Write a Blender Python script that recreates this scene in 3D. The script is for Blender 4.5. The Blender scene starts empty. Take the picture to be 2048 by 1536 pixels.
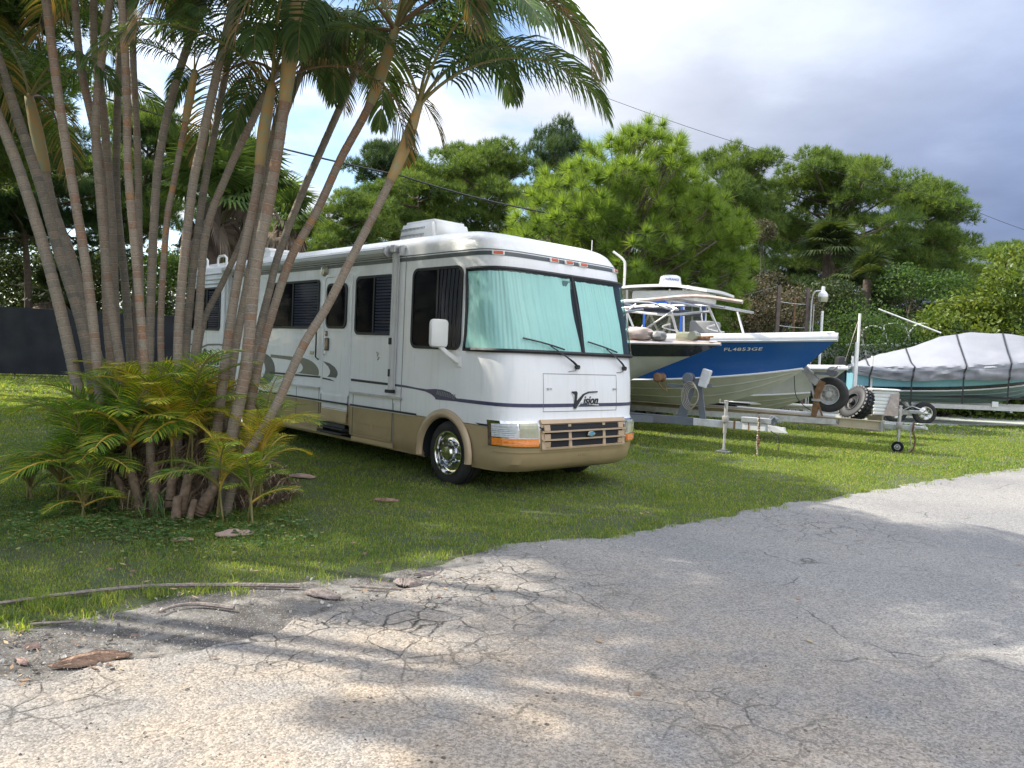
import bpy, bmesh, math, random
import numpy as np
from mathutils import Vector, Matrix, Euler, noise as mnoise

PI = math.pi
rnd = random.Random(7)
nrs = np.random.RandomState(7)
scene = bpy.context.scene
COL = scene.collection

# ------------------------------------------------------------------ camera
FPX, CAMH, PITCH, ROLL = 1560.0, 1.64, math.radians(2.3), math.radians(2.6)
_cp, _sp, _cr, _sr = math.cos(PITCH), math.sin(PITCH), math.cos(ROLL), math.sin(ROLL)
CAMM = np.array([[_cr, -_sr, 0], [_sr, _cr, 0], [0, 0, 1]]) @ np.array([[1, 0, 0], [0, _cp, -_sp], [0, _sp, _cp]]) @ \
    np.array([[1, 0, 0], [0, 0, -1], [0, 1, 0]], float)      # rows: right, down, forward
cam_d = bpy.data.cameras.new('camera')
cam_d.sensor_width = 36.0
cam_d.lens = FPX / 2048 * 36
cam_d.clip_start, cam_d.clip_end = 0.05, 3000
cam = bpy.data.objects.new('camera', cam_d)
COL.objects.link(cam)
r_, d_, f_ = CAMM
cam.matrix_world = Matrix(((r_[0], -d_[0], -f_[0], 0), (r_[1], -d_[1], -f_[1], 0), (r_[2], -d_[2], -f_[2], CAMH), (0, 0, 0, 1)))
scene.camera = cam

def ray(px, py):
    return CAMM.T @ np.array([(px - 1024) / FPX, (py - 768) / FPX, 1.0])
def at(px, py, Y):
    """world point seen at photo pixel (px,py) at distance Y in front"""
    d = ray(px, py)
    return Vector((0, 0, CAMH)) + Vector(d) * (Y / d[1])
def gp(px, py, z=0.0):
    d = ray(px, py)
    return Vector((0, 0, CAMH)) + Vector(d) * ((z - CAMH) / d[2])

# ------------------------------------------------------------------ sun + sky + exposure
SUN_AZ = Vector((-0.975, 0.20, 0)).normalized()
SUN_EL = math.radians(42)
sd = Vector((SUN_AZ.x * math.cos(SUN_EL), SUN_AZ.y * math.cos(SUN_EL), math.sin(SUN_EL)))
sun_d = bpy.data.lights.new('sun', 'SUN')
sun_d.energy = 3.1
sun_d.angle = math.radians(0.6)
sun_d.color = (1.0, 0.93, 0.80)
sun = bpy.data.objects.new('sun', sun_d)
COL.objects.link(sun)
sun.rotation_euler = sd.to_track_quat('Z', 'Y').to_euler()

world = bpy.data.worlds.new('World')
scene.world = world
world.use_nodes = True
wn, wl = world.node_tree.nodes, world.node_tree.links
wn.clear()
def N(t, **kw):
    n = wn.new(t)
    for k, v in kw.items():
        setattr(n, k, v)
    return n
def wmath(op, a, b=None, clamp=False):
    n = N('ShaderNodeMath', operation=op)
    n.use_clamp = clamp
    for i, x in enumerate((a, b)):
        if x is None: continue
        if isinstance(x, (int, float)): n.inputs[i].default_value = x
        else: wl.new(x, n.inputs[i])
    return n.outputs[0]
sky = N('ShaderNodeTexSky', sky_type='NISHITA')
sky.sun_disc = False
sky.sun_elevation = SUN_EL
sky.sun_rotation = math.atan2(SUN_AZ.x, SUN_AZ.y)
sky.air_density, sky.dust_density, sky.ozone_density = 1.0, 0.6, 1.5
tc = N('ShaderNodeTexCoord')
sep = N('ShaderNodeSeparateXYZ'); wl.new(tc.outputs['Generated'], sep.inputs[0])
# clouds lie on a plane overhead: direction / (z + small)
zz = wmath('ADD', wmath('MAXIMUM', sep.outputs[2], 0.0), 0.16)
cx = wmath('DIVIDE', sep.outputs[0], zz)
cy = wmath('DIVIDE', sep.outputs[1], zz)
comb = N('ShaderNodeCombineXYZ'); wl.new(cx, comb.inputs[0]); wl.new(cy, comb.inputs[1])
def cloud_noise(scale, detail, off, rough=0.55):
    mp = N('ShaderNodeMapping'); mp.inputs['Location'].default_value = off
    wl.new(comb.outputs[0], mp.inputs[0])
    n = N('ShaderNodeTexNoise'); n.inputs['Scale'].default_value = scale
    n.inputs['Detail'].default_value = detail; n.inputs['Roughness'].default_value = rough
    wl.new(mp.outputs[0], n.inputs['Vector'])
    return n.outputs[0]
def wramp(x, stops, interp='EASE'):
    r = N('ShaderNodeValToRGB'); r.color_ramp.interpolation = interp
    cr = r.color_ramp
    while len(cr.elements) < len(stops): cr.elements.new(0.5)
    for e, (p, c) in zip(cr.elements, stops):
        e.position = p; e.color = tuple(c) + (1,) if len(c) == 3 else c
    wl.new(x, r.inputs[0])
    return r.outputs[0]
def wmix(f, a, b):
    m = N('ShaderNodeMix', data_type='RGBA')
    wl.new(f, m.inputs[0])
    for i, x in ((6, a), (7, b)):
        if isinstance(x, tuple): m.inputs[i].default_value = x + (1,)
        else: wl.new(x, m.inputs[i])
    return m.outputs[2]
n_hole = cloud_noise(0.55, 6, (1.3, 4.2, 0))
n_fine = cloud_noise(1.3, 7, (5.1, 2.7, 3.0))
n_big = cloud_noise(0.42, 3, (2.0, 9.0, 1.0))
# the heavy rain cloud stands to the east (right), thin bright cloud elsewhere
toe = wmath('ADD', wmath('MULTIPLY', sep.outputs[0], 0.80), wmath('MULTIPLY', sep.outputs[1], 0.60))
east = wmath('ADD', wmath('MULTIPLY', wmath('SUBTRACT', toe, 0.63), 2.1), wmath('MULTIPLY', sep.outputs[2], -0.25))
east = wmath('ADD', east, wmath('MULTIPLY', wmath('SUBTRACT', n_big, 0.5), 0.9))
east = wmath('ADD', east, wmath('MULTIPLY', wmath('SUBTRACT', n_fine, 0.5), 0.35))
K = 1 / 0.1
east = wmath('DIVIDE', wmath('ADD', east, 0.8), 1.8)
cloud = wramp(east, [(0.0, (0.48, 0.49, 0.51)), (0.40, (0.33, 0.34, 0.365)), (0.50, (0.235, 0.252, 0.29)), (0.62, (0.175, 0.20, 0.262)), (0.76, (0.108, 0.140, 0.222)), (1.0, (0.104, 0.134, 0.208))], 'LINEAR')
fine = wramp(n_fine, [(0.33, (0.72, 0.75, 0.82)), (0.5, (0.96, 0.97, 1.0)), (0.68, (1.38, 1.35, 1.28))], 'LINEAR')
mul = N('ShaderNodeMix', data_type='RGBA', blend_type='MULTIPLY'); mul.inputs[0].default_value = 1
wl.new(cloud, mul.inputs[6]); wl.new(fine, mul.inputs[7])
sc_ = N('ShaderNodeVectorMath', operation='SCALE'); wl.new(mul.outputs[2], sc_.inputs[0])
# overcast skies are brighter overhead: (1 + 2 sin elevation)
wl.new(wmath('MULTIPLY', wmath('ADD', wmath('MULTIPLY', wmath('MAXIMUM', sep.outputs[2], 0.0), 2.0), 1.0), K / 1.35), sc_.inputs['Scale'])
hole = wmath('SUBTRACT', n_hole, wmath('MULTIPLY', sep.outputs[0], -0.20))
cover = wramp(hole, [(0.39, (0, 0, 0)), (0.47, (1, 1, 1))])
skyc = N('ShaderNodeVectorMath', operation='SCALE'); skyc.inputs['Scale'].default_value = 1.0
wl.new(sky.outputs[0], skyc.inputs[0])
colr = wmix(cover, skyc.outputs[0], sc_.outputs[0])
bg = N('ShaderNodeBackground'); bg.inputs['Strength'].default_value = 0.1
wl.new(colr, bg.inputs['Color'])
wo = N('ShaderNodeOutputWorld'); wl.new(bg.outputs[0], wo.inputs['Surface'])

scene.view_settings.view_transform = 'Standard'
scene.view_settings.look = 'None'
scene.view_settings.gamma = 1
scene.view_settings.exposure = 1.42
scene.view_settings.use_curve_mapping = False
scene.render.engine = 'CYCLES'
scene.cycles.max_bounces = 8
scene.cycles.transparent_max_bounces = 12
scene.cycles.sample_clamp_indirect = 6.0

# ------------------------------------------------------------------ object helpers
def tag(o, label=None, cat=None, group=None, kind=None):
    if label: o['label'] = label
    if cat: o['category'] = cat
    if group: o['group'] = group
    if kind: o['kind'] = kind
    return o
def thing(name, label, cat, loc=(0, 0, 0), rotz=0.0, group=None, rot=None):
    o = bpy.data.objects.new(name, None); COL.objects.link(o)
    o.empty_display_size = 0.2
    o.location = loc
    o.rotation_euler = rot if rot else (0, 0, rotz)
    return tag(o, label, cat, group)
def link(name, me, parent=None, mats=None):
    o = bpy.data.objects.new(name, me); COL.objects.link(o)
    if parent: o.parent = parent
    return o
def copy_tree(o, parent=None):
    c = o.copy(); COL.objects.link(c)
    if parent: c.parent = parent
    for ch in list(o.children): copy_tree(ch, c)
    return c
def V(*a): return Vector(a)

class MB:
    """collects shapes into one mesh"""
    def __init__(s): s.v = []; s.f = []; s.m = []
    def add(s, vs, fs, mi=0):
        b = len(s.v); s.v.extend([tuple(x) for x in vs]); s.f.extend([tuple(b + i for i in f) for f in fs]); s.m.extend([mi] * len(fs)); return s
    def box(s, c, d, rot=None, mi=0, bev=0.0):
        x, y, z = d[0] / 2, d[1] / 2, d[2] / 2
        if bev > 0:
            b = min(bev, x * .9, y * .9, z * .9); vs = []; 
            bm = bmesh.new(); bmesh.ops.create_cube(bm, size=1.0)
            for v in bm.verts: v.co = Vector((v.co.x * d[0], v.co.y * d[1], v.co.z * d[2]))
            bmesh.ops.bevel(bm, geom=bm.edges[:], offset=b, segments=2, affect='EDGES', profile=0.5)
            bm.verts.index_update()
            vs = [v.co.copy() for v in bm.verts]; fs = [[v.index for v in f.verts] for f in bm.faces]; bm.free()
        else:
            vs = [V(a * x, b_ * y, c_ * z) for a in (-1, 1) for b_ in (-1, 1) for c_ in (-1, 1)]
            fs = [(0, 1, 3, 2), (4, 6, 7, 5), (0, 4, 5, 1), (2, 3, 7, 6), (0, 2, 6, 4), (1, 5, 7, 3)]
        R = rot.to_matrix() if isinstance(rot, Euler) else rot
        vs = [(R @ v if R else v) + V(*c) for v in vs]
        return s.add(vs, fs, mi)
    def bar(s, a, b, w, h, mi=0, up=V(0, 0, 1), bev=0.0):
        """box beam from a to b"""
        a, b = V(*a), V(*b); d = b - a; L = d.length; x = d.normalized()
        y = up.cross(x)
        if y.length < 1e-4: y = V(0, 1, 0).cross(x)
        y.normalize(); z = x.cross(y)
        R = Matrix((x, y, z)).transposed()
        return s.box((a + b) / 2, (L, w, h), R, mi, bev)
    def tube(s, pts, r, n=8, mi=0, cap=True, closed=False):
        pts = [V(*p) for p in pts]; k = len(pts)
        rs = r if isinstance(r, (list, tuple)) else [r] * k
        vs = []; prev = None
        for i, p in enumerate(pts):
            if closed: t = pts[(i + 1) % k] - pts[i - 1]
            else: t = pts[min(i + 1, k - 1)] - pts[max(i - 1, 0)]
            t.normalize()
            if prev is None:
                a = t.cross(V(0, 0, 1)); 
                if a.length < 1e-3: a = t.cross(V(0, 1, 0))
            else:
                a = prev - t * prev.dot(t)
            a.normalize(); prev = a; b = t.cross(a)
            for j in range(n):
                th = 2 * PI * j / n
                vs.append(p + (a * math.cos(th) + b * math.sin(th)) * rs[i])
        fs = []
        for i in range(k if closed else k - 1):
            i2 = (i + 1) % k
            for j in range(n):
                fs.append((i * n + j, i * n + (j + 1) % n, i2 * n + (j + 1) % n, i2 * n + j))
        if cap and not closed:
            fs.append(tuple(range(n - 1, -1, -1))); fs.append(tuple((k - 1) * n + j for j in range(n)))
        return s.add(vs, fs, mi)
    def lathe(s, prof, n=24, axis='z', c=(0, 0, 0), mi=0, cap=True):
        vs = []
        for r, z in prof:
            for j in range(n):
                th = 2 * PI * j / n
                a, b = r * math.cos(th), r * math.sin(th)
                p = {'z': V(a, b, z), 'y': V(a, z, b), 'x': V(z, a, b)}[axis]
                vs.append(p + V(*c))
        fs = []
        for i in range(len(prof) - 1):
            for j in range(n):
                fs.append((i * n + j, i * n + (j + 1) % n, (i + 1) * n + (j + 1) % n, (i + 1) * n + j))
        if cap:
            fs.append(tuple(range(n))); fs.append(tuple((len(prof) - 1) * n + j for j in range(n)))
        return s.add(vs, fs, mi)
    def prism(s, poly, axis_fn, t0, t1, mi=0):
        """poly: 2D points; axis_fn(a,b,t)->3D"""
        n = len(poly)
        vs = [axis_fn(a, b, t0) for a, b in poly] + [axis_fn(a, b, t1) for a, b in poly]
        fs = [tuple(range(n)), tuple(range(2 * n - 1, n - 1, -1))] + [(i, (i + 1) % n, n + (i + 1) % n, n + i) for i in range(n)]
        return s.add(vs, fs, mi)
    def grid(s, fn, nu, nv, mi=0, thick=None):
        vs = [fn(i / nu, j / nv) for j in range(nv + 1) for i in range(nu + 1)]
        fs = [(j * (nu + 1) + i, j * (nu + 1) + i + 1, (j + 1) * (nu + 1) + i + 1, (j + 1) * (nu + 1) + i) for j in range(nv) for i in range(nu)]
        return s.add(vs, fs, mi)
    def mesh(s, name, mats, smooth=False, fixn=True):
        me = bpy.data.meshes.new(name)
        me.from_pydata([tuple(v) for v in s.v], [], s.f)
        for m in (mats if isinstance(mats, (list, tuple)) else [mats]): me.materials.append(m)
        if len(set(s.m)) > 1: me.polygons.foreach_set('material_index', s.m)
        if fixn:
            bm = bmesh.new(); bm.from_mesh(me); bmesh.ops.recalc_face_normals(bm, faces=bm.faces); bm.to_mesh(me); bm.free()
        if smooth:
            me.polygons.foreach_set('use_smooth', [True] * len(me.polygons))
            try: me.set_sharp_from_angle(angle=math.radians(38))
            except Exception: pass
        me.update()
        return me
    def build(s, name, mats, parent=None, smooth=False, fixn=True):
        return link(name, s.mesh(name, mats, smooth, fixn), parent)

def fast_mesh(name, verts, tris, mats, mat_idx=None, smooth=False):
    """verts (N,3) array, tris (M,3) array"""
    me = bpy.data.meshes.new(name)
    verts = np.asarray(verts, np.float32); tris = np.asarray(tris, np.int32)
    k = tris.shape[1]
    me.vertices.add(len(verts)); me.vertices.foreach_set('co', verts.ravel())
    me.loops.add(tris.size); me.loops.foreach_set('vertex_index', tris.ravel())
    me.polygons.add(len(tris)); me.polygons.foreach_set('loop_start', np.arange(0, tris.size, k, dtype=np.int32))
    for m in (mats if isinstance(mats, (list, tuple)) else [mats]): me.materials.append(m)
    if mat_idx is not None: me.polygons.foreach_set('material_index', np.asarray(mat_idx, np.int32))
    me.update(calc_edges=True)
    if smooth: me.polygons.foreach_set('use_smooth', np.ones(len(tris), bool))
    return me

def text_mesh(name, s, size, mat, extrude=0.002, shear=0.0, spacing=1.0, offset=0.0):
    cu = bpy.data.curves.new(name, 'FONT')
    cu.body = s; cu.size = size; cu.extrude = extrude; cu.shear = shear; cu.space_character = spacing; cu.offset = offset
    cu.align_x = 'CENTER'; cu.align_y = 'CENTER'; cu.resolution_u = 3
    o = bpy.data.objects.new(name, cu); COL.objects.link(o)
    dg = bpy.context.evaluated_depsgraph_get()
    me = bpy.data.meshes.new_from_object(o.evaluated_get(dg))
    me.name = name
    bpy.data.objects.remove(o); bpy.data.curves.remove(cu)
    me.materials.clear(); me.materials.append(mat)
    return me

# ------------------------------------------------------------------ materials
def mat(name, col, rough=0.6, metal=0.0, var=0.0, vscale=6.0, bump=0.0, bscale=40.0, dirt=None, dirt_amt=0.0, dscale=2.5, coat=0.0, spec=0.5, island=0.0, trans=0.0):
    m = bpy.data.materials.new(name); m.use_nodes = True
    nt = m.node_tree; n, l = nt.nodes, nt.links
    b = n['Principled BSDF']
    b.inputs['Roughness'].default_value = rough; b.inputs['Metallic'].default_value = metal
    b.inputs['Coat Weight'].default_value = coat; b.inputs['Specular IOR Level'].default_value = spec
    tco = n.new('ShaderNodeTexCoord')
    def noi(sc, det=5):
        t = n.new('ShaderNodeTexNoise'); t.inputs['Scale'].default_value = sc; t.inputs['Detail'].default_value = det
        l.new(tco.outputs['Object'], t.inputs['Vector']); return t.outputs[0]
    cur = None
    rgb = n.new('ShaderNodeRGB'); rgb.outputs[0].default_value = tuple(col) + (1,); cur = rgb.outputs[0]
    def hsv(cur, fac_sock, amt):
        mr = n.new('ShaderNodeMapRange'); l.new(fac_sock, mr.inputs[0]); mr.inputs[1].default_value = 0.25; mr.inputs[2].default_value = 0.75
        mr.inputs[3].default_value = 1 - amt; mr.inputs[4].default_value = 1 + amt
        h = n.new('ShaderNodeHueSaturation'); l.new(mr.outputs[0], h.inputs['Value']); l.new(cur, h.inputs['Color']); return h.outputs[0]
    if var > 0: cur = hsv(cur, noi(vscale), var)
    if island > 0:
        g = n.new('ShaderNodeNewGeometry'); mr = n.new('ShaderNodeMapRange'); l.new(g.outputs['Random Per Island'], mr.inputs[0])
        mr.inputs[3].default_value = 1 - island; mr.inputs[4].default_value = 1 + island
        h = n.new('ShaderNodeHueSaturation'); l.new(mr.outputs[0], h.inputs['Value']); l.new(cur, h.inputs['Color'])
        mr2 = n.new('ShaderNodeMapRange'); l.new(g.outputs['Random Per Island'], mr2.inputs[0]); mr2.inputs[3].default_value = 0.5 - island * .06; mr2.inputs[4].default_value = 0.5 + island * .04
        l.new(mr2.outputs[0], h.inputs['Hue']); cur = h.outputs[0]
    if dirt is not None:
        mx = n.new('ShaderNodeMix'); mx.data_type = 'RGBA'
        mr = n.new('ShaderNodeMapRange'); l.new(noi(dscale, 8), mr.inputs[0]); mr.inputs[1].default_value = 0.45; mr.inputs[2].default_value = 0.75
        mr.inputs[3].default_value = 0; mr.inputs[4].default_value = dirt_amt
        l.new(mr.outputs[0], mx.inputs[0]); l.new(cur, mx.inputs[6]); mx.inputs[7].default_value = tuple(dirt) + (1,); cur = mx.outputs[2]
    l.new(cur, b.inputs['Base Color'])
    if bump > 0:
        bp = n.new('ShaderNodeBump'); bp.inputs['Strength'].default_value = bump; bp.inputs['Distance'].default_value = 0.02
        l.new(noi(bscale, 6), bp.inputs['Height']); l.new(bp.outputs[0], b.inputs['Normal'])
    if trans > 0:
        t = n.new('ShaderNodeBsdfTranslucent'); ms = n.new('ShaderNodeMixShader'); ms.inputs[0].default_value = trans
        g2 = n.new('ShaderNodeMix'); g2.data_type = 'RGBA'; g2.blend_type = 'MULTIPLY'; g2.inputs[0].default_value = 1; l.new(cur, g2.inputs[6]); g2.inputs[7].default_value = (1.7, 1.7, 0.7, 1)
        l.new(g2.outputs[2], t.inputs['Color'])
        out = n['Material Output']; l.new(b.outputs[0], ms.inputs[1]); l.new(t.outputs[0], ms.inputs[2]); l.new(ms.outputs[0], out.inputs[0])
    return m
def glass_mat(name, tint, gloss=0.12, rough=0.03, ior=1.5):
    m = bpy.data.materials.new(name); m.use_nodes = True
    nt = m.node_tree; n, l = nt.nodes, nt.links; n.remove(n['Principled BSDF'])
    tr = n.new('ShaderNodeBsdfTransparent'); tr.inputs[0].default_value = tuple(tint) + (1,)
    gl = n.new('ShaderNodeBsdfGlossy'); gl.inputs['Roughness'].default_value = rough
    lw = n.new('ShaderNodeLayerWeight'); pw = n.new('ShaderNodeMath'); pw.operation = 'POWER'; l.new(lw.outputs['Facing'], pw.inputs[0]); pw.inputs[1].default_value = 5.0
    ad = n.new('ShaderNodeMath'); ad.operation = 'MULTIPLY_ADD'; l.new(pw.outputs[0], ad.inputs[0]); ad.inputs[1].default_value = .9 if ior > 1.4 else .15; ad.inputs[2].default_value = gloss
    mx = n.new('ShaderNodeMixShader'); l.new(ad.outputs[0], mx.inputs[0]); l.new(tr.outputs[0], mx.inputs[1]); l.new(gl.outputs[0], mx.inputs[2])
    l.new(mx.outputs[0], n['Material Output'].inputs[0])
    return m
M = {}
M['white'] = mat('white_gelcoat', (0.82, 0.83, 0.83), 0.26, var=0.03, vscale=1.5, dirt=(0.55, 0.54, 0.5), dirt_amt=0.22, dscale=3.0, coat=0.3)
M['white_plastic'] = mat('white_plastic', (0.80, 0.80, 0.78), 0.4, var=0.04, dirt=(0.5, 0.48, 0.42), dirt_amt=0.15)
def streaked_white():
    m = M['white']; n, l = m.node_tree.nodes, m.node_tree.links; b = n['Principled BSDF']; src = b.inputs['Base Color'].links[0].from_socket
    tc_ = n.new('ShaderNodeTexCoord'); mp = n.new('ShaderNodeMapping'); mp.inputs['Scale'].default_value = (9, 9, .55); l.new(tc_.outputs['Object'], mp.inputs[0])
    no = n.new('ShaderNodeTexNoise'); no.inputs['Scale'].default_value = 1.6; no.inputs['Detail'].default_value = 7; l.new(mp.outputs[0], no.inputs['Vector'])
    mr = n.new('ShaderNodeMapRange'); l.new(no.outputs[0], mr.inputs[0]); mr.inputs[1].default_value = .50; mr.inputs[2].default_value = .78; mr.inputs[3].default_value = 0; mr.inputs[4].default_value = .20
    mx = n.new('ShaderNodeMix'); mx.data_type = 'RGBA'; l.new(mr.outputs[0], mx.inputs[0]); l.new(src, mx.inputs[6]); mx.inputs[7].default_value = (.50, .49, .44, 1); l.new(mx.outputs[2], b.inputs['Base Color'])
    rg = n.new('ShaderNodeMapRange'); l.new(no.outputs[0], rg.inputs[0]); rg.inputs[3].default_value = .20; rg.inputs[4].default_value = .42; l.new(rg.outputs[0], b.inputs['Roughness'])
    wv = n.new('ShaderNodeTexNoise'); wv.inputs['Scale'].default_value = 1.3; l.new(tc_.outputs['Object'], wv.inputs['Vector']); bp = n.new('ShaderNodeBump'); bp.inputs['Strength'].default_value = .25; bp.inputs['Distance'].default_value = .02; l.new(wv.outputs[0], bp.inputs['Height']); l.new(bp.outputs[0], b.inputs['Normal'])
streaked_white()
M['tan'] = mat('tan_metallic_paint', (0.47, 0.355, 0.20), 0.32, 0.15, var=0.08, vscale=1.2, dirt=(0.2, 0.16, 0.1), dirt_amt=0.3, coat=0.3)
M['tan_flare'] = mat('tan_flare_plastic', (0.48, 0.36, 0.23), 0.38, 0.15, var=0.08, coat=0.2)
M['grille_tan'] = mat('grille_tan', (0.50, 0.37, 0.24), 0.4, 0.15, var=0.05)
M['black'] = mat('black_rubber', (0.018, 0.019, 0.022), 0.55, var=0.2)
M['gloss_black'] = mat('gloss_black', (0.012, 0.013, 0.016), 0.12, coat=0.4)
M['shade_paint'] = mat('painted_shade', (0.012, 0.014, 0.018), 0.8)  # near-black standing for shade inside windows, wells and openings
M['navy'] = mat('navy_decal', (0.055, 0.055, 0.11), 0.35, var=0.2, vscale=20)
M['charcoal'] = mat('charcoal_decal', (0.075, 0.09, 0.09), 0.35, var=0.15, vscale=9)
M['olive'] = mat('olive_decal', (0.16, 0.165, 0.13), 0.35, var=0.1)
M['rubber'] = mat('tyre_rubber', (0.022, 0.022, 0.023), 0.75, var=0.3, vscale=12, bump=0.2, dirt=(0.08, 0.07, 0.055), dirt_amt=0.4)
M['chrome'] = mat('chrome', (0.72, 0.72, 0.72), 0.09, 1.0, dirt=(0.2, 0.2, 0.18), dirt_amt=0.4, dscale=20)
M['alu'] = mat('weathered_aluminium', (0.55, 0.56, 0.57), 0.38, 0.7, var=0.12, vscale=14, dirt=(0.25, 0.22, 0.19), dirt_amt=0.4)
M['galv'] = mat('galvanised_steel', (0.50, 0.50, 0.49), 0.5, 0.5, var=0.15, vscale=18, dirt=(0.22, 0.13, 0.07), dirt_amt=0.45, dscale=5)
M['paintwhite_old'] = mat('flaking_white_paint', (0.62, 0.63, 0.64), 0.6, var=0.12, vscale=14, dirt=(0.3, 0.2, 0.12), dirt_amt=0.4, dscale=4)
M['greyblue'] = mat('greyblue_painted_steel', (0.145, 0.165, 0.195), 0.55, 0.1, var=0.12, dirt=(0.2, 0.15, 0.12), dirt_amt=0.3)
M['rust'] = mat('rusty_brown_wood', (0.22, 0.12, 0.06), 0.8, var=0.3, vscale=12, bump=0.3)
M['cream'] = mat('cream_aluminium_beam', (0.55, 0.46, 0.32), 0.5, 0.1, var=0.1, dirt=(0.3, 0.22, 0.14), dirt_amt=0.5, dscale=3)
M['lens'] = mat('clear_lens', (0.55, 0.57, 0.56), 0.15, 0.0, var=0.15, vscale=30, coat=1.0)
M['lens_yellow'] = mat('aged_lens', (0.40, 0.40, 0.28), 0.15, 0.25, var=0.15, vscale=20, coat=1.0)
M['amber'] = mat('amber_lens', (0.85, 0.26, 0.025), 0.15, var=0.15, vscale=40, coat=1.0)
M['red_amber'] = mat('marker_lens', (0.62, 0.13, 0.05), 0.2, coat=0.7)
M['blue_badge'] = mat('teal_badge', (0.04, 0.28, 0.42), 0.25, coat=0.6)
M['awning'] = mat('awning_vinyl', (0.60, 0.61, 0.60), 0.45, var=0.05, dirt=(0.4, 0.4, 0.38), dirt_amt=0.3)
M['blind'] = mat('dark_blind', (0.045, 0.05, 0.065), 0.6)
M['wood_post'] = mat('weathered_wood', (0.13, 0.10, 0.085), 0.85, var=0.25, vscale=10, bump=0.4, bscale=25)
M['screen'] = mat('black_windscreen_mesh', (0.018, 0.022, 0.030), 0.8, var=0.35, vscale=1.4, bump=0.3, bscale=6, dirt=(0.06, 0.065, 0.07), dirt_amt=0.5, dscale=0.8)
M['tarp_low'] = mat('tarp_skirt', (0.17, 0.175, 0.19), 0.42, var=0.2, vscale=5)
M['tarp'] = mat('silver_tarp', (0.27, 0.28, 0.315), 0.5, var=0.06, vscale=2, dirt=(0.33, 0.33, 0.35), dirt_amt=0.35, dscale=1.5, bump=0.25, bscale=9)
M['blue_hull'] = mat('blue_gelcoat', (0.010, 0.085, 0.31), 0.22, var=0.12, vscale=1.2, coat=0.5, dirt=(0.05, 0.13, 0.26), dirt_amt=0.3, dscale=1.1)
M['sunlit_blue'] = mat('sunlit_blue_gelcoat', (0.01, 0.12, 0.48), 0.25, coat=0.5)  # hull blue with sunlight put into the colour, left unused
M['bottom_grey'] = mat('antifouling_pale', (0.52, 0.52, 0.46), 0.6, var=0.08, vscale=2, dirt=(0.25, 0.26, 0.2), dirt_amt=0.4)
M['green_grey'] = mat('greenish_hull', (0.44, 0.46, 0.40), 0.5, var=0.08, vscale=2, dirt=(0.2, 0.22, 0.17), dirt_amt=0.4)
M['black_hull'] = mat('black_hull_band', (0.016, 0.022, 0.032), 0.2, var=0.2, coat=0.6)
M['light_blue'] = mat('light_blue_gelcoat', (0.24, 0.50, 0.62), 0.25, coat=0.5, var=0.05)
M['teal_bottom'] = mat('grey_green_bottom', (0.24, 0.34, 0.33), 0.5, var=0.1)
M['deck_pink'] = mat('weathered_deck', (0.50, 0.42, 0.38), 0.8, var=0.2, vscale=8, dirt=(0.28, 0.17, 0.13), dirt_amt=0.5, dscale=6)
M['canvas_blue'] = mat('blue_canvas', (0.01, 0.09, 0.42), 0.7, var=0.1)
M['dark_canvas'] = mat('dark_canvas', (0.03, 0.035, 0.055), 0.8, var=0.2)
M['rope'] = mat('rope', (0.40, 0.36, 0.29), 0.9, var=0.2, vscale=30)
M['rust_chain'] = mat('rusty_chain', (0.16, 0.085, 0.05), 0.8, var=0.4, vscale=30)
M['concrete'] = mat('pale_concrete', (0.40, 0.42, 0.37), 0.85, var=0.12, vscale=3, dirt=(0.2, 0.24, 0.2), dirt_amt=0.5)
M['orange'] = mat('orange_plastic', (0.60, 0.16, 0.04), 0.5, var=0.1)
M['green_plastic'] = mat('green_plastic', (0.02, 0.22, 0.15), 0.5)
M['letter'] = mat('black_lettering', (0.02, 0.02, 0.022), 0.4)
M['letter_grey'] = mat('grey_lettering', (0.22, 0.22, 0.22), 0.5)
M['letter_pale'] = mat('pale_lettering', (0.72, 0.70, 0.64), 0.5)
M['letter_blue'] = mat('blue_lettering', (0.15, 0.24, 0.5), 0.5)
M['red'] = mat('red_decal', (0.5, 0.05, 0.03), 0.4)
M['curtain'] = mat('pale_curtain', (0.80, 0.84, 0.82), 0.9, var=0.05, vscale=3)
M['glass_teal'] = glass_mat('teal_glass', (0.66, 0.88, 0.85), 0.05)
M['glass_dark'] = glass_mat('smoked_glass', (0.36, 0.37, 0.42), 0.005, .06, 1.25)
M['glass_clear'] = glass_mat('clear_vinyl', (0.72, 0.72, 0.66), 0.10, 0.2)
# ================================================================== GROUND, ROAD, LAWN
road_edge_px = [(0, 1372), (110, 1358), (200, 1342), (330, 1312), (450, 1286), (560, 1262), (640, 1232), (730, 1205), (800, 1180), (870, 1158), (950, 1128), (1000, 1096), (1060, 1087), (1150, 1082), (1230, 1077), (1300, 1067), (1350, 1052), (1430, 1041), (1500, 1022), (1560, 1013), (1640, 1001), (1700, 991), (1780, 980), (1850, 966), (1950, 951), (2048, 939)]
grass_edge_px = [(0, 1262), (130, 1245), (300, 1208), (420, 1186), (560, 1172), (640, 1158), (760, 1150), (830, 1140), (900, 1122), (1000, 1096)] + road_edge_px[12:]
def edge_world(px, a_ext, b_ext):
    pts = [gp(*p) for p in px]
    return [pts[0] + V(*a_ext)] + pts + [pts[-1] + V(*b_ext)]
road_edge = edge_world(road_edge_px, (-30, -22, 0), (60, 48, 0))
grass_edge = edge_world(grass_edge_px, (-30, -22, 0), (60, 48, 0))
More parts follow.
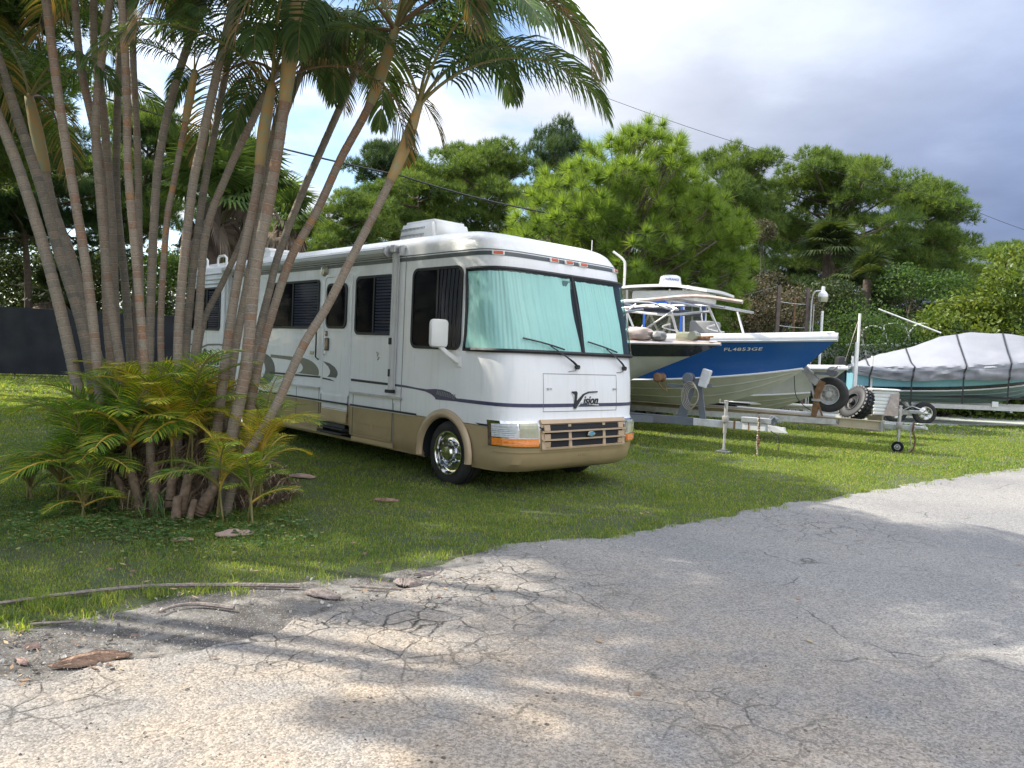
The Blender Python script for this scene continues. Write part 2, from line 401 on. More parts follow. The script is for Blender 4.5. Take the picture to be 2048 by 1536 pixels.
def jitter(poly, step, amp, seed):
    out = []
    for a, b in zip(poly, poly[1:]):
        L = (b - a).length; n = max(1, min(60, int(L / step)))
        for i in range(n):
            p = a.lerp(b, i / n); d = (b - a).normalized(); nn = V(-d.y, d.x, 0)
            k = mnoise.noise(V(p.x * 3.1, p.y * 3.1, seed)) * amp + mnoise.noise(V(p.x * 11, p.y * 11, seed)) * amp * .5
            out.append(p + nn * k)
    out.append(poly[-1]); return out
def edge_dist_fn(poly):
    A = np.array([(p.x, p.y) for p in poly[:-1]]); B = np.array([(p.x, p.y) for p in poly[1:]]); D = B - A; L2 = (D ** 2).sum(1)
    def f(P):
        """signed distance, + on the far (lawn) side"""
        best = np.full(len(P), 1e9); sg = np.ones(len(P))
        for a, d, l2 in zip(A, D, L2):
            w = P - a; t = np.clip((w @ d) / l2, 0, 1); q = w - t[:, None] * d; dd = np.hypot(q[:, 0], q[:, 1])
            cr = d[0] * w[:, 1] - d[1] * w[:, 0]
            m = dd < best; best[m] = dd[m]; sg[m] = np.sign(cr[m])
        return best * sg
    return f

def nodes_of(m):
    nt = m.node_tree; return nt.nodes, nt.links
class NT:
    def __init__(s, name):
        s.m = bpy.data.materials.new(name); s.m.use_nodes = True; s.n, s.l = nodes_of(s.m); s.b = s.n['Principled BSDF']
        s.tc = s.n.new('ShaderNodeTexCoord').outputs['Object']
    def sock(s, node, i, x):
        if isinstance(x, bpy.types.NodeSocket): s.l.new(x, node.inputs[i])
        elif x is not None:
            if isinstance(x, tuple) and len(x) == 3 and node.inputs[i].type == 'RGBA': x = x + (1,)
            node.inputs[i].default_value = x
    def math(s, op, a, b=None, clamp=False):
        n = s.n.new('ShaderNodeMath'); n.operation = op; n.use_clamp = clamp; s.sock(n, 0, a); s.sock(n, 1, b); return n.outputs[0]
    def noise(s, sc, det=5, rough=.5, vec=None, dist=0.0):
        n = s.n.new('ShaderNodeTexNoise'); n.inputs['Scale'].default_value = sc; n.inputs['Detail'].default_value = det; n.inputs['Roughness'].default_value = rough; n.inputs['Distortion'].default_value = dist
        s.l.new(vec or s.tc, n.inputs['Vector']); return n.outputs[0]
    def vor(s, sc, feat='F1', vec=None, out=0):
        n = s.n.new('ShaderNodeTexVoronoi'); n.feature = feat; n.inputs['Scale'].default_value = sc; s.l.new(vec or s.tc, n.inputs['Vector']); return n.outputs[out]
    def ramp(s, x, stops, interp='LINEAR'):
        r = s.n.new('ShaderNodeValToRGB'); cr = r.color_ramp; cr.interpolation = interp
        while len(cr.elements) < len(stops): cr.elements.new(.5)
        for e, (p, c) in zip(cr.elements, stops):
            e.position = p; e.color = (c, c, c, 1) if isinstance(c, (int, float)) else tuple(c) + (1,)
        s.l.new(x, r.inputs[0]); return r.outputs[0]
    def mix(s, f, a, b, bt='MIX'):
        n = s.n.new('ShaderNodeMix'); n.data_type = 'RGBA'; n.blend_type = bt; s.sock(n, 0, f); s.sock(n, 6, a); s.sock(n, 7, b); return n.outputs[2]
    def bump(s, h, strength, dist, nrm=None):
        n = s.n.new('ShaderNodeBump'); n.inputs['Strength'].default_value = strength; n.inputs['Distance'].default_value = dist
        s.l.new(h, n.inputs['Height']); 
        if nrm: s.l.new(nrm, n.inputs['Normal'])
        return n.outputs[0]
    def warp(s, sc, amt):
        n = s.n.new('ShaderNodeTexNoise'); n.inputs['Scale'].default_value = sc; n.inputs['Detail'].default_value = 4; s.l.new(s.tc, n.inputs['Vector'])
        v = s.n.new('ShaderNodeVectorMath'); v.operation = 'SCALE'; v.inputs['Scale'].default_value = amt; s.l.new(n.outputs[1], v.inputs[0])
        a = s.n.new('ShaderNodeVectorMath'); a.operation = 'ADD'; s.l.new(s.tc, a.inputs[0]); s.l.new(v.outputs[0], a.inputs[1]); return a.outputs[0]
    def near(s, c, r0, r1):
        """1 inside r0 of point c, 0 beyond r1"""
        d = s.n.new('ShaderNodeVectorMath'); d.operation = 'DISTANCE'; s.l.new(s.tc, d.inputs[0]); d.inputs[1].default_value = tuple(c)
        m = s.n.new('ShaderNodeMapRange'); m.inputs[1].default_value = r0; m.inputs[2].default_value = r1; m.inputs[3].default_value = 1; m.inputs[4].default_value = 0; s.l.new(d.outputs['Value'], m.inputs[0]); return m.outputs[0]
    def out(s, col, rough=.9, nrm=None):
        s.sock(s.b, 'Base Color', col); s.sock(s.b, 'Roughness', rough)
        if nrm: s.l.new(nrm, s.b.inputs['Normal'])
        return s.m
# --- soil under the lawn
t = NT('lawn_soil')
n1, n2, n3 = t.noise(.35, 4), t.noise(2.2, 6, .6), t.noise(30, 5, .7)
c = t.mix(t.ramp(n2, [(.38, 0), (.62, 1)]), (0.10, 0.145, 0.045), (0.145, 0.17, 0.065))
c = t.mix(t.ramp(t.math('MULTIPLY', n1, n3), [(.26, 0), (.42, .7)]), c, (0.15, 0.12, 0.07))
c = t.mix(t.ramp(t.noise(55, 4, .7), [(.40, .75), (.60, 0)]), c, (0.035, 0.04, 0.018))
M['lawn'] = t.out(c, .95, t.bump(n3, 1.0, .05))
# --- sandy dirt shoulder
t = NT('sandy_dirt')
n1, n2, n3 = t.noise(1.1, 5), t.noise(8, 8, .65), t.noise(90, 4, .7)
c = t.mix(t.ramp(n1, [(.40, 0), (.60, 1)]), (0.105, 0.10, 0.098), (0.30, 0.285, 0.26))
c = t.mix(t.ramp(n2, [(.38, .85), (.56, 0)]), c, (0.065, 0.055, 0.045))
c = t.mix(t.ramp(t.noise(3.2, 8, .7), [(.52, 0), (.64, .8)]), c, (0.36, 0.335, 0.30))
c = t.mix(t.ramp(n3, [(.3, .5), (.7, 0)]), c, (0.05, 0.045, 0.04))
c = t.mix(t.ramp(t.vor(60, 'F1'), [(.18, .8), (.30, 0)]), c, (0.34, 0.32, 0.30))
M['dirt'] = t.out(c, .95, t.bump(t.math('ADD', n2, t.math('MULTIPLY', n3, .35)), .9, .03))
# --- old asphalt with exposed aggregate, sand, cracks and pits
t = NT('worn_asphalt')
agg = t.vor(95, 'F1', out=1); aggd = t.vor(95, 'F1'); agg2 = t.vor(210, 'F1', out=1)
hsv = t.n.new('ShaderNodeSeparateColor'); t.l.new(agg, hsv.inputs[0]); a1 = hsv.outputs[0]
hs2 = t.n.new('ShaderNodeSeparateColor'); t.l.new(agg2, hs2.inputs[0]); a2 = hs2.outputs[0]
big = t.noise(.45, 5, .55); mid = t.noise(2.3, 6, .6); fine = t.noise(14, 6, .6)
base = t.mix(t.ramp(big, [(.40, 0), (.62, 1)]), (0.202, 0.198, 0.194), (0.252, 0.241, 0.226))
sandy = t.near(gp(1000, 1490), .5, 3.6)
sandy = t.math('MAXIMUM', sandy, t.math('MULTIPLY', t.near(gp(250, 1480), .3, 2.2), .35))
base = t.mix(t.math('MULTIPLY', sandy, t.ramp(mid, [(.3, .1), (.62, .9)])), base, (0.36, 0.29, 0.215))
sp = t.math('ADD', t.math('MULTIPLY', a1, .62), t.math('MULTIPLY', a2, .38))
spc = t.ramp(sp, [(.15, .50), (.5, .98), (.85, 1.5)])
spn = t.n.new('ShaderNodeMix'); spn.data_type = 'RGBA'; spn.blend_type = 'MULTIPLY'; spn.inputs[0].default_value = .85
t.l.new(base, spn.inputs[6]); t.l.new(spc, spn.inputs[7]); base = spn.outputs[2]
wv = t.warp(1.6, .42)
wv2 = t.warp(3.0, .16)
crackA = t.ramp(t.vor(.85, 'DISTANCE_TO_EDGE', wv), [(.002, 1), (.008, 0)])
crackB = t.ramp(t.vor(4.2, 'DISTANCE_TO_EDGE', wv2), [(.008, 1), (.034, 0)])
alli = t.near(gp(760, 1235), .35, 1.35)
alli = t.math('MAXIMUM', alli, t.math('MULTIPLY', t.near(gp(1000, 1170), .3, 1.3), .9))
alli = t.math('MAXIMUM', alli, t.near(gp(560, 1290), .1, .6))
alli = t.math('MAXIMUM', alli, t.math('MULTIPLY', t.near(gp(1660, 1060), .2, 1.4), .7))
alli = t.math('MAXIMUM', alli, t.math('MULTIPLY', t.near(gp(1450, 1430), .1, 1.0), .6))
alli = t.math('MAXIMUM', alli, t.math('MULTIPLY', t.near(gp(120, 1400), .05, .5), .9))
mA = t.ramp(t.noise(1.1, 4), [(.50, 0), (.62, 1)])
mB = t.math('MULTIPLY', alli, t.ramp(t.noise(3.0, 4), [(.36, 0), (.5, 1)]))
brk = t.ramp(t.noise(26, 4, .7), [(.40, 0), (.56, 1)])
crackC = t.ramp(t.vor(9.0, 'DISTANCE_TO_EDGE', wv2), [(.012, .8), (.05, 0)])
mC = t.math('MULTIPLY', alli, t.ramp(t.noise(5.0, 4), [(.50, 0), (.60, 1)]))
crack = t.math('MAXIMUM', t.math('MULTIPLY', crackA, t.math('MULTIPLY', mA, .75)), t.math('MULTIPLY', crackB, mB), True)
crack = t.math('MAXIMUM', crack, t.math('MULTIPLY', crackC, mC), True)
crack = t.math('MULTIPLY', crack, t.math('ADD', t.math('MULTIPLY', brk, .55), .45))
# pits and oily patches
pit = t.math('MULTIPLY', t.ramp(t.vor(16, 'F1', wv2), [(.10, 1), (.20, 0)]), t.math('MULTIPLY', t.ramp(mid, [(.5, 0), (.6, 1)]), t.math('MAXIMUM', sandy, .12)))
patchy = t.math('MULTIPLY', t.ramp(fine, [(.44, 0), (.60, 1)]), t.math('MAXIMUM', alli, t.ramp(t.noise(.8, 5), [(.52, 0), (.66, .5)])))
base = t.mix(t.math('MULTIPLY', patchy, .35), base, (0.10, 0.10, 0.10))
dk = t.math('MAXIMUM', crack, t.math('MULTIPLY', pit, .85))
base = t.mix(dk, base, (0.028, 0.026, 0.024))
h = t.math('ADD', t.math('MULTIPLY', aggd, -.35), t.math('MULTIPLY', fine, .5))
h = t.math('SUBTRACT', h, t.math('MULTIPLY', dk, 1.6))
M['asphalt'] = t.out(base, .92, t.bump(h, .7, .012))

gm = MB(); gm.add([(-400, -150, 0), (400, -150, 0), (400, 600, 0), (-400, 600, 0)], [(0, 1, 2, 3)])
tag(gm.build('ground', M['lawn']), kind='structure')
je = jitter(grass_edge, .12, .10, 3.3)
dm = MB(); dm.add([V(p.x, p.y, .006) for p in je] + [V(75, 20, .006), V(60, -60, .006), V(-45, -60, .006)], [tuple(range(len(je) + 3))])
tag(dm.build('dirt_shoulder', M['dirt']), kind='structure')
jr = jitter(road_edge, .07, .12, 8.1)
rm_ = MB(); top = [V(p.x, p.y, .018) for p in jr]; low = [V(p.x - .02, p.y + .02, .004) for p in jr]
n = len(top)
rm_.add(top + [V(75, 20, .018), V(60, -40, .018), V(-45, -40, .018)], [tuple(range(n + 3))])
rm_.add(top + low, [(i, i + 1, n + i + 1, n + i) for i in range(n - 1)])
tag(rm_.build('road', M['asphalt'], fixn=False), kind='structure')
# concrete pad under the boats
pm = MB(); c0, c1, c2, c3 = gp(1560, 846), gp(1900, 851), gp(2110, 838), gp(1500, 812)
pm.add([V(c0.x, c0.y, .03), V(c1.x, c1.y, .03), V(c2.x + 14, c2.y + 4, .03), V(c2.x + 14, 44, .03), V(c3.x, 44, .03), V(c0.x, c0.y, 0), V(c1.x, c1.y, 0), V(c2.x + 14, c2.y + 4, 0)], [(0, 1, 2, 3, 4), (0, 5, 6, 1), (1, 6, 7, 2)])
tag(pm.build('pavement', M['concrete']), kind='structure')

# --- grass blades
def grass_mat(name, a, b, tr=.45):
    t = NT(name)
    g = t.n.new('ShaderNodeNewGeometry').outputs['Random Per Island']
    n1 = t.noise(.5, 4); n2 = t.noise(3.5, 4)
    c = t.mix(t.ramp(t.math('ADD', t.math('MULTIPLY', n1, .6), t.math('MULTIPLY', n2, .5)), [(.42, 0), (.68, 1)]), a, b)
    c = t.mix(t.ramp(g, [(.80, 0), (.93, .85)]), c, (0.30, 0.26, 0.12))
    v = t.n.new('ShaderNodeHueSaturation'); t.l.new(t.math('ADD', t.math('MULTIPLY', g, .7), .62), v.inputs['Value']); t.l.new(c, v.inputs['Color']); c = v.outputs[0]
    t.sock(t.b, 'Base Color', c); t.b.inputs['Roughness'].default_value = .55; t.b.inputs['Specular IOR Level'].default_value = .25
    tl = t.n.new('ShaderNodeBsdfTranslucent'); t.l.new(t.mix(1.0, c, (1.9, 1.75, .6), 'MULTIPLY'), tl.inputs[0])
    ms = t.n.new('ShaderNodeMixShader'); ms.inputs[0].default_value = tr; t.l.new(t.b.outputs[0], ms.inputs[1]); t.l.new(tl.outputs[0], ms.inputs[2]); t.l.new(ms.outputs[0], t.n['Material Output'].inputs[0])
    return t.m
M['grass'] = grass_mat('grass_blades', (0.135, 0.225, 0.05), (0.215, 0.29, 0.07), .48)
M['weed'] = grass_mat('clover_weed', (0.06, 0.15, 0.045), (0.10, 0.19, 0.055), .3)
ged = edge_dist_fn(grass_edge)
def blades(P, h, w, lean, rs):
    n = len(P); az = rs.rand(n) * 2 * PI; hh = h * (.6 + .8 * rs.rand(n)); ww = w * (.7 + .6 * rs.rand(n)); la = rs.rand(n) * 2 * PI; ll = hh * lean * (rs.rand(n) * 1.3)
    dx, dy = np.cos(az) * ww / 2, np.sin(az) * ww / 2
    b0 = np.c_[P[:, 0] - dx, P[:, 1] - dy, P[:, 2]]; b1 = np.c_[P[:, 0] + dx, P[:, 1] + dy, P[:, 2]]
    mx = np.c_[P[:, 0] + np.cos(la) * ll * .35, P[:, 1] + np.sin(la) * ll * .35, P[:, 2] + hh * .62]
    m0 = mx - np.c_[dx, dy, 0 * dx] * .8; m1 = mx + np.c_[dx, dy, 0 * dx] * .8
    tp = np.c_[P[:, 0] + np.cos(la) * ll, P[:, 1] + np.sin(la) * ll, P[:, 2] + hh * (1 - .25 * np.minimum(1, ll / hh))]
    v = np.stack([b0, b1, m1, m0, tp], 1).reshape(-1, 3); i = np.arange(n) * 5
    f = np.concatenate([np.c_[i, i + 1, i + 2], np.c_[i, i + 2, i + 3], np.c_[i + 3, i + 2, i + 4]])
    return v, f
def npnoise(P, sc, seed):
    # cheap smooth value noise
    q = P * sc + seed; i = np.floor(q).astype(int); f = q - i; f = f * f * (3 - 2 * f)
    def hsh(a, b): 
        x = (a * 374761393 + b * 668265263 + int(seed * 97)) & 0x7fffffff; x = (x ^ (x >> 13)) * 1274126177 & 0x7fffffff; return (x & 0xffff) / 65535.0
    a = hsh(i[:, 0], i[:, 1]); b = hsh(i[:, 0] + 1, i[:, 1]); c = hsh(i[:, 0], i[:, 1] + 1); d = hsh(i[:, 0] + 1, i[:, 1] + 1)
    return (a * (1 - f[:, 0]) + b * f[:, 0]) * (1 - f[:, 1]) + (c * (1 - f[:, 0]) + d * f[:, 0]) * f[:, 1]
vs_all, fs_all, base = [], [], 0
for (y0, y1, dens, h, w) in ((3.5, 6, 4600, .023, .0048), (6, 9, 4000, .025, .0060), (9, 13, 2200, .029, .0085), (13, 20, 900, .036, .015), (20, 42, 160, .045, .034)):
    # area seen: |x| < .7*y + margin
    xm = .72 * y1 + 1
    n = int(dens * (y1 - y0) * 2 * xm)
    P = np.c_[nrs.uniform(-xm, xm, n), nrs.uniform(y0, y1, n)]
    P = P[np.abs(P[:, 0]) < .70 * P[:, 1] + .8]
    d = ged(P) + (npnoise(P, 2.5, 3.7) - .5) * .30 + (npnoise(P, 9, 1.7) - .5) * .14
    keep = nrs.rand(len(P)) < np.clip(d / .25, 0, 1) ** .7
    thin = npnoise(P, 1.3, 9.2) * .55 + npnoise(P, 5, 4.2) * .45
    keep &= nrs.rand(len(P)) < np.clip((thin - .26) * 4.5, .28, 1)
    # none under the motorhome's wheels' shade core and on the pad
    keep &= ~((P[:, 1] > c0.y) & (P[:, 0] > 6.5) & (P[:, 1] > c0.y + (P[:, 0] - c0.x) * (c1.y - c0.y) / (c1.x - c0.x)))
    P = P[keep]
    hs = h * (.75 + .6 * npnoise(P, .9, 5.5))
    v, f = blades(np.c_[P, np.zeros(len(P))], hs, w, .9, nrs)
    vs_all.append(v); fs_all.append(f + base); base += len(v)
gv, gf = np.concatenate(vs_all), np.concatenate(fs_all)
o = link('grass', fast_mesh('grass', gv, gf, M['grass'])); tag(o, 'short mown green lawn grass under the motorhome and boats', 'grass', kind='stuff')
# scattered ragged tufts along the broken edge
pts = []
for a, b in zip(grass_edge[1:-2], grass_edge[2:-1]):
    L = (b - a).length
    for _ in range(int(L * 5) + 1):
        p = a.lerp(b, rnd.random()); nn = V(-(b - a).y, (b - a).x, 0).normalized(); q = p + nn * rnd.uniform(-.12, .12)
        k = rnd.randint(14, 40); r = rnd.uniform(.02, .07)
        for _ in range(k): pts.append((q.x + rnd.gauss(0, r), q.y + rnd.gauss(0, r), 0))
for (px, py, k, r) in ((100, 1215, 260, .07), (60, 1205, 120, .06), (210, 1205, 120, .06), (310, 1192, 120, .05), (1330, 995, 120, .05), (5, 1240, 90, .03), (130, 1075, 60, .1)):
    q = gp(px, py)
    for _ in range(k): pts.append((q.x + rnd.gauss(0, r), q.y + rnd.gauss(0, r), 0))
v, f = blades(np.array(pts), .065, .005, .9, nrs)
o = link('grass', fast_mesh('grass_edge', v, f, M['grass'])); tag(o, 'ragged longer grass tufts along the broken road edge', 'grass', kind='stuff')
# clover-like weeds in front of the palm clump
pts = []
for _ in range(5200):
    px, py = rnd.uniform(-60, 640), rnd.uniform(985, 1150)
    q = gp(px, py); c = gp(300, 1045)
    if rnd.random() < math.exp(-((q.x - c.x) / 1.5) ** 2 - ((q.y - c.y) / .65) ** 2) and mnoise.noise(V(q.x * 3, q.y * 3, 1)) > -.25: pts.append((q.x, q.y))
P = np.array(pts); n = len(P) * 3; P = np.repeat(P, 3, 0); az = nrs.rand(n) * 2 * PI; zc = .02 + .05 * nrs.rand(n); rr = .010 + .010 * nrs.rand(n)
cx_, cy_ = P[:, 0] + np.cos(az) * .018, P[:, 1] + np.sin(az) * .018
vv = []
for k in range(5):
    a = az + 2 * PI * k / 5; vv.append(np.c_[cx_ + np.cos(a) * rr, cy_ + np.sin(a) * rr, zc + (nrs.rand(n) - .5) * .012])
vv = np.stack(vv, 1).reshape(-1, 3); i = np.arange(n) * 5
o = link('weeds', fast_mesh('weeds', vv, np.concatenate([np.c_[i, i + 1, i + 2], np.c_[i, i + 2, i + 3], np.c_[i, i + 3, i + 4]]), M['weed'])); tag(o, 'low round leaved weeds spreading in front of the palm clump', 'weeds', kind='stuff')
# loose gravel and crumbs
M['pebble'] = mat('pebbles', (0.33, 0.31, 0.28), 0.9, island=.55)
pv, pf, base = [], [], 0
octa_v = np.array([(1, 0, 0), (-1, 0, 0), (0, 1, 0), (0, -1, 0), (0, 0, 1), (0, 0, -1.)]); octa_f = np.array([(0, 2, 4), (2, 1, 4), (1, 3, 4), (3, 0, 4)])
for _ in range(16000):
    px, py = rnd.uniform(-80, 2100), rnd.uniform(930, 1536)
    q = gp(px, py)
    d = ged(np.array([(q.x, q.y)]))[0]
    pr = .9 if -.9 < d < .06 and px < 1000 else (.35 if -.35 < d < .02 else (.10 if d < 0 else 0))
    if rnd.random() > pr: continue
    s = rnd.choice((.003, .004, .005, .007, .014 if rnd.random() < .35 and d > -.9 else .004)); A = np.array(Euler((rnd.random() * 3, rnd.random() * 3, rnd.random() * 3)).to_matrix())
    vv = (octa_v * (s * rnd.uniform(.8, 1.4), s, s * .7)) @ A.T + (q.x, q.y, .018 + s * .3)
    pv.append(vv); pf.append(octa_f + base); base += 6
o = link('gravel', fast_mesh('gravel', np.concatenate(pv), np.concatenate(pf), M['pebble'])); tag(o, 'loose gravel crumbs along the broken asphalt edge', 'gravel', kind='stuff')

# small dry leaf bits over lawn and verge
M['leaf_bit'] = mat('dry_leaf_bits', (0.24, 0.16, 0.10), .9, island=.7)
pts = []
for _ in range(3600):
    px, py = rnd.uniform(-80, 2100), rnd.uniform(900, 1420)
    q = gp(px, py); d = ged(np.array([(q.x, q.y)]))[0]
    w_ = .55 if (-.9 < d < .3 and px < 1100) else (.22 if d > 0 else .02)
    if mnoise.noise(V(q.x * 1.2, q.y * 1.2, 4)) > .0 and rnd.random() < w_: pts.append((q.x, q.y, .022 + rnd.random() * .012))
P = np.array(pts); n = len(P); az = nrs.rand(n) * 6.28; L = nrs.uniform(.008, .035, n); W_ = L * nrs.uniform(.15, .5, n); a = np.c_[np.cos(az), np.sin(az), nrs.uniform(-.2, .2, n)]; b = np.c_[-np.sin(az), np.cos(az), nrs.uniform(-.4, .4, n)]
v = np.stack([P - a * L[:, None], P - b * W_[:, None], P + a * L[:, None], P + b * W_[:, None]], 1).reshape(-1, 3); i = np.arange(n) * 4
tag(link('leaf_litter', fast_mesh('leaf_bits', v, np.concatenate([np.c_[i, i + 1, i + 2], np.c_[i, i + 2, i + 3]]), M['leaf_bit'])), 'small dry brown leaf bits scattered over the verge and lawn', 'leaf litter', kind='stuff')
# ================================================================== MOTORHOME
RVW = 2.42
def lerp_tab(tab, z):
    if z <= tab[0][0]: return tab[0][1]
    for (a, b), (c, d) in zip(tab, tab[1:]):
        if z <= c: 
            t = (z - a) / (c - a); return b + (d - b) * t
    return tab[-1][1]
XF = [(.26, .86), (.30, .93), (.36, .985), (.46, 1.01), (.60, 1.035), (.80, 1.02), (.86, .985), (.90, .965), (1.08, .965), (1.35, .945), (1.6, .905), (2.0, .81), (2.4, .69), (2.61, .63), (2.80, .575), (2.86, .54), (2.92, .49), (2.98, .44), (3.03, .36), (3.07, .25), (3.10, .10), (3.125, -.12), (3.15, -.5), (3.17, -.8)]
XS = [(.3, -.02), (1.65, 0), (2.61, -.12), (2.84, -.16), (3.0, -.3), (3.1, -.5), (3.17, -1.0)]
INS = [(.28, .07), (.36, .03), (.8, 0), (2.84, 0), (2.90, .015), (2.96, .035), (3.01, .07), (3.05, .115), (3.09, .18), (3.12, .26), (3.15, .42), (3.17, .60)]
RX = -8.65
def shell_pt(u, z):
    xf, xs, ins = lerp_tab(XF, z), lerp_tab(XS, z), lerp_tab(INS, z)
    W2 = RVW / 2 - ins
    if u <= 0: return V(xs + u, ins, z)
    if u >= 1: return V(xs - (u - 1), RVW - ins, z)
    t = u * PI; e = 2 / 5.4
    c, s = math.cos(t), math.sin(t)
    y = RVW / 2 - W2 * (abs(c) ** e) * (1 if c > 0 else -1)
    return V(xs + (xf - xs) * (abs(s) ** e), y, z)
def SP(u, z, off=0.0):
    p = shell_pt(u, z)
    if off == 0: return p
    h = 1e-3
    du = shell_pt(u + h, z) - shell_pt(u - h, z); dz = shell_pt(u, z + 4e-3) - shell_pt(u, z - 4e-3)
    n = du.cross(dz)
    if n.length < 1e-9: return p
    n.normalize()
    c = p - V(-3, RVW / 2, 1.7)
    if n.dot(V(c.x if u > 0 and u < 1 else 0, c.y, 0)) < 0: n = -n
    return p + n * off
def u_lat(y, z=1.5):
    c = 1 - 2 * y / RVW
    v = abs(c) ** (5.4 / 2) * (1 if c > 0 else -1)
    return math.acos(max(-1, min(1, v))) / PI
def u_x(x, z):
    xs, xf = lerp_tab(XS, z), lerp_tab(XF, z)
    if x <= xs: return x - xs
    s = ((x - xs) / (xf - xs)) ** (5.4 / 2)
    return math.asin(min(1, s)) / PI
rv_o = gp(905, 971)
RV = thing('motorhome', 'white and tan class A motorhome with pale curtains behind its windshield, parked on the lawn', 'motorhome', rv_o, math.radians(-47))

def shell_ring(z, nside=26, nfront=44):
    pts = []
    xs, ins = lerp_tab(XS, z), lerp_tab(INS, z)
    rx = RX + (0.0 if z > .5 else .02) + max(0, (z - 2.84)) * .5
    for i in range(nside): pts.append(V(rx + (xs - rx) * i / nside, ins, z))
    for i in range(nfront + 1):
        t = i / nfront
        u = u_lat(min(RVW, max(0, RVW * (0.5 - 0.5 * math.cos(t * PI)))))
        pts.append(shell_pt(0 if i == 0 else (1 if i == nfront else u), z))
    for i in range(nside): pts.append(V(xs + (rx - xs) * (i + 1) / nside, RVW - ins, z))
    return pts
def shell_mesh(zs, name, m, cap_top=True):
    mb = MB(); rings = [shell_ring(z) for z in zs]; n = len(rings[0])
    vs = [p for r in rings for p in r]; fs = []
    for k in range(len(zs) - 1):
        for j in range(n): fs.append((k * n + j, k * n + (j + 1) % n, (k + 1) * n + (j + 1) % n, (k + 1) * n + j))
    fs.append(tuple(range(n - 1, -1, -1))); fs.append(tuple((len(zs) - 1) * n + j for j in range(n)))
    mb.add(vs, fs)
    me = mb.mesh(name, [m, M['shade_paint']]); return me
def boolean_cut(ob, cutter):
    md = ob.modifiers.new('cut', 'BOOLEAN'); md.operation = 'DIFFERENCE'; md.object = cutter; md.solver = 'EXACT'
    dg = bpy.context.evaluated_depsgraph_get(); dg.update()
    me = bpy.data.meshes.new_from_object(ob.evaluated_get(dg)); ob.modifiers.clear(); ob.data = me
cut = MB()
for (cx, cz, r) in ((-.20, .36, .47), (-5.95, .36, .46)):
    for (y0, y1) in ((-.4, .55), (RVW - .55, RVW + .4)):
        prof = [(r, y0), (r, y1)]
        cut.lathe(prof, 40, 'y', (cx, 0, cz), 0)
# entry step recess
cut.box((-2.83, 0.1, .40), (.76, .6, .17))
cutter = link('cutter', cut.mesh('cutter', M['shade_paint']))
for nm, zs, m in (('skirt_panel', [.26, .30, .36, .46, .6, .7, .775], M['tan']),
                  ('body_shell', [.783, .80, .86, .90, 1.08, 1.35, 1.6, 2.0, 2.4, 2.61, 2.80, 2.84, 2.86, 2.89, 2.92, 2.95, 2.98, 3.01, 3.03, 3.05, 3.07, 3.10, 3.125, 3.15, 3.17], M['white'])):
    ob = link(nm, shell_mesh(zs, nm, m)); boolean_cut(ob, cutter)
    me = ob.data
    if len(me.materials) < 2: me.materials.append(M['shade_paint'])
    # faces inside the wells, step recess and underside have shade painted in
    for p in me.polygons:
        c = p.center
        ins_y = min(abs(c.y), abs(RVW - c.y))
        inwell = any(abs((c.x - cx) ** 2 + (c.z - .36) ** 2) < (r + .012) ** 2 for cx, r in ((-.20, .47), (-5.95, .46)))
        if inwell and .05 < c.y < RVW - .05 and ins_y < .58: p.material_index = 1
        elif nm == 'skirt_panel' and (c.z < .261 or (abs(c.x + 2.83) < .385 and .3 < c.z < .49 and .01 < c.y < .5)): p.material_index = 1
        else: p.material_index = 0
    me.polygons.foreach_set('use_smooth', [True] * len(me.polygons)); me.set_sharp_from_angle(angle=math.radians(30))
    ob.parent = RV
bpy.data.objects.remove(cutter)
# roof crown (slightly raised rubber roof) 
mb = MB()
def roofp(a, b):
    x = -8.5 + a * 7.75; y = .45 + b * (RVW - .9)
    k = math.sin(PI * min(1, max(0, b))) ** .6 * min(1, (1 - a) * 12 + .0) ** .5 * min(1, a * 12) ** .5
    return V(x, y, 3.10 + .07 * k)
mb.grid(roofp, 30, 12); mb.build('roof_membrane', M['white_plastic'], RV, True)

# ---- patches that follow the body
def patch(name, m, u0, u1, z0, z1, off=.003, nu=24, nz=2, parent=None, fn=None, thick=0.0, smooth=True, corner=0.0):
    mb = MB()
    def f(a, b):
        z = z0 + (z1 - z0) * b
        uu0 = u0(z) if callable(u0) else u0; uu1 = u1(z) if callable(u1) else u1
        u = uu0 + (uu1 - uu0) * a
        if uu0 < 0 < uu1 or True:
            pass
        return SP(u, z, off + (fn(a, b) if fn else 0))
    mb.grid(f, nu, nz)
    return mb.build(name, m, parent or RV, smooth, fixn=False)
def useq(z, x0, y1, n_side=3, n=30):
    """u samples from x0 on the passenger wall round the front to lateral y1"""
    out = []
    xs = lerp_tab(XS, z)
    if x0 < xs - .01:
        for i in range(n_side): out.append((x0 - xs) * (1 - i / n_side))
    s0 = 0.0 if x0 < xs else u_x(x0, z)
    y0 = shell_pt(s0, z).y
    th0 = math.acos(max(-1, min(1, 1 - 2 * y0 / RVW))); th1 = math.acos(max(-1, min(1, 1 - 2 * y1 / RVW)))
    for i in range(n + 1):
        th = th0 + (th1 - th0) * i / n
        out.append(u_lat(RVW * (.5 - .5 * math.cos(th))))
    return out
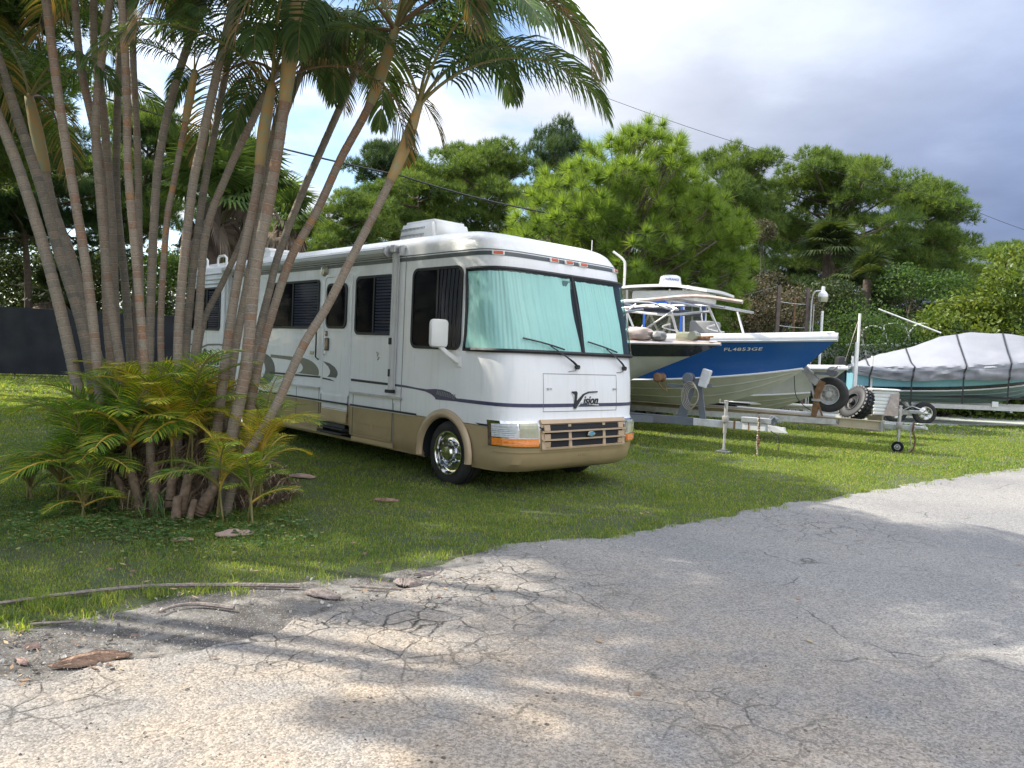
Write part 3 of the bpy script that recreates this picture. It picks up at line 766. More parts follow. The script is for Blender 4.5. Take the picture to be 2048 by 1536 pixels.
def wrapband(name, m, x0, y1, z0, z1, off=.003, nz=2, parent=None, fn=None, n=36, n_side=6, ylimits=None):
    mb = MB(); rows = []
    for j in range(nz + 1):
        z = z0 + (z1 - z0) * j / nz
        x0z = x0(z) if callable(x0) else x0; y1z = y1(z) if callable(y1) else y1
        us = useq(z, x0z, y1z, n_side, n)
        if len(us) != n + 1 + n_side: us = [us[0]] * (n + 1 + n_side - len(us)) + us
        k = len(us)
        rows.append([SP(u, z, off + (fn(i / (k - 1), j / nz) if fn else 0)) for i, u in enumerate(us)])
    k = len(rows[0]); vs = [p for r in rows for p in r]
    fs = [(j * k + i, j * k + i + 1, (j + 1) * k + i + 1, (j + 1) * k + i) for j in range(nz) for i in range(k - 1)]
    mb.add(vs, fs); return mb.build(name, m, parent or RV, True, fixn=False)

# upper double stripe, lower rule, belt stripe
wrapband('roof_stripe', M['charcoal'], -6.75, 2.40, 2.765, 2.815, .004)
wrapband('roof_stripe', M['charcoal'], -6.75, 2.40, 2.829, 2.840, .004, nz=1)
for x0, x1, y_ in ((-8.6, -5.95 - .62, -.004), (-5.95 + .62, -3.28, -.004), (-2.40, -.80, -.004), (-3.24, -2.44, -.03)):
    mb = MB(); mb.box(((x0 + x1) / 2, y_, .792), (x1 - x0, .012, .026)); mb.build('belt_trim', M['black'], RV)
    mb = MB(); mb.box(((x0 + x1) / 2, y_ - .002, .772), (x1 - x0, .016, .010)); mb.build('belt_bead', M['alu'], RV)
wrapband('belt_trim', M['black'], .38, .62, .780, .802, .004, nz=1, n=12, n_side=0)
wrapband('belt_trim', M['alu'], .38, .62, .768, .779, .006, nz=1, n=12, n_side=0)
wrapband('belt_stripe', M['navy'], .06, 2.40, 1.02, 1.062, .004, nz=1, n_side=0)
mb = MB()
sw = [(-1.30, 1.155), (-1.05, 1.150), (-.80, 1.135), (-.60, 1.13), (-.42, 1.145), (-.28, 1.145), (-.13, 1.125), (-.02, 1.08), (.0, 1.062), (.06, 1.058), (.06, 1.020), (.0, 1.022), (-.2, 1.02), (-.40, 1.015), (-.42, 1.04), (-.50, 1.075), (-.62, 1.10), (-.85, 1.115), (-1.05, 1.122), (-1.30, 1.125)]
mb.prism(sw, lambda a, b, t: V(a, t, b), -.0045, 0.0)
mb.build('swoosh_decal', M['navy'], RV)
mb = MB()
for i in range(11):
    mb.box((-.37 + i * .034, -.0055, 1.105 - i * .003), (.010 + .01 * rnd.random(), .003, .045 + .025 * rnd.random()), Euler((0, .3, 0)))
mb.build('swoosh_marks', M['letter_grey'], RV)
# side stripes and swooshes
def flat(name, m, poly, y=-.0045):
    return MB().prism(poly, lambda a, b, t: V(a, t, b), y, 0.0).build(name, m, RV)
flat('side_stripe', M['black'], [(-2.40, 1.132), (-1.30, 1.125), (-1.30, 1.156), (-2.40, 1.166)])
def arc(cx, cz, rx, rz, a0, a1, n=14):
    return [(cx + rx * math.cos(math.radians(a0 + (a1 - a0) * i / n)), cz + rz * math.sin(math.radians(a0 + (a1 - a0) * i / n))) for i in range(n + 1)]
flat('swoosh_decal', M['charcoal'], arc(-5.25, 1.17, .47, .27, 90, -88) + arc(-5.55, 1.17, .42, .22, -88, 88, 8))
flat('swoosh_decal', M['olive'], [(-4.95, 1.43), (-4.0, 1.415)] + arc(-3.95, 1.20, .62, .215, 88, 0, 10) + [(-3.35, 1.16), (-4.0, 1.165)] + arc(-4.05, 1.255, .22, .09, -80, 80, 8) + [(-4.4, 1.365), (-4.95, 1.38)])
flat('side_stripe', M['black'], [(-4.95, 1.11), (-3.27, 1.125), (-3.27, 1.152), (-4.95, 1.14)])
flat('swoosh_decal', M['charcoal'], [(-8.1, 1.40), (-7.9, 1.47), (-7.5, 1.545), (-6.95, 1.56), (-6.4, 1.53), (-6.4, 1.505), (-6.95, 1.53), (-7.5, 1.51), (-7.9, 1.43), (-8.1, 1.385)])
for z0, z1, m in ((1.505, 1.53, 'black'), (1.34, 1.365, 'charcoal'), (1.12, 1.145, 'black'), (.925, .935, 'letter_grey')):
    flat('side_stripe', M[m], [(-8.62, z0), (-8.12, z0), (-8.12, z1), (-8.62, z1)])
flat('side_stripe', M['black'], [(-8.0, 1.115), (-6.95, 1.100), (-6.95, 1.122), (-8.0, 1.14)])
flat('side_stripe', M['charcoal'], [(-6.88, 1.49), (-5.6, 1.45), (-5.6, 1.42), (-6.88, 1.455)])
tm = text_mesh('lettering', 'Vision', .40, M['letter'], .004, .35, 1.0, .012)
t = link('lettering', tm, RV); t.matrix_local = Matrix.Translation((-7.45, -.008, 1.29)) @ Euler((PI / 2, 0, 0)).to_matrix().to_4x4()
# slide-out room at the rear of this side
mb = MB(); mb.box((-7.66, -.022, 1.86), (1.66, .05, 2.0), bev=.02); so = mb.build('slide_out_panel', M['white'], RV, True)
for ob in list(RV.children):
    if ob.name.startswith('lettering') or (ob.name.startswith('side_stripe') and ob.data.vertices[0].co.x < -6.9) or (ob.name.startswith('swoosh_decal') and ob.data.vertices[0].co.x < -7.5):
        if ob.name.startswith('lettering'): ob.location.y = -.056
        else:
            for v in ob.data.vertices: v.co.y -= .05

# windows: frame, two panes, divider, blind
def rrect(x0, x1, z0, z1, r, n=5):
    pts = []
    for cx, cz, a in ((x1 - r, z1 - r, 0), (x0 + r, z1 - r, 90), (x0 + r, z0 + r, 180), (x1 - r, z0 + r, 270)):
        for i in range(n + 1):
            th = math.radians(a + 90 * i / n); pts.append((cx + r * math.cos(th), cz + r * math.sin(th)))
    return pts
def ring_prism(mb, outer, inner, y0, y1, mi=0):
    n = len(outer)
    for y, fl in ((y0, 0), (y1, 1)): pass
    vs = [V(a, y1, b) for a, b in outer] + [V(a, y1, b) for a, b in inner] + [V(a, y0, b) for a, b in outer] + [V(a, y0, b) for a, b in inner]
    fs = []
    for i in range(n):
        j = (i + 1) % n
        fs += [(i, j, n + j, n + i), (i, 2 * n + i, 2 * n + j, j), (n + i, n + j, 3 * n + j, 3 * n + i)]
    mb.add(vs, fs, mi)
def window(x0, x1, z0, z1, r, div=None, blind=None, y=0.0, curtain=False, parent=None):
    w = MB(); ring_prism(w, rrect(x0, x1, z0, z1, r), rrect(x0 + .035, x1 - .035, z0 + .035, z1 - .035, r * .75), y, y - .022)
    fr = w.build('window', M['black'], parent or RV)
    b = MB(); b.prism(rrect(x0 + .01, x1 - .01, z0 + .01, z1 - .01, r * .9), lambda a, c, t: V(a, t, c), y - .001, y - .0035); b.build('window_backing', M['shade_paint'], fr)  # flat near-black sheet stands for the unlit room behind
    if blind:
        bb = MB(); zz_ = z0 + .05
        while zz_ < z1 - .05:
            bb.box(((blind[0] + blind[1]) / 2, y - .0075, zz_), (blind[1] - blind[0], .002, .030), Euler((.35, 0, 0))); zz_ += .042
        o = bb.build('blind', M['blind_slat'], fr); o['kind'] = 'stuff'
    if curtain:
        c = MB(); c.grid(lambda a, b_: V(curtain[0] + a * (curtain[1] - curtain[0]) + .02 * b_, y - .006 - .004 * math.sin(a * 34 + 2 * math.sin(b_ * 3)), z0 + .04 + b_ * (z1 - z0 - .08)), 40, 3); c.build('curtain', M['curtain_dim'], fr, True)
    xs_ = [x0 + .03, x1 - .03] if div is None else [x0 + .03, div, x1 - .03]
    for a, b_ in zip(xs_, xs_[1:]):
        rr_ = rrect(a, b_, z0 + .03, z1 - .03, r * .6 if div is None else .03); g = MB(); g.add([V(p, y - .0150, q) for p, q in rr_], [tuple(range(len(rr_)))]); g.build('pane', M['glass_dark'], fr)
    if div is not None:
        d = MB(); d.box((div, y - .018, (z0 + z1) / 2), (.035, .012, z1 - z0 - .04)); d.build('divider', M['black'], fr)
    return fr
M['blind_slat'] = mat('blind_slat', (0.46, 0.50, 0.60), 0.6)
M['curtain_dim'] = mat('grey_curtain', (0.32, 0.32, 0.31), 0.9)
window(-.97, .045, 1.64, 2.66, .11, -.43, None, curtain=(-.42, .0))
window(-2.34, -1.395, 1.795, 2.615, .09, -1.86, (-1.83, -1.44))
window(-5.13, -3.375, 1.865, 2.615, .07, -4.20, (-4.17, -3.42))
window(-8.35, -6.95, 1.80, 2.61, .09, -7.55, (-7.5, -7.0), y=-.047)

# entry door
door = MB(); ring_prism(door, rrect(-3.245, -2.43, .86, 2.675, .11), rrect(-3.205, -2.47, .90, 2.635, .08), 0, -.018)
do = door.build('entry_door', M['white'], RV)
d2 = MB(); d2.prism(rrect(-3.195, -2.48, .60, 2.625, .07), lambda a, b, t: V(a, t, b), 0, -.012); d2.build('door_leaf', M['white'], do)
d2 = MB()
for x in (-3.225, -2.45): d2.box((x, -.012, 1.6), (.008, .006, 2.0))
d2.build('door_gap', M['black'], do)
window(-3.13, -2.555, 1.875, 2.54, .11, None, None, y=-.012, parent=do)
d2 = MB(); d2.box((-3.085, -.024, 1.64), (.10, .03, .19), bev=.012); d2.box((-3.12, -.02, 1.80), (.055, .02, .075), bev=.008); d2.build('door_handle', M['gloss_black'], do)
d2 = MB(); d2.tube([(-3.16, -.018, 1.56), (-3.16, -.018, 1.50)], .012, 8); d2.lathe([(.0, -.026), (.02, -.022), (.02, -.012)], 12, 'y', (-3.16, 0, 1.49)); d2.build('door_lock', M['chrome'], do)
flat('door_swoosh', M['charcoal'], [(-3.19, 1.385), (-3.0, 1.36), (-2.85, 1.31), (-2.77, 1.25), (-2.76, 1.20), (-2.80, 1.155), (-3.05, 1.155), (-2.98, 1.20), (-2.97, 1.25), (-3.03, 1.31), (-3.12, 1.35)], -.0165).parent = do
flat('door_swoosh', M['black'], [(-3.19, 1.118), (-2.95, 1.105), (-2.83, 1.10), (-2.95, 1.125), (-3.19, 1.14)], -.0165).parent = do
d2 = MB()
for z in (.70, .66, .555, .52): d2.box((-2.84, -.012, z), (.70, .012, .008))
d2.box((-2.84, -.014, .60), (.72, .014, .17)); d2.build('door_lower_trim', M['tan'], do)
st = MB(); st.box((-2.83, .08, .42), (.70, .30, .02)); st.box((-2.83, -.02, .355), (.68, .14, .025)); st.box((-2.83, -.03, .46), (.70, .015, .05)); st.box((-2.83, .15, .38), (.66, .02, .12)); st.build('entry_step', M['black'], RV)
gb = MB(); gb.tube([(-3.36, 0, 1.90), (-3.36, -.05, 1.87), (-3.36, -.05, 1.44), (-3.36, 0, 1.40)], .012, 8); gb.build('grab_bar', M['black'], RV)
fl_ = MB(); fl_.box((-3.55, -.01, 1.50), (.09, .02, .05)); fl_.lathe([(0, -.06), (.06, -.055), (.085, -.02), (.085, 0)], 20, 'y', (-3.23, 0, 2.735)); fl_.build('porch_light', M['lens_yellow'], RV)
# small peeling emblem by window
e = MB(); e.tube([(-1.76, -.004, 1.56), (-1.72, -.004, 1.55), (-1.74, -.004, 1.51), (-1.70, -.004, 1.49), (-1.73, -.004, 1.46)], .012, 5); e.build('worn_sticker', M['lens_yellow'], RV)
# storage hatches with aluminium sills
def hatch(x0, x1, z0, z1):
    h = MB()
    for a, b, c, d in ((x0, x1, z1, z1 + .006), (x0, x0 + .006, z0, z1), (x1 - .006, x1, z0, z1)):
        h.box(((a + b) / 2, -.0015, (c + d) / 2), (b - a, .004, d - c))
    o = h.build('hatch_seam', M['black'], RV); return o
for x0, x1 in ((-4.2, -3.27), (-2.40, -1.115)):
    s_ = MB(); s_.box(((x0 + x1) / 2, -.018, .975), (x1 - x0, .03, .022), bev=.006); s_.box(((x0 + x1) / 2, -.024, .958), (x1 - x0, .012, .014)); s_.build('hatch_sill', M['alu'], RV)
for x0, x1 in ((-4.02, -3.30), (-2.33, -1.335)):
    hatch(x0, x1, .37, .95)
    p = MB(); 
    for z in (.375,): p.box(((x0 + x1) / 2, -.006, z), (x1 - x0, .012, .012))
    p.box(((x0 + x1) / 2, -.006, .515), (.010, .012, .10)); p.box(((x0 + x1) / 2, -.003, .56), (x1 - x0 - .1, .004, .004)); p.build('hatch_trim', M['tan'], RV)
for c_, d_ in (((-4.0, .0, .335), (1.35, .02, .05)), ((-1.82, .0, .325), (1.02, .02, .06))): sk = MB(); sk.box(c_, d_); sk.build('skirt_lip', M['tan'], RV)
for x in (-1.31, -1.15, -6.80):
    vs_ = MB(); vs_.box((x, -.002, 1.8 if x != -1.31 else .62), (.008, .006, 2.05 if x != -1.31 else .56)); vs_.build('wall_seam', M['letter_grey'], RV)
# flares
def flare(cx, cz, ro, y, sgn):
    f = MB()
    def fn(a, b):
        th = math.radians(-12 + 204 * a); ph = PI * b
        rr = ro - .045 + .055 * math.cos(ph) ; yy = y - sgn * (.005 + .05 * math.sin(ph))
        z = cz + rr * math.sin(th) * 1.02
        return V(cx + rr * math.cos(th), yy, max(z, .30))
    f.grid(fn, 40, 8); return f.build('fender_flare', M['tan_flare'], RV, True)
flare(-.20, .36, .535, 0, 1); flare(-5.95, .36, .53, 0, 1); flare(-.20, .36, .535, RVW, -1)
# wheels
def wheel(cx, cy, cz, side, name='wheel', R=.40, rim_r=.262, w=.24, hub=True, dish=.05, parent=None, rimm='chrome', tm='rubber'):
    """side=-1: outer face toward -y"""
    t = MB()
    prof = [(rim_r, -w / 2 + .01), (rim_r + .02, -w / 2), (R - .045, -w / 2 - .004), (R - .015, -w / 2 + .012), (R, -w / 2 + .04), (R, -.055), (R - .012, -.05), (R - .012, -.04), (R, -.035), (R, -.004), (R - .012, -.002), (R - .012, .008), (R, .012), (R, w / 2 - .04), (R - .015, w / 2 - .012), (R - .045, w / 2), (rim_r + .02, w / 2), (rim_r, w / 2 - .01)]
    t.lathe(prof, 40, 'y', (cx, cy, cz), cap=False)
    wh = t.build(name, M[tm], parent, True)
    wh['n'] = 0; del wh['n']
    r = MB(); s = side
    pr = [(rim_r + .008, s * (w / 2 + .006)), (rim_r + .008, s * (w / 2 + .012)), (rim_r - .008, s * (w / 2 + .012)), (rim_r - .02, s * (w / 2 - .01)), (rim_r - .03, s * (w / 2 - .05)), (rim_r * .68, s * (w / 2 - dish - .01)), (rim_r * .48, s * (w / 2 - dish + .015)), (rim_r * .46, s * (w / 2 - dish + .02)), (rim_r * .40, s * (w / 2 - dish + .02)), (rim_r * .38, s * (w / 2 - dish + .06)), (rim_r * .30, s * (w / 2 - dish + .085)), (rim_r * .0 + .001, s * (w / 2 - dish + .09))]
    r.lathe(pr, 40, 'y', (cx, cy, cz), cap=False); r.build('rim', M[rimm], wh, True)
    if hub:
        h = MB()
        for k in range(8):
            a = 2 * PI * k / 8; h.lathe([(.001, s * (w / 2 - dish + .06)), (.014, s * (w / 2 - dish + .055)), (.016, s * (w / 2 - dish + .01))], 8, 'y', (cx + rim_r * .55 * math.cos(a), cy, cz + rim_r * .55 * math.sin(a)))
        h.build('lug_nuts', M[rimm], wh, True)
        h = MB()
        for k in range(8):
            a = 2 * PI * (k + .5) / 8; h.lathe([(.001, s * (w / 2 - .060)), (.026, s * (w / 2 - .059)), (.027, s * (w / 2 - .075))], 10, 'y', (cx + rim_r * .79 * math.cos(a), cy, cz + rim_r * .79 * math.sin(a)))
        h.build('hand_hole_shade', M['shade_paint'], wh)  # dark discs painted as the shade in the rim holes
    return wh
for cx, cy, sd_ in ((-.16, .16, -1), (-.16, RVW - .16, 1), (-5.95, .17, -1), (-5.95, .46, -1), (-5.95, RVW - .17, 1)):
    wheel(cx, cy, .375, sd_, parent=RV)
ax = MB(); ax.tube([(-.16, .3, .36), (-.16, RVW - .3, .36)], .05, 8); ax.tube([(-5.95, .3, .40), (-5.95, RVW - .3, .40)], .08, 8); ax.box((-3.9, .7, .42), (8.2, .1, .2)); ax.box((-3.9, RVW - .7, .42), (8.2, .1, .2)); ax.box((-3.5, RVW / 2, .35), (1.6, 1.2, .25)); ax.build('chassis', M['black'], RV)

# windshield: gasket, backing, pleated curtain, glass, divider
ws_x0 = lambda z: .14
ws_y1 = lambda z: RVW - .02
def pleat(a, b):
    h = .0035 * math.sin(a * 170 + 3 * math.sin(b * 2.1 + a * 9)) + .006 * math.sin(a * 58 + 2.2 * b + 2 * math.sin(a * 11)) + .008 * mnoise.noise(V(a * 13, b * 1.6, 3)) + .006 * abs(mnoise.noise(V(a * 30 + b * 4, b * .8, 9)))
    return h
WZ0, WZ1 = 1.655, 2.605
bk = wrapband('windshield', M['shade_paint'], ws_x0, ws_y1, WZ0, WZ1, .004, nz=8, n_side=0)  # backing sheet painted as the shade inside the cab
wrapband('curtain', M['curtain'], lambda z: .16, lambda z: 1.17 + .03 * math.sin(z * 5), WZ0 + .01, WZ1 - .03, .022, nz=14, parent=bk, fn=pleat, n=150, n_side=0)
cu2 = MB(); rows = []
nzz, nn = 14, 110
for j in range(nzz + 1):
    z = WZ0 + .01 + (WZ1 - .06 - WZ0) * j / nzz
    y0, y1 = 1.27, 2.02
    for i in range(nn + 1):
        a = i / nn; y = y0 + (y1 - y0) * a
        rows.append(SP(u_lat(y), z, .022 + pleat(a * .55 + 3, j / nzz)))
cu2.add(rows, [(j * (nn + 1) + i, j * (nn + 1) + i + 1, (j + 1) * (nn + 1) + i + 1, (j + 1) * (nn + 1) + i) for j in range(nzz) for i in range(nn)])
cu2.build('curtain', M['curtain'], bk, True, fixn=False)
for (a0, a1) in ((lambda z: .14, lambda z: 1.205), ):
    wrapband('pane', M['glass_teal'], a0, a1, WZ0, WZ1, .040, nz=6, parent=bk, n_side=0)
pr2 = MB(); rows = []
for j in range(7):
    z = WZ0 + (WZ1 - WZ0) * j / 6
    for i in range(25):
        th = math.acos(1 - 2 * 1.215 / RVW) + (PI - .1 - math.acos(1 - 2 * 1.215 / RVW)) * i / 24
        rows.append(SP(u_lat(RVW * (.5 - .5 * math.cos(th))), z, .040))
pr2.add(rows, [(j * 25 + i, j * 25 + i + 1, (j + 1) * 25 + i + 1, (j + 1) * 25 + i) for j in range(6) for i in range(24)])
pr2.build('pane', M['glass_teal'], bk, True, fixn=False)
gk = MB()
us0 = useq(WZ0, .14, RVW - .02, 0, 40); us1 = useq(WZ1, .14, RVW - .02, 0, 40)
def rc(path_u, z): return [SP(u, z, .030) for u in path_u]
loop = rc(us0, WZ0) + [SP(us0[-1] + (us1[-1] - us0[-1]) * k / 6, WZ0 + (WZ1 - WZ0) * k / 6, .03) for k in range(1, 6)] + list(reversed(rc(us1, WZ1))) + [SP(us1[0] + (us0[0] - us1[0]) * k / 6, WZ1 + (WZ0 - WZ1) * k / 6, .03) for k in range(1, 6)]
gk.tube(loop, .026, 6, closed=True); gk.build('gasket', M['black'], bk, True)
dv = MB(); dv.tube([SP(u_lat(1.21), WZ0 + (WZ1 - WZ0) * k / 8, .040) for k in range(9)], .016, 6); dv.build('divider', M['black'], bk, True)
rm = MB(); rm.box(SP(u_lat(1.15), 2.50, .012), (.02, .2, .1), bev=.01); rm.build('rear_view_mirror', M['letter_grey'], bk)

# wipers
def wiper(py, pz, ty, tz, ey0, ez0, ey1, ez1):
    w = MB(); u = u_lat
    base = SP(u(py), pz, .03); tip = SP(u(ty), tz, .075)
    w.tube([base, base.lerp(tip, .25) + V(.03, 0, 0), base.lerp(tip, .6) + V(.03, 0, 0), tip], [.017, .013, .008, .006], 6)
    w.lathe([(0, .05), (.028, .045), (.03, .0)], 12, 'x', SP(u(py), pz, 0))
    bl = [SP(u(ey0 + (ey1 - ey0) * k / 8), ez0 + (ez1 - ez0) * k / 8, .060 + .012 * math.sin(PI * k / 8)) for k in range(9)]
    w.tube(bl, .010, 5); w.tube([base + V(.0, -.02, -.02), base + V(.0, -.05, -.05), base + V(0, -.16, -.06)], .004, 5)
    return w.build('wiper', M['gloss_black'], RV, True)
wiper(1.10, 1.50, .62, 1.72, .26, 1.80, .86, 1.69)
wiper(2.02, 1.50, 1.62, 1.72, 1.30, 1.80, 1.84, 1.69)

# marker lights on the cap
for y in (.14, .97, 1.235, 1.50, 2.20):
    u = u_lat(y); c = SP(u, 2.79, .012); n = (SP(u, 2.79, .02) - SP(u, 2.79, .0)).normalized()
    R = n.to_track_quat('X', 'Z').to_matrix()
    l1 = MB(); l1.box(c, (.03, .15, .052), R, bev=.008); hold = l1.build('marker_light', M['white_plastic'], RV)
    l1 = MB(); l1.box(c + n * .012, (.028, .115, .040), R, bev=.01); l1.build('lens', M['red_amber'], hold)
# hood panel, latches, logo
hp = MB()
def hood_edge(y0, z0, y1, z1):
    hp.tube([SP(u_lat(y0 + (y1 - y0) * k / 10), z0 + (z1 - z0) * k / 10, .001) for k in range(11)], .004, 4)
for a in ((.53, .97, .53, 1.412), (.53, 1.412, 1.85, 1.412), (1.85, 1.412, 1.85, .97), (.53, .97, 1.85, .97)): hood_edge(*a)
hpo = hp.build('hood_panel', M['letter_grey'], RV)
for y in (.60, 1.79):
    c = SP(u_lat(y), 1.236, .006); l1 = MB(); l1.box(c, (.016, .035, .024), bev=.004); l1.box(c + V(.0, .05, .0), (.008, .02, .02)); l1.build('latch', M['alu'], hpo)
def on_front(name, me, y, z, off, parent):
    o = link(name, me, parent)
    for v in me.vertices:
        yy = y + v.co.x; zz_ = z + v.co.y; p = SP(u_lat(yy), zz_, off + v.co.z); v.co = p
    me.update(); return o
tm = text_mesh('badge_lettering', 'ision', .145, M['letter'], .003, .35, 1.0, .002)
on_front('badge_lettering', tm, 1.335, 1.095, .009, RV)
lg = MB()
lg.prism([(1.00, 1.205), (1.08, 1.21), (1.10, 1.19), (1.085, 1.09), (1.20, 1.175), (1.30, 1.205), (1.47, 1.21), (1.47, 1.195), (1.31, 1.188), (1.22, 1.16), (1.075, 1.00), (1.035, 1.0), (1.055, 1.17), (1.00, 1.19)], lambda a, b, t: SP(u_lat(a), b, t), .006, .011)
lg.build('badge_lettering', M['letter'], RV)
lg = MB(); lg.prism([(.99, 1.19), (1.02, 1.17), (1.05, .985), (1.075, .985), (1.16, 1.06), (1.50, 1.03), (1.49, 1.05), (1.17, 1.075), (1.1, 1.05), (1.07, 1.09)], lambda a, b, t: SP(u_lat(a), b, t), .0045, .006)
lg.build('badge_shadow', M['lens'], RV)
# headlights
def headlight(side):
    f = (lambda y: y) if side == 0 else (lambda y: RVW - y)
    def yy(a, b): return [SP(u_lat(f(a + (b - a) * k / 6)), 0, 0) for k in range(7)]
    def blk(name, ya, yb, z0, z1, off, m, par, rib=0):
        mb = MB(); 
        def fn(a, b):
            y = f(ya + (yb - ya) * a); z = z0 + (z1 - z0) * b
            return SP(u_lat(y), z, off + (rib * (0.5 + .5 * math.sin(b * 40))))
        mb.grid(fn, 10, 14 if rib else 6)
        # rim skirt
        ring = [(i / 10, 0) for i in range(11)] + [(1, j / 3) for j in range(1, 4)] + [(1 - i / 10, 1) for i in range(1, 11)] + [(0, 1 - j / 3) for j in range(1, 3)]
        vs = []; 
        for a, b in ring:
            y = f(ya + (yb - ya) * a); z = z0 + (z1 - z0) * b
            vs += [SP(u_lat(y), z, off), SP(u_lat(y), z, 0.0)]
        n = len(ring); mb.add(vs, [(2 * i, 2 * ((i + 1) % n), 2 * ((i + 1) % n) + 1, 2 * i + 1) for i in range(n)])
        return mb.build(name, m, par, False, fixn=True)
    hl = blk('headlight', .012, .432, .560, .855, .010, M['chrome'], RV)
    blk('lens', .19, .405, .675, .830, .026, M['lens_yellow'], hl)
    blk('parking_light', .022, .170, .675, .822, .024, M['lens'], hl, rib=.006)
    blk('turn_signal', .022, .405, .580, .664, .026, M['amber'], hl, rib=.004)
headlight(0); headlight(1)
# grille: frame bars with real openings over a near-black sheet painted as shade
GY0, GY1, GZ0, GZ1 = .455, RVW - .455, .535, .865
gr = MB()
def gbar(ya, yb, za, zb, off0=.0, off1=.035, n=14):
    def sec(k): return ya + (yb - ya) * k / n
    vs = []
    for k in range(n + 1):
        for z, o in ((za, off0), (za + .004, off1), (zb - .004, off1), (zb, off0)): vs.append(SP(u_lat(sec(k)), z, o))
    fs = [(4 * k + i, 4 * k + i + 1, 4 * (k + 1) + i + 1, 4 * (k + 1) + i) for k in range(n) for i in range(3)]
    fs += [(0, 1, 2, 3), (4 * n, 4 * n + 3, 4 * n + 2, 4 * n + 1)]
    gr.add(vs, fs)
gbar(GY0, GY1, .815, .870); gbar(GY0, GY1, .728, .752); gbar(GY0, GY1, .632, .656); gbar(GY0, GY1, .535, .560)
for y in (GY0 + .0, .90, GY1 - .44, GY1 - .05): gbar(y, y + .05, .535, .870, .0, .036, 2)
for z in (.77, .67, .58): gbar(GY0 + .04, GY0 + .13, z - .02, z + .045, .0, .022, 3); gbar(GY1 - .14, GY1 - .04, z - .02, z + .045, .0, .022, 3)
gro = gr.build('grille', M['grille_tan'], RV, False)
gi = MB(); rows = []
for j in range(9):
    for i in range(31): rows.append(SP(u_lat(GY0 + (GY1 - GY0) * i / 30), GZ0 + (GZ1 - GZ0) * j / 8, .008))
gi.add(rows, [(k * 31 + i, k * 31 + i + 1, k * 31 + 32 + i, k * 31 + 31 + i) for i in range(30) for k in range(8)]); gi.build('grille_shade', M['shade_paint'], gro, fixn=False)
bd = MB(); c = SP(u_lat(1.27), .692, .038); bd.lathe([(.001, .016), (.052, .012), (.060, 0)], 24, 'x', (0, 0, 0)); 
for i, v in enumerate(bd.v): bd.v[i] = (v[0] + c.x, v[1] * 1.0 + c.y, v[2] * .52 + c.z)
bdo = bd.build('emblem', M['blue_badge'], gro, True)
bd = MB(); bd.lathe([(.052, .012), (.064, .010), (.066, 0)], 24, 'x', (0, 0, 0), cap=False)
for i, v in enumerate(bd.v): bd.v[i] = (v[0] + c.x + .001, v[1] + c.y, v[2] * .55 + c.z)
bd.build('emblem_rim', M['chrome'], bdo, True)
tm = text_mesh('emblem_lettering', 'Ford', .045, M['letter_pale'], .001, .3); 
for v in tm.vertices: v.co = V(c.x + .017, c.y + v.co.x, c.z + v.co.y)
link('emblem_lettering', tm, bdo)
tm = text_mesh('bumper_lettering', 'F O R D', .05, M['tan_flare'], .002); on_front('bumper_lettering', tm, 1.21, .44, .003, RV)
wrapband('bumper_lip', M['tan'], .50, 1.92, .50, .53, .012, nz=1, n_side=0)
# mirrors
def mirror(side):
    f = (lambda y: y) if side == 0 else (lambda y: RVW - y)
    mb = MB(); arm = [(.02, f(-.0), 1.50), (.03, f(-.06), 1.52), (-.02, f(-.16), 1.60), (-.06, f(-.24), 1.68)]
    mb.tube(arm, [.045, .042, .034, .028], 8); mb.box((.03, f(-.01), 1.50), (.09, .04, .13), bev=.015)
    mo = mb.build('mirror', M['white_plastic'], RV, True)
    hd = MB(); hd.box((-.06, f(-.26), 1.83), (.12, .225, .335), Euler((0, 0, -.35 if side == 0 else .35)), bev=.045); hd.build('mirror_head', M['white_plastic'], mo, True)
    am = MB(); am.box((-.02, f(-.135), 1.585), (.05, .03, .035), Euler((0, .5, 0)), bev=.01); am.build('turn_signal', M['orange'], mo)
mirror(0); mirror(1)
# awning
aw = MB(); aw.tube([(-6.7, -.10, 2.90), (-1.45, -.10, 2.90)], .062, 16); awn = aw.build('awning', M['awning'], RV, True)
r_ = MB(); 
for k in range(7):
    a = 2 * PI * k / 7; r_.tube([(-6.7, -.10 + .062 * math.cos(a), 2.90 + .062 * math.sin(a)), (-1.46, -.10 + .062 * math.cos(a), 2.90 + .062 * math.sin(a))], .0035, 4)
r_.build('awning_rib', M['letter_grey'], awn)
r_ = MB(); r_.lathe([(.001, .04), (.075, .035), (.08, 0), (.06, -.02)], 20, 'x', (-1.45, -.10, 2.90)); r_.build('awning_cap', M['alu'], awn); r_ = MB(); r_.box((-1.33, -.06, 2.93), (.10, .10, .10), bev=.01); r_.box((-1.22, -.03, 2.90), (.05, .06, .12)); r_.build('awning_end', M['alu'], awn)
r_ = MB(); r_.box((-4.0, .01, 2.96), (5.6, .05, .035)); r_.build('awning_rail', M['awning'], awn)
for x in (-1.34, -6.62):
    a_ = MB(); a_.box((x, -.045, 1.98), (.055, .05, 1.82)); a_.box((x + .02, -.022, 1.98), (.075, .02, 1.80)); a_.build('awning_arm', M['awning'], awn)
    for c_, d_ in (((x + .01, -.06, 1.055), (.12, .09, .045)), ((x, -.08, 1.30), (.02, .03, .10)), ((x, -.075, 1.72), (.05, .035, .09))): a_ = MB(); a_.box(c_, d_, bev=.008); a_.build('arm_bracket', M['black'], awn)
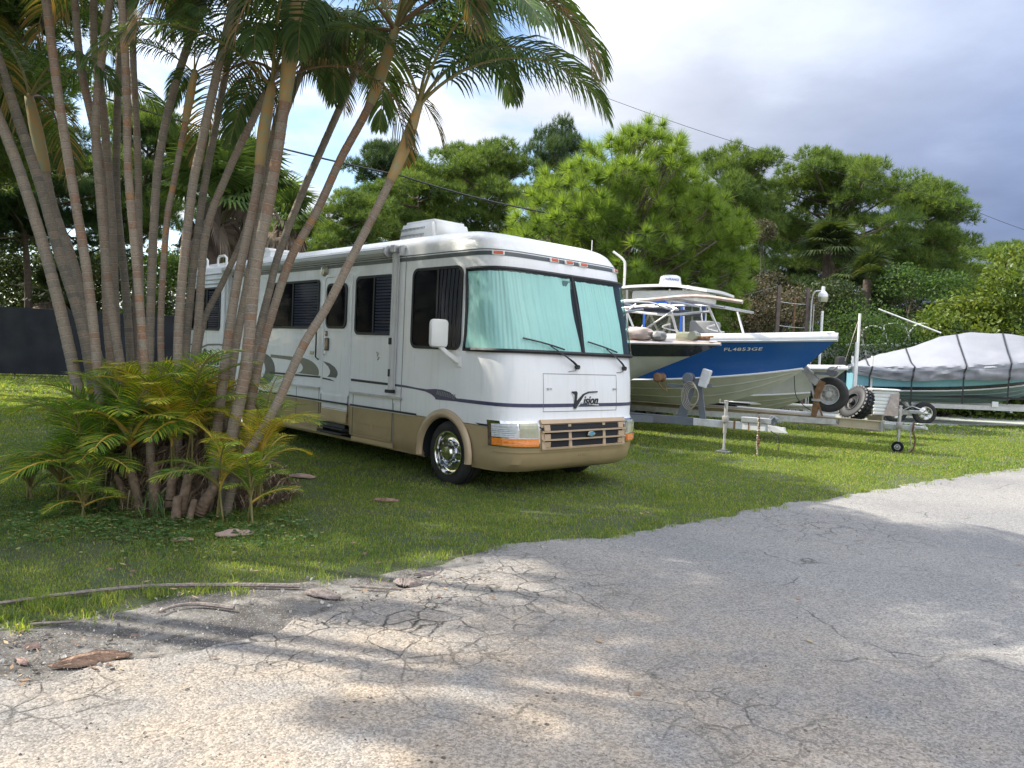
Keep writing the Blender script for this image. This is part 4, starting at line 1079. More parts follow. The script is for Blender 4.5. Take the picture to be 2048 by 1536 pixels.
# roof gear
acb = MB(); 
def acf(x0, x1, y0, y1, z0, z1):
    return [V(x0, y0, z0), V(x1, y0, z0), V(x1, y1, z0), V(x0, y1, z0), V(x0 + .06, y0 + .06, z1), V(x1 - .10, y0 + .05, z1), V(x1 - .10, y1 - .05, z1), V(x0 + .06, y1 - .06, z1)]
bm = bmesh.new(); vv = [bm.verts.new(p) for p in acf(-2.66, -1.70, .85, 1.60, 3.17, 3.53)]
for f in ((0, 3, 2, 1), (4, 5, 6, 7), (0, 1, 5, 4), (1, 2, 6, 5), (2, 3, 7, 6), (3, 0, 4, 7)): bm.faces.new([vv[i] for i in f])
bmesh.ops.bevel(bm, geom=bm.edges[:], offset=.05, segments=3, affect='EDGES'); me = bpy.data.meshes.new('air_conditioner'); bm.to_mesh(me); bm.free(); me.materials.append(M['white_plastic'])
me.polygons.foreach_set('use_smooth', [True] * len(me.polygons)); ac = link('air_conditioner', me, RV)
lv = MB()
for k in range(18):
    for zc in (3.29, 3.39): lv.box((-2.58 + k * .034, .853 + (zc - 3.17) * .15, zc), (.010, .012, .065), Euler((.15, .25, 0)))
lv.build('louvre', M['letter_grey'], ac)
lv = MB(); lv.box((-1.68, 1.1, 3.225), (.03, .22, .07)); lv.build('louvre', M['letter_grey'], ac)
vt = MB(); vt.box((-6.9, 1.0, 3.30), (.55, .55, .14), bev=.03); vt.box((-6.9, 1.0, 3.40), (.62, .62, .05), Euler((0, .12, 0)), bev=.02); vt.build('roof_vent', M['white_plastic'], RV, True)
vt = MB(); vt.box((-4.3, 1.1, 3.22), (.4, .4, .06), bev=.02); vt.build('roof_vent', M['white_plastic'], RV, True)
rk = MB()
for x in (-8.25, -7.35): rk.tube([(x - .2, .12, 3.0), (x - .2, .12, 3.17), (x - .15, .12, 3.22), (x + .1, .12, 3.22), (x + .2, .12, 3.17), (x + .2, .12, 3.0)], .022, 8)
rk.build('ladder_rail', M['white_plastic'], RV, True)
rl = MB()
for z in (2.86, 2.76, 2.68): rl.box((-7.66, -.055, z), (1.70, .03, .03), bev=.01)
rl.build('slide_out_trim', M['awning'], RV)
an = MB(); an.tube([SP(u_lat(1.9), 3.0, .0), SP(u_lat(1.9), 3.0, .0) + V(0, 0, .17)], .006, 6); an.build('antenna', M['white_plastic'], RV)
# ================================================================== PALMS
def leaf_mat(name, a, b, dry=None, dryamt=0.0, tr=.35, sc=2.0, rough=.55, spec=.2):
    t = NT(name)
    g = t.n.new('ShaderNodeNewGeometry').outputs['Random Per Island']
    n1 = t.noise(sc, 4)
    c = t.mix(t.ramp(t.math('ADD', t.math('MULTIPLY', n1, .8), t.math('MULTIPLY', g, .25)), [(.36, 0), (.66, 1)]), a, b)
    if dry: c = t.mix(t.ramp(t.math('ADD', t.math('MULTIPLY', t.noise(sc * .8 + .7, 3), .75), t.math('MULTIPLY', g, .3)), [(1 - dryamt - .12, 0), (1 - dryamt + .05, 1)]), c, dry)
    v = t.n.new('ShaderNodeHueSaturation'); t.l.new(t.math('ADD', t.math('MULTIPLY', g, .5), .75), v.inputs['Value']); t.l.new(c, v.inputs['Color']); c = v.outputs[0]
    t.sock(t.b, 'Base Color', c); t.b.inputs['Roughness'].default_value = rough; t.b.inputs['Specular IOR Level'].default_value = spec
    tl = t.n.new('ShaderNodeBsdfTranslucent'); t.l.new(t.mix(1.0, c, (1.8, 1.7, .6), 'MULTIPLY'), tl.inputs[0])
    ms = t.n.new('ShaderNodeMixShader'); ms.inputs[0].default_value = tr; t.l.new(t.b.outputs[0], ms.inputs[1]); t.l.new(tl.outputs[0], ms.inputs[2]); t.l.new(ms.outputs[0], t.n['Material Output'].inputs[0])
    return t.m
M['frond'] = leaf_mat('palm_frond', (0.065, 0.12, 0.050), (0.10, 0.155, 0.048), (0.12, 0.10, 0.045), .22, .30)
M['frond_old'] = leaf_mat('aging_palm_frond', (0.05, 0.080, 0.03), (0.09, 0.09, 0.03), (0.19, 0.12, 0.055), .36, .28)
M['sucker_g'] = leaf_mat('green_palm_shoot', (0.11, 0.235, 0.045), (0.21, 0.33, 0.05), (0.42, 0.38, 0.05), .32, .42, 2.0, .6, .12)
M['sucker_y'] = leaf_mat('yellow_palm_shoot', (0.30, 0.36, 0.05), (0.50, 0.44, 0.05), (0.55, 0.34, 0.05), .34, .42, 2.0, .6, .12)
M['rachis'] = mat('palm_rachis', (0.20, 0.17, 0.055), 0.5, var=.2)
M['rachis_o'] = mat('palm_rachis_brown', (0.20, 0.11, 0.055), 0.6, var=.2)
M['rachis_y'] = mat('palm_rachis_orange', (0.45, 0.30, 0.05), 0.5, var=.2)

def frond_mesh(name, mats, L=2.3, e0=60, droop=120, nl=46, ll=.55, w=.030, stalk=.16, seed=0, vee=.5, hang=1.0, miss=.04):
    """arching feather frond; x outward, z up.  mats[0] leaflets, mats[1] rachis"""
    r = random.Random(seed); K = 24; pts = []; p = V(0, 0, 0); side = r.uniform(-.12, .12)
    for i in range(K + 1):
        s = i / K; e = math.radians(e0 - droop * s ** 1.15); pts.append(p.copy())
        p = p + V(math.cos(e), side * s, math.sin(e)) * (L / K)
    mb = MB(); mb.tube(pts, [.016 * (1 - s / K) ** .8 + .003 for s in range(K + 1)], 5, mi=1)
    rv, rf = mb.v, mb.f; nr = len(rf)
    V_, F_, MI = list(rv), [tuple(f) for f in rf], [1] * nr
    for i in range(nl):
        s = stalk + (1 - stalk) * (i + .5) / nl
        if r.random() < miss: continue
        k = s * K; a = int(min(K - 1, k)); q = pts[a].lerp(pts[a + 1], k - a); t = (pts[a + 1] - pts[a]).normalized()
        sd_ = t.cross(V(0, 0, 1)); sd_ = sd_.normalized() if sd_.length > .01 else V(0, 1, 0)
        upv = sd_.cross(t)
        length = ll * (math.sin(PI * min(1, .18 + .80 * (s - stalk) / (1 - stalk))) ** .55) * r.uniform(.88, 1.08)
        if i > nl - 4: length *= .7
        for sg in (-1, 1):
            fwd = .55 + .9 * s * s
            d = (sd_ * sg + t * fwd + upv * (vee * r.uniform(.5, 1.2))).normalized()
            c = q.copy(); prev = None; nseg = 4; b0 = len(V_)
            wdir = (t * 1.0 - d * t.dot(d)).normalized()
            for j in range(nseg + 1):
                u = j / nseg; ww = w * (.55 + .9 * u) if u < .4 else w * (1 - ((u - .4) / .6) ** 1.6) * .95 + .002
                V_.append(c - wdir * ww / 2); V_.append(c + wdir * ww / 2)
                dd = (d + V(0, 0, -1) * (hang * (u + .15) ** 1.2 * 1.5)).normalized(); c = c + dd * (length / nseg)
            for j in range(nseg):
                F_.append((b0 + 2 * j, b0 + 2 * j + 1, b0 + 2 * j + 3, b0 + 2 * j + 2)); MI.append(0)
    me = bpy.data.meshes.new(name); me.from_pydata([tuple(v) for v in V_], [], F_)
    for m in mats: me.materials.append(m)
    me.polygons.foreach_set('material_index', MI); me.update(); return me
FR = [frond_mesh('frond', (M['frond'], M['rachis']), 2.5, 62, 125, 66, .60, seed=1, hang=1.0),
      frond_mesh('frond', (M['frond'], M['rachis']), 2.3, 45, 115, 62, .55, seed=2, hang=1.1),
      frond_mesh('frond', (M['frond'], M['rachis']), 2.2, 78, 105, 60, .55, seed=3, hang=.8),
      frond_mesh('frond', (M['frond_old'], M['rachis_o']), 2.4, 35, 120, 60, .55, seed=4, hang=1.05, miss=.18, w=.022),
      frond_mesh('frond', (M['frond_old'], M['rachis_o']), 2.0, 10, 100, 54, .50, seed=5, hang=1.2, miss=.2, w=.020),
      frond_mesh('frond', (M['frond'], M['rachis']), 1.9, 30, 110, 56, .5, seed=6, hang=1.3)]
FRS = [frond_mesh('frond', (M[mm], M[rr]), L, e0, dr, int(nl * 1.45), ll, .0135, .20, seed=20 + i, hang=h_, vee=.35)
       for i, (mm, rr, L, e0, dr, nl, ll, h_) in enumerate([('sucker_g', 'rachis', 1.15, 68, 95, 26, .34, .35), ('sucker_g', 'rachis', .95, 50, 80, 24, .30, .45), ('sucker_y', 'rachis_y', 1.05, 76, 95, 24, .30, .35), ('sucker_y', 'rachis_y', .85, 55, 90, 22, .27, .4), ('sucker_g', 'rachis_y', .8, 25, 60, 22, .28, .4)])]

# ringed cane trunk
def cane_mat():
    t = NT('ringed_palm_cane')
    at_ = t.n.new('ShaderNodeAttribute'); at_.attribute_name = 'ring'; ring = at_.outputs['Fac']
    at2 = t.n.new('ShaderNodeAttribute'); at2.attribute_name = 'tone'; tone = at2.outputs['Fac']
    at3 = t.n.new('ShaderNodeAttribute'); at3.attribute_name = 'sheath'; she = at3.outputs['Fac']
    n1, n2 = t.noise(9, 6, .65), t.noise(40, 5, .6)
    c = t.ramp(t.math('ADD', tone, t.math('MULTIPLY', t.math('SUBTRACT', n1, .5), .9)), [(.0, (0.16, 0.14, 0.11)), (.50, (0.27, 0.215, 0.155)), (.74, (0.225, 0.155, 0.105)), (.92, (0.28, 0.145, 0.075)), (1.0, (0.36, 0.19, 0.07))])
    c = t.mix(t.ramp(n2, [(.52, 0), (.70, .65)]), c, (0.30, 0.28, 0.25))
    c = t.mix(t.ramp(n1, [(.60, 0), (.72, .45)]), c, (0.09, 0.105, 0.07))
    c = t.mix(t.ramp(t.noise(70, 5, .75), [(.54, 0), (.66, .75)]), c, (0.07, 0.055, 0.045))
    c = t.mix(t.math('MULTIPLY', t.ramp(t.math('MULTIPLY', ring, -1.0), [(.3, 0), (.9, .85)]), t.ramp(n2, [(.35, .3), (.6, 1)])), c, (0.055, 0.042, 0.035))
    c = t.mix(t.math('MULTIPLY', t.ramp(ring, [(.35, 0), (.95, .62)]), t.ramp(n1, [(.3, .35), (.6, 1)])), c, (0.30, 0.28, 0.24))
    s = t.mix(t.ramp(n1, [(.35, 0), (.62, 1)]), (0.26, 0.27, 0.15), (0.42, 0.24, 0.08))
    c = t.mix(she, c, s)
    return t.out(c, .75, t.bump(t.math('ADD', n2, n1), .35, .01))
M['cane'] = cane_mat()
def catmull(pts, n):
    out = []; P = [pts[0] * 2 - pts[1]] + pts + [pts[-1] * 2 - pts[-2]]
    for i in range(1, len(P) - 2):
        for k in range(n):
            t = k / n; a, b, c, d = P[i - 1], P[i], P[i + 1], P[i + 2]
            out.append(.5 * ((2 * b) + (c - a) * t + (2 * a - 5 * b + 4 * c - d) * t * t + (3 * b - a - 3 * c + d) * t ** 3))
    out.append(pts[-1]); return out
def cane_mesh(pts, r0, r1, tone, sheath, seed, ringgap=.085):
    """pts local; sheath = length of smooth crownshaft at the top"""
    r = random.Random(seed); cv = catmull(pts, 14)
    S = [0]; 
    for a, b in zip(cv, cv[1:]): S.append(S[-1] + (b - a).length)
    L = S[-1]
    def pos(s):
        s = max(0, min(L, s)); i = 0
        lo = 0
        for i in range(len(S) - 1):
            if S[i + 1] >= s: break
        f = (s - S[i]) / max(1e-6, S[i + 1] - S[i]); return cv[i].lerp(cv[i + 1], f), (cv[i + 1] - cv[i]).normalized()
    n = 12; vs = []; ring = []; tn = []; sh = []
    secs = []; s = 0; seg = tone + r.uniform(-.1, .1)
    while s < L - sheath:
        g = ringgap * (.7 + .6 * (s / L)) * r.uniform(.75, 1.25)
        seg = max(0, min(1, tone + r.uniform(-.22, .22) + .2 * (s / L)))
        secs += [(s, 1.0, 1, seg), (s + .005, .99, 1, seg), (s + .011, .945, -1, seg), (s + .016, .955, 0, seg), (s + g * .5, .965, 0, seg), (s + g - .004, .985, 0, seg)]; s += g
    if sheath > 0:
        s0 = s
        for k in range(9):
            u = k / 8; secs.append((s0 + (L - s0) * u, (1.02 + .42 * math.sin(PI * min(1, u * .8 + .12)) ** 1.3 - .35 * max(0, u - .6)), 0, 2))
    prev = None
    for (s, rr, rg, sg) in secs:
        p, t = pos(s); rad = (r0 + (r1 - r0) * (s / L) ** .8) * rr
        a = (prev - t * prev.dot(t)) if prev is not None else t.cross(V(0, 1, .1)); a.normalize(); prev = a; b = t.cross(a)
        for j in range(n):
            th = 2 * PI * j / n; w_ = 1 + .035 * mnoise.noise(V(th, s * 9, seed)); vs.append(p + (a * math.cos(th) + b * math.sin(th)) * rad * w_)
            ring.append(rg); tn.append(0 if sg == 2 else sg); sh.append(1.0 if sg == 2 else 0.0)
    k = len(secs); fs = [(i * n + j, i * n + (j + 1) % n, (i + 1) * n + (j + 1) % n, (i + 1) * n + j) for i in range(k - 1) for j in range(n)]
    fs.append(tuple((k - 1) * n + j for j in range(n)))
    me = bpy.data.meshes.new('trunk'); me.from_pydata([tuple(v) for v in vs], [], fs); me.materials.append(M['cane'])
    for nm, dat in (('ring', ring), ('tone', tn), ('sheath', sh)):
        at_ = me.attributes.new(nm, 'FLOAT', 'POINT'); at_.data.foreach_set('value', dat)
    me.polygons.foreach_set('use_smooth', [True] * len(fs)); me.update()
    return me, pos(L)
def add_frond(parent, p, az, var, sc=1.0, tilt=0.0, small=False, name='frond'):
    o = link(name, (FRS if small else FR)[var], parent); o.location = p; o.rotation_euler = (tilt * .3, -tilt, math.radians(az)); o.scale = (sc,) * 3; return o
# stems: photo polyline (base..top), distance at base/top, base px width, top px width, tone, sheath m, extend m past last point, fronds, label
GRP = 'canes of the palm clump'
stems = [
 ([(172, 860), (140, 700), (105, 560), (70, 440), (20, 300), (-40, 150)], 7.9, 8.0, 36, 26, .25, .0, .8, 6, 'grey ringed palm cane leaning hardest to the left, outermost on the left of the clump'),
 ([(190, 830), (165, 660), (120, 500), (80, 370), (35, 230), (-20, 60)], 8.1, 8.4, 34, 24, .22, .0, .8, 6, 'grey palm cane running close beside the outermost left one'),
 ([(212, 800), (175, 640), (140, 510), (110, 420), (88, 320), (58, 190)], 8.5, 8.8, 30, 22, .3, .95, 0, 6, 'left leaning palm cane topped by a yellow tan crownshaft'),
 ([(200, 830), (192, 680), (170, 540), (150, 400), (122, 200), (92, -10)], 7.6, 7.7, 30, 22, .55, .0, .9, 7, 'reddish palm cane with bold white rings, third from the left at mid height'),
 ([(232, 800), (218, 640), (208, 400), (192, 280), (160, 130), (145, -10)], 8.3, 8.5, 28, 19, .5, .0, .9, 6, 'brown palm cane crossing in front of two straight ones at the left'),
 ([(238, 790), (232, 600), (226, 430), (205, 210), (192, 100), (186, -10)], 8.8, 9.0, 28, 19, .35, .0, .8, 5, 'dark upright palm cane just behind the crossing pair'),
 ([(250, 780), (222, 600), (204, 400), (195, 250), (206, 104), (222, -10)], 8.0, 8.2, 28, 20, .45, .0, .9, 6, 'brown palm cane that curves back to the right near the top'),
 ([(262, 780), (250, 600), (236, 400), (234, 250), (240, 120), (246, -10)], 9.0, 9.2, 24, 18, .12, .0, .7, 5, 'slim dark grey palm cane half hidden behind the straight red ringed one'),
 ([(296, 830), (284, 640), (268, 480), (259, 330), (253, 160), (243, -10)], 7.4, 7.5, 26, 20, .6, .0, .9, 7, 'straight red brown palm cane with white rings standing near the middle of the left group'),
 ([(284, 790), (279, 640), (276, 470), (272, 300), (268, 140), (262, 10)], 8.6, 8.8, 22, 17, .4, .75, .3, 5, 'palm cane with an orange crownshaft directly behind the straight red ringed one'),
 ([(300, 810), (297, 640), (304, 450), (322, 310), (352, 170), (408, -10)], 8.2, 8.6, 26, 20, .35, .0, .8, 6, 'brown grey palm cane bending right near its top, left of the thin yellow topped one'),
 ([(322, 800), (324, 640), (335, 450), (346, 370), (364, 270), (388, 140)], 7.8, 8.1, 20, 15, .62, .60, 0, 6, 'thinnest palm cane, with a slender yellow crownshaft ending inside the picture'),
 ([(352, 850), (360, 640), (382, 400), (400, 290), (434, 140), (470, -10)], 7.6, 7.8, 28, 22, .38, .0, 1.0, 7, 'tall brown palm cane in the middle, curving right past the thin yellow topped one'),
 ([(370, 820), (378, 640), (402, 440), (416, 340), (438, 220), (462, 80)], 8.8, 9.1, 24, 18, .15, .0, .5, 5, 'dark shaded palm cane directly behind the tall middle one'),
 ([(378, 830), (392, 660), (415, 470), (455, 345), (500, 245), (530, 180)], 8.0, 8.3, 26, 19, .35, .0, .25, 6, 'brown palm cane slanting right in front of the rear side window of the motorhome'),
 ([(385, 790), (408, 650), (445, 560), (490, 460), (530, 330), (560, 210)], 8.9, 9.2, 20, 15, .18, .0, .3, 5, 'slim grey palm cane branching off low and crossing the motorhome rear corner'),
 ([(436, 870), (446, 730), (474, 570), (508, 400), (528, 270), (541, 165)], 7.5, 7.7, 32, 22, .52, .85, 0, 6, 'palm cane with a tall rusty orange crownshaft, first of the right hand group'),
 ([(452, 850), (470, 700), (498, 540), (530, 400), (556, 280), (590, 170), (640, 70)], 8.4, 8.8, 28, 18, .3, .5, .0, 9, 'weathered palm cane hidden behind the two thick canes of the right hand group'),
 ([(466, 880), (490, 730), (514, 540), (540, 390), (566, 225), (584, 40)], 7.3, 7.5, 38, 28, .50, 1.0, .2, 8, 'thickest palm cane, with pale greenish rings and a fat pale crownshaft'),
 ([(490, 850), (508, 700), (536, 580), (560, 510), (600, 400), (650, 285), (705, 150), (736, 66)], 8.6, 9.2, 24, 19, .12, .0, 0, 6, 'dark grey palm cane ending in a bare cut tip among the fronds'),
 ([(494, 860), (516, 730), (550, 620), (586, 515), (636, 420), (680, 318), (745, 200), (795, 55)], 7.7, 7.9, 27, 22, .6, .9, 0, 8, 'orange brown palm cane leaning right across the big side window'),
 ([(478, 940), (545, 820), (608, 694), (658, 610), (708, 506), (755, 415), (800, 310), (843, 205)], 7.2, 7.5, 30, 22, .45, .80, 0, 7, 'outermost right palm cane leaning across the entry door, crown against the open sky'),
]
palm_tops = []
for i, (px, y0, y1, w0, w1, tone, sheath, ext, nf, lab) in enumerate(stems):
    wpts = []
    for k, (x, y) in enumerate(px):
        yy = y0 + (y1 - y0) * k / (len(px) - 1); wpts.append(at(x + rnd.uniform(-4, 4), y, yy))
    b = wpts[0]; d = (wpts[0] - wpts[1]).normalized()
    base = b + d * (max(0, b.z - .05) / max(.3, d.z * -1)); base.z = .0
    base = V(b.x + (base.x - b.x) * .6, b.y, 0)
    if ext: wpts.append(wpts[-1] + (wpts[-1] - wpts[-2]).normalized() * ext)
    T = thing('palm_tree', lab, 'palm', base, 0, GRP)
    loc = [V(0, 0, -.05)] + [p - base for p in wpts]
    me, (tp, td) = cane_mesh(loc, w0 / FPX * y0 / 2 * .70, w1 / FPX * y1 / 2 * .74, tone, sheath, i + 3)
    link('trunk', me, T)
    lean = math.degrees(math.atan2(td.y, td.x)); sh_p = tp - td * .04
    r = random.Random(100 + i); a0 = r.uniform(0, 360)
    for k in range(max(4, int(nf * .85))):
        az = a0 + k * 137.5; var = (0, 2, 1, 3, 5, 4, 1, 3)[k % 8]
        if i == 19: continue
        if i == 21:
            az, var, s_ = [(-15, 1, 1.0), (25, 0, 1.05), (-50, 0, .95), (70, 2, .95), (160, 2, .8), (200, 5, .6), (-5, 3, 1.0)][k]
            add_frond(T, sh_p, az, var, s_ * .95, 0); continue
        add_frond(T, sh_p, az, var, r.uniform(.82, 1.05) * (.55 if i == 11 else .85 if i in (2, 16) else 1.0), r.uniform(-.15, .15))
    palm_tops.append(base + tp)
# the heavy fronds arching over the top of the picture belong to the cane that leans across the big window
Tn = [o for o in bpy.data.objects if o.get('label', '').startswith('orange brown palm cane leaning right')][0]
topl = palm_tops[20] - Tn.location
for az, var, s_ in ((-12, 0, 1.2), (8, 1, 1.15), (-30, 0, 1.1), (-58, 5, 1.1), (30, 0, 1.1), (-5, 2, 1.3), (-20, 3, 1.1), (20, 2, 1.2), (50, 1, 1.0)): add_frond(Tn, topl, az, var, s_)
Tm = [o for o in bpy.data.objects if o.get('label', '').startswith('thickest palm cane')][0]
topm = palm_tops[18] - Tm.location
for az, var, s_ in ((-30, 3, 1.1), (-100, 1, 1.0), (-60, 5, 1.1), (-140, 1, 1.0)): add_frond(Tm, topm, az, var, s_)

# more shade trees of the same yard stand just left of the picture
for k, (x, y, h, n_) in enumerate(((-6.6, 6.6, 6.4, 9), (-5.9, 4.9, 6.6, 10), (-7.2, 5.4, 7.2, 10))):
    T = thing('palm_tree', ('ringed palm cane standing beyond the left edge of the picture, nearest the clump', 'ringed palm cane beyond the left edge, beside the road', 'tallest ringed palm cane beyond the left edge')[k], 'palm', V(x, y, 0), 0, 'palms left of the picture')
    me, (tp, td) = cane_mesh([V(0, 0, -.05), V(.1, .1, h * .5), V(.2 + .1 * k, -.1, h)], .09, .06, .4, .8, 60 + k); link('trunk', me, T)
    for j in range(n_): add_frond(T, tp, j * 137.5, (0, 2, 1, 5)[j % 4], 1.05)

# root mound, stumps, straw and young shoots
t = NT('root_mass')
n1, n2 = t.noise(7, 8, .7), t.noise(30, 6, .7)
M['root'] = t.out(t.mix(t.ramp(n1, [(.35, 0), (.65, 1)]), (0.08, 0.055, 0.038), (0.20, 0.14, 0.10)), .95, t.bump(t.math('ADD', n1, n2), 1.0, .05))
mc = gp(345, 1000); mb = MB()
def moundf(a, b):
    th = 2 * PI * a; r = b; x = math.cos(th) * 1.12 * r; y = math.sin(th) * .85 * r + .27
    h = .62 * (1 - r ** 2.6) + .06 * mnoise.noise(V(x * 5, y * 5, 2)) * (1 - r) + .10 * mnoise.noise(V(x * 2.3, y * 2.3, 7)) * (1 - r ** 4)
    return V(x, y, h - .02)
mb.grid(moundf, 48, 14); tag(mb.build('root_mound', M['root'], None, True), 'dark fibrous root mound at the foot of the palm clump', 'root mound').location = mc
M['stump'] = mat('cut_palm_stump', (0.18, 0.125, 0.085), .9, var=.45, vscale=22, bump=.6, bscale=30, dirt=(0.07, 0.05, 0.035), dirt_amt=.6, dscale=12)
stumps = [((283, 1010), 7.2, .36, .075, -.25, 'cut palm stump at the left front of the mound, leaning left'), ((312, 1005), 7.15, .42, .085, -.08, 'upright cut stump beside the left leaning one'), ((340, 985), 7.1, .30, .07, .05, 'short stump behind the front pair'), ((362, 1010), 6.95, .34, .075, .12, 'cut palm stump in the middle front of the mound'), ((352, 1035), 6.85, .22, .07, .0, 'low stump at the very front of the mound'), ((398, 1000), 7.0, .24, .09, .5, 'thick pointed stump at the right front, leaning right'), ((418, 1000), 7.1, .34, .025, .22, 'thin grey cut shoot leaning right on the mound'), ((262, 1010), 7.25, .30, .05, -.4, 'slender broken stump low at the left edge of the mound'), ((377, 1030), 6.85, .2, .05, .15, 'small split stump between the front stumps'), ((330, 960), 7.6, .40, .08, -.05, 'taller stump further back in the mound')]
for (pp, Y, h, r, ln, lab) in stumps:
    q = at(pp[0], pp[1] + 10, Y); q.z = max(-.03, q.z - .08); h *= 1.15; mb = MB(); prof = []
    pts = [V(0, 0, 0), V(ln * h * .5, 0, h * .5), V(ln * h * 1.1, .02, h)]
    sm = thing('palm_stump', lab, 'stump', q, 0, 'cut stumps on the mound')
    me, (tp, td) = cane_mesh([p for p in pts], r * .66, r * .56, .2, 0, int(r * 1000) + int(q.x * 50), .05); me.materials[0] = M['stump']
    link('stub', me, sm)
    tm_ = MB(); tm_.lathe([(.001, -.004), (r * .34, .012), (r * .50, .006), (r * .54, -.01)], 9); o = tm_.build('cut_top', M['stump'], sm); o.location = tp
# straw
M['straw'] = mat('dry_palm_straw', (0.27, 0.20, 0.14), .9, island=.6)
sv, sf, base = [], [], 0
for _ in range(6500):
    th = rnd.uniform(0, 2 * PI); r = rnd.uniform(.2, 1.05); x = math.cos(th) * 1.12 * r; y = math.sin(th) * .92 * r + .27
    z = max(.01, .60 * (1 - r ** 2.6)); L = rnd.uniform(.08, .34); d = V(rnd.uniform(-.8, .8) + math.cos(th) * .6, rnd.uniform(-.8, .8) + math.sin(th) * .6, rnd.uniform(-1.6, .9)).normalized() * L; w_ = rnd.uniform(.003, .008)
    c = mc + V(x, y, z + .05); s_ = d.cross(V(rnd.random(), rnd.random(), 1)).normalized() * w_
    a = c - d / 2; b = c + d / 2; a.z = max(a.z, .01); b.z = max(b.z, .01); m_ = (a + b) / 2 + V(0, 0, rnd.uniform(-.02, .04))
    sv += [a - s_, a + s_, m_ + s_, m_ - s_, b]; sf += [(base, base + 1, base + 2), (base, base + 2, base + 3), (base + 3, base + 2, base + 4)]; base += 5
tag(link('leaf_litter', fast_mesh('leaf_litter', np.array([tuple(v) for v in sv]), np.array(sf), M['straw'])), 'tangle of dry brown palm straw on the root mound', 'leaf litter', kind='stuff')
# strappy weeds rooted in the mound
pts = []
for (px, py, k, sp) in ((215, 1025, 60, .12), (300, 1040, 26, .08), (480, 1010, 90, .12), (510, 985, 80, .12), (160, 1000, 70, .14)):
    q = gp(px, py)
    for _ in range(k): pts.append((q.x + rnd.gauss(0, sp), q.y + rnd.gauss(0, sp * .5) + .05, .01))
v, f = blades(np.array(pts), .26, .010, 1.1, nrs); tag(link('weeds', fast_mesh('strap_weeds', v, f, M['weed'])), 'long strappy weeds growing out of the palm mound', 'weeds', kind='stuff')
shoots = [  # px, py of base, height factor, fronds, kind, label
 ((120, 960), 7.5, .95, 7, 'g', 'green palm shoot sprawling at the far left of the clump'), ((175, 930), 7.3, 1.05, 8, 'g', 'large green palm shoot at the left front of the clump'),
 ((215, 905), 7.6, 1.0, 8, 'g', 'green palm shoot in front of the two leftmost canes'), ((262, 870), 7.3, 1.0, 8, 'g', 'bright green palm shoot left of the centre of the mound'),
 ((225, 860), 8.0, .9, 6, 'm', 'mixed green and yellow palm shoot behind the left canes'), ((312, 850), 7.6, 1.0, 8, 'y', 'golden yellow palm shoot in the middle of the clump'),
 ((345, 870), 7.4, .85, 6, 'y', 'drooping yellow palm shoot low in the middle'), ((382, 850), 7.5, 1.0, 8, 'g', 'dense green palm shoot right of the middle'),
 ((402, 830), 7.9, .95, 7, 'y', 'yellow palm shoot in front of the motorhome lettering'), ((440, 960), 7.0, .95, 6, 'm', 'yellow green palm shoot with orange stalks at the right front'),
 ((520, 920), 7.3, 1.0, 6, 'y', 'yellow palm shoot arching right below the entry door'), ((502, 980), 7.0, .75, 6, 'g', 'small green palm shoot at the right foot of the clump'),
 ((60, 965), 7.6, .8, 6, 'g', 'low green palm shoot reaching over the sunny grass at the left'), ((165, 1000), 6.95, .7, 7, 'g', 'dark green palm shoot hugging the ground at the left front'),
 ((530, 830), 8.1, .8, 5, 'g', 'dark green palm shoot against the white side of the motorhome'), ((285, 820), 8.1, 1.0, 6, 'y', 'upright yellow palm shoot at the back of the clump'), ((330, 790), 8.2, .9, 6, 'm', 'feathery palm shoot rising between the straight canes')]
for i, (pp, Y, hs, nf, kd, lab) in enumerate(shoots):
    q = at(pp[0], pp[1], Y); z0 = max(.10, min(q.z, .8)); 
    T = thing('palm_shoot', lab, 'palm shoot', V(q.x, q.y, z0 - min(z0, .25)), 0, 'young shoots of the palm clump')
    r = random.Random(i * 7 + 1); a0 = r.uniform(0, 360)
    nf = int(nf * 1.5)
    for k in range(nf):
        az = a0 + k * 360 / nf + r.uniform(-20, 20)
        var = r.choice({'g': (0, 1, 0, 1, 4), 'y': (2, 3, 2), 'm': (0, 2, 3, 1)}[kd])
        add_frond(T, V(0, 0, min(z0, .25) * r.uniform(.5, 1)), az, var, hs * (.74 if i in (0, 9, 10, 11, 12, 13) else 1.0) * r.uniform(.8, 1.12), r.uniform(-.1, .45), True)
    st_ = MB()
    for k in range(4): st_.tube([(r.uniform(-.07, .07), r.uniform(-.07, .07), -.15), (r.uniform(-.02, .02), 0, min(z0, .25) * .9)], [.011, .006], 6)
    st_.build('stem', M['rachis'], T)

# ================================================================== BACKGROUND TREES
M['bark'] = mat('pine_bark', (0.115, 0.085, 0.068), .95, var=.3, vscale=8, bump=.6, bscale=14)
M['twig'] = mat('grey_twigs', (0.085, 0.075, 0.065), .95, var=.3)
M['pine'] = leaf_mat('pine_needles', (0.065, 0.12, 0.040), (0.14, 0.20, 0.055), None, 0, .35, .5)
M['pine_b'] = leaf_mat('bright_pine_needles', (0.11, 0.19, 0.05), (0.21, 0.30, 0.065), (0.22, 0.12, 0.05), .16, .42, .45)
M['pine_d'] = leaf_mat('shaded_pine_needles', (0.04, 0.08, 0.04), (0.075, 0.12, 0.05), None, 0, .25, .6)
M['leaf_d'] = leaf_mat('dark_thicket_leaves', (0.030, 0.050, 0.022), (0.055, 0.080, 0.028), (0.12, 0.09, 0.06), .22, .25, .8)
M['leaf_olive'] = leaf_mat('olive_thicket_leaves', (0.05, 0.055, 0.032), (0.075, 0.08, 0.045), (0.13, 0.10, 0.075), .40, .2, .8)
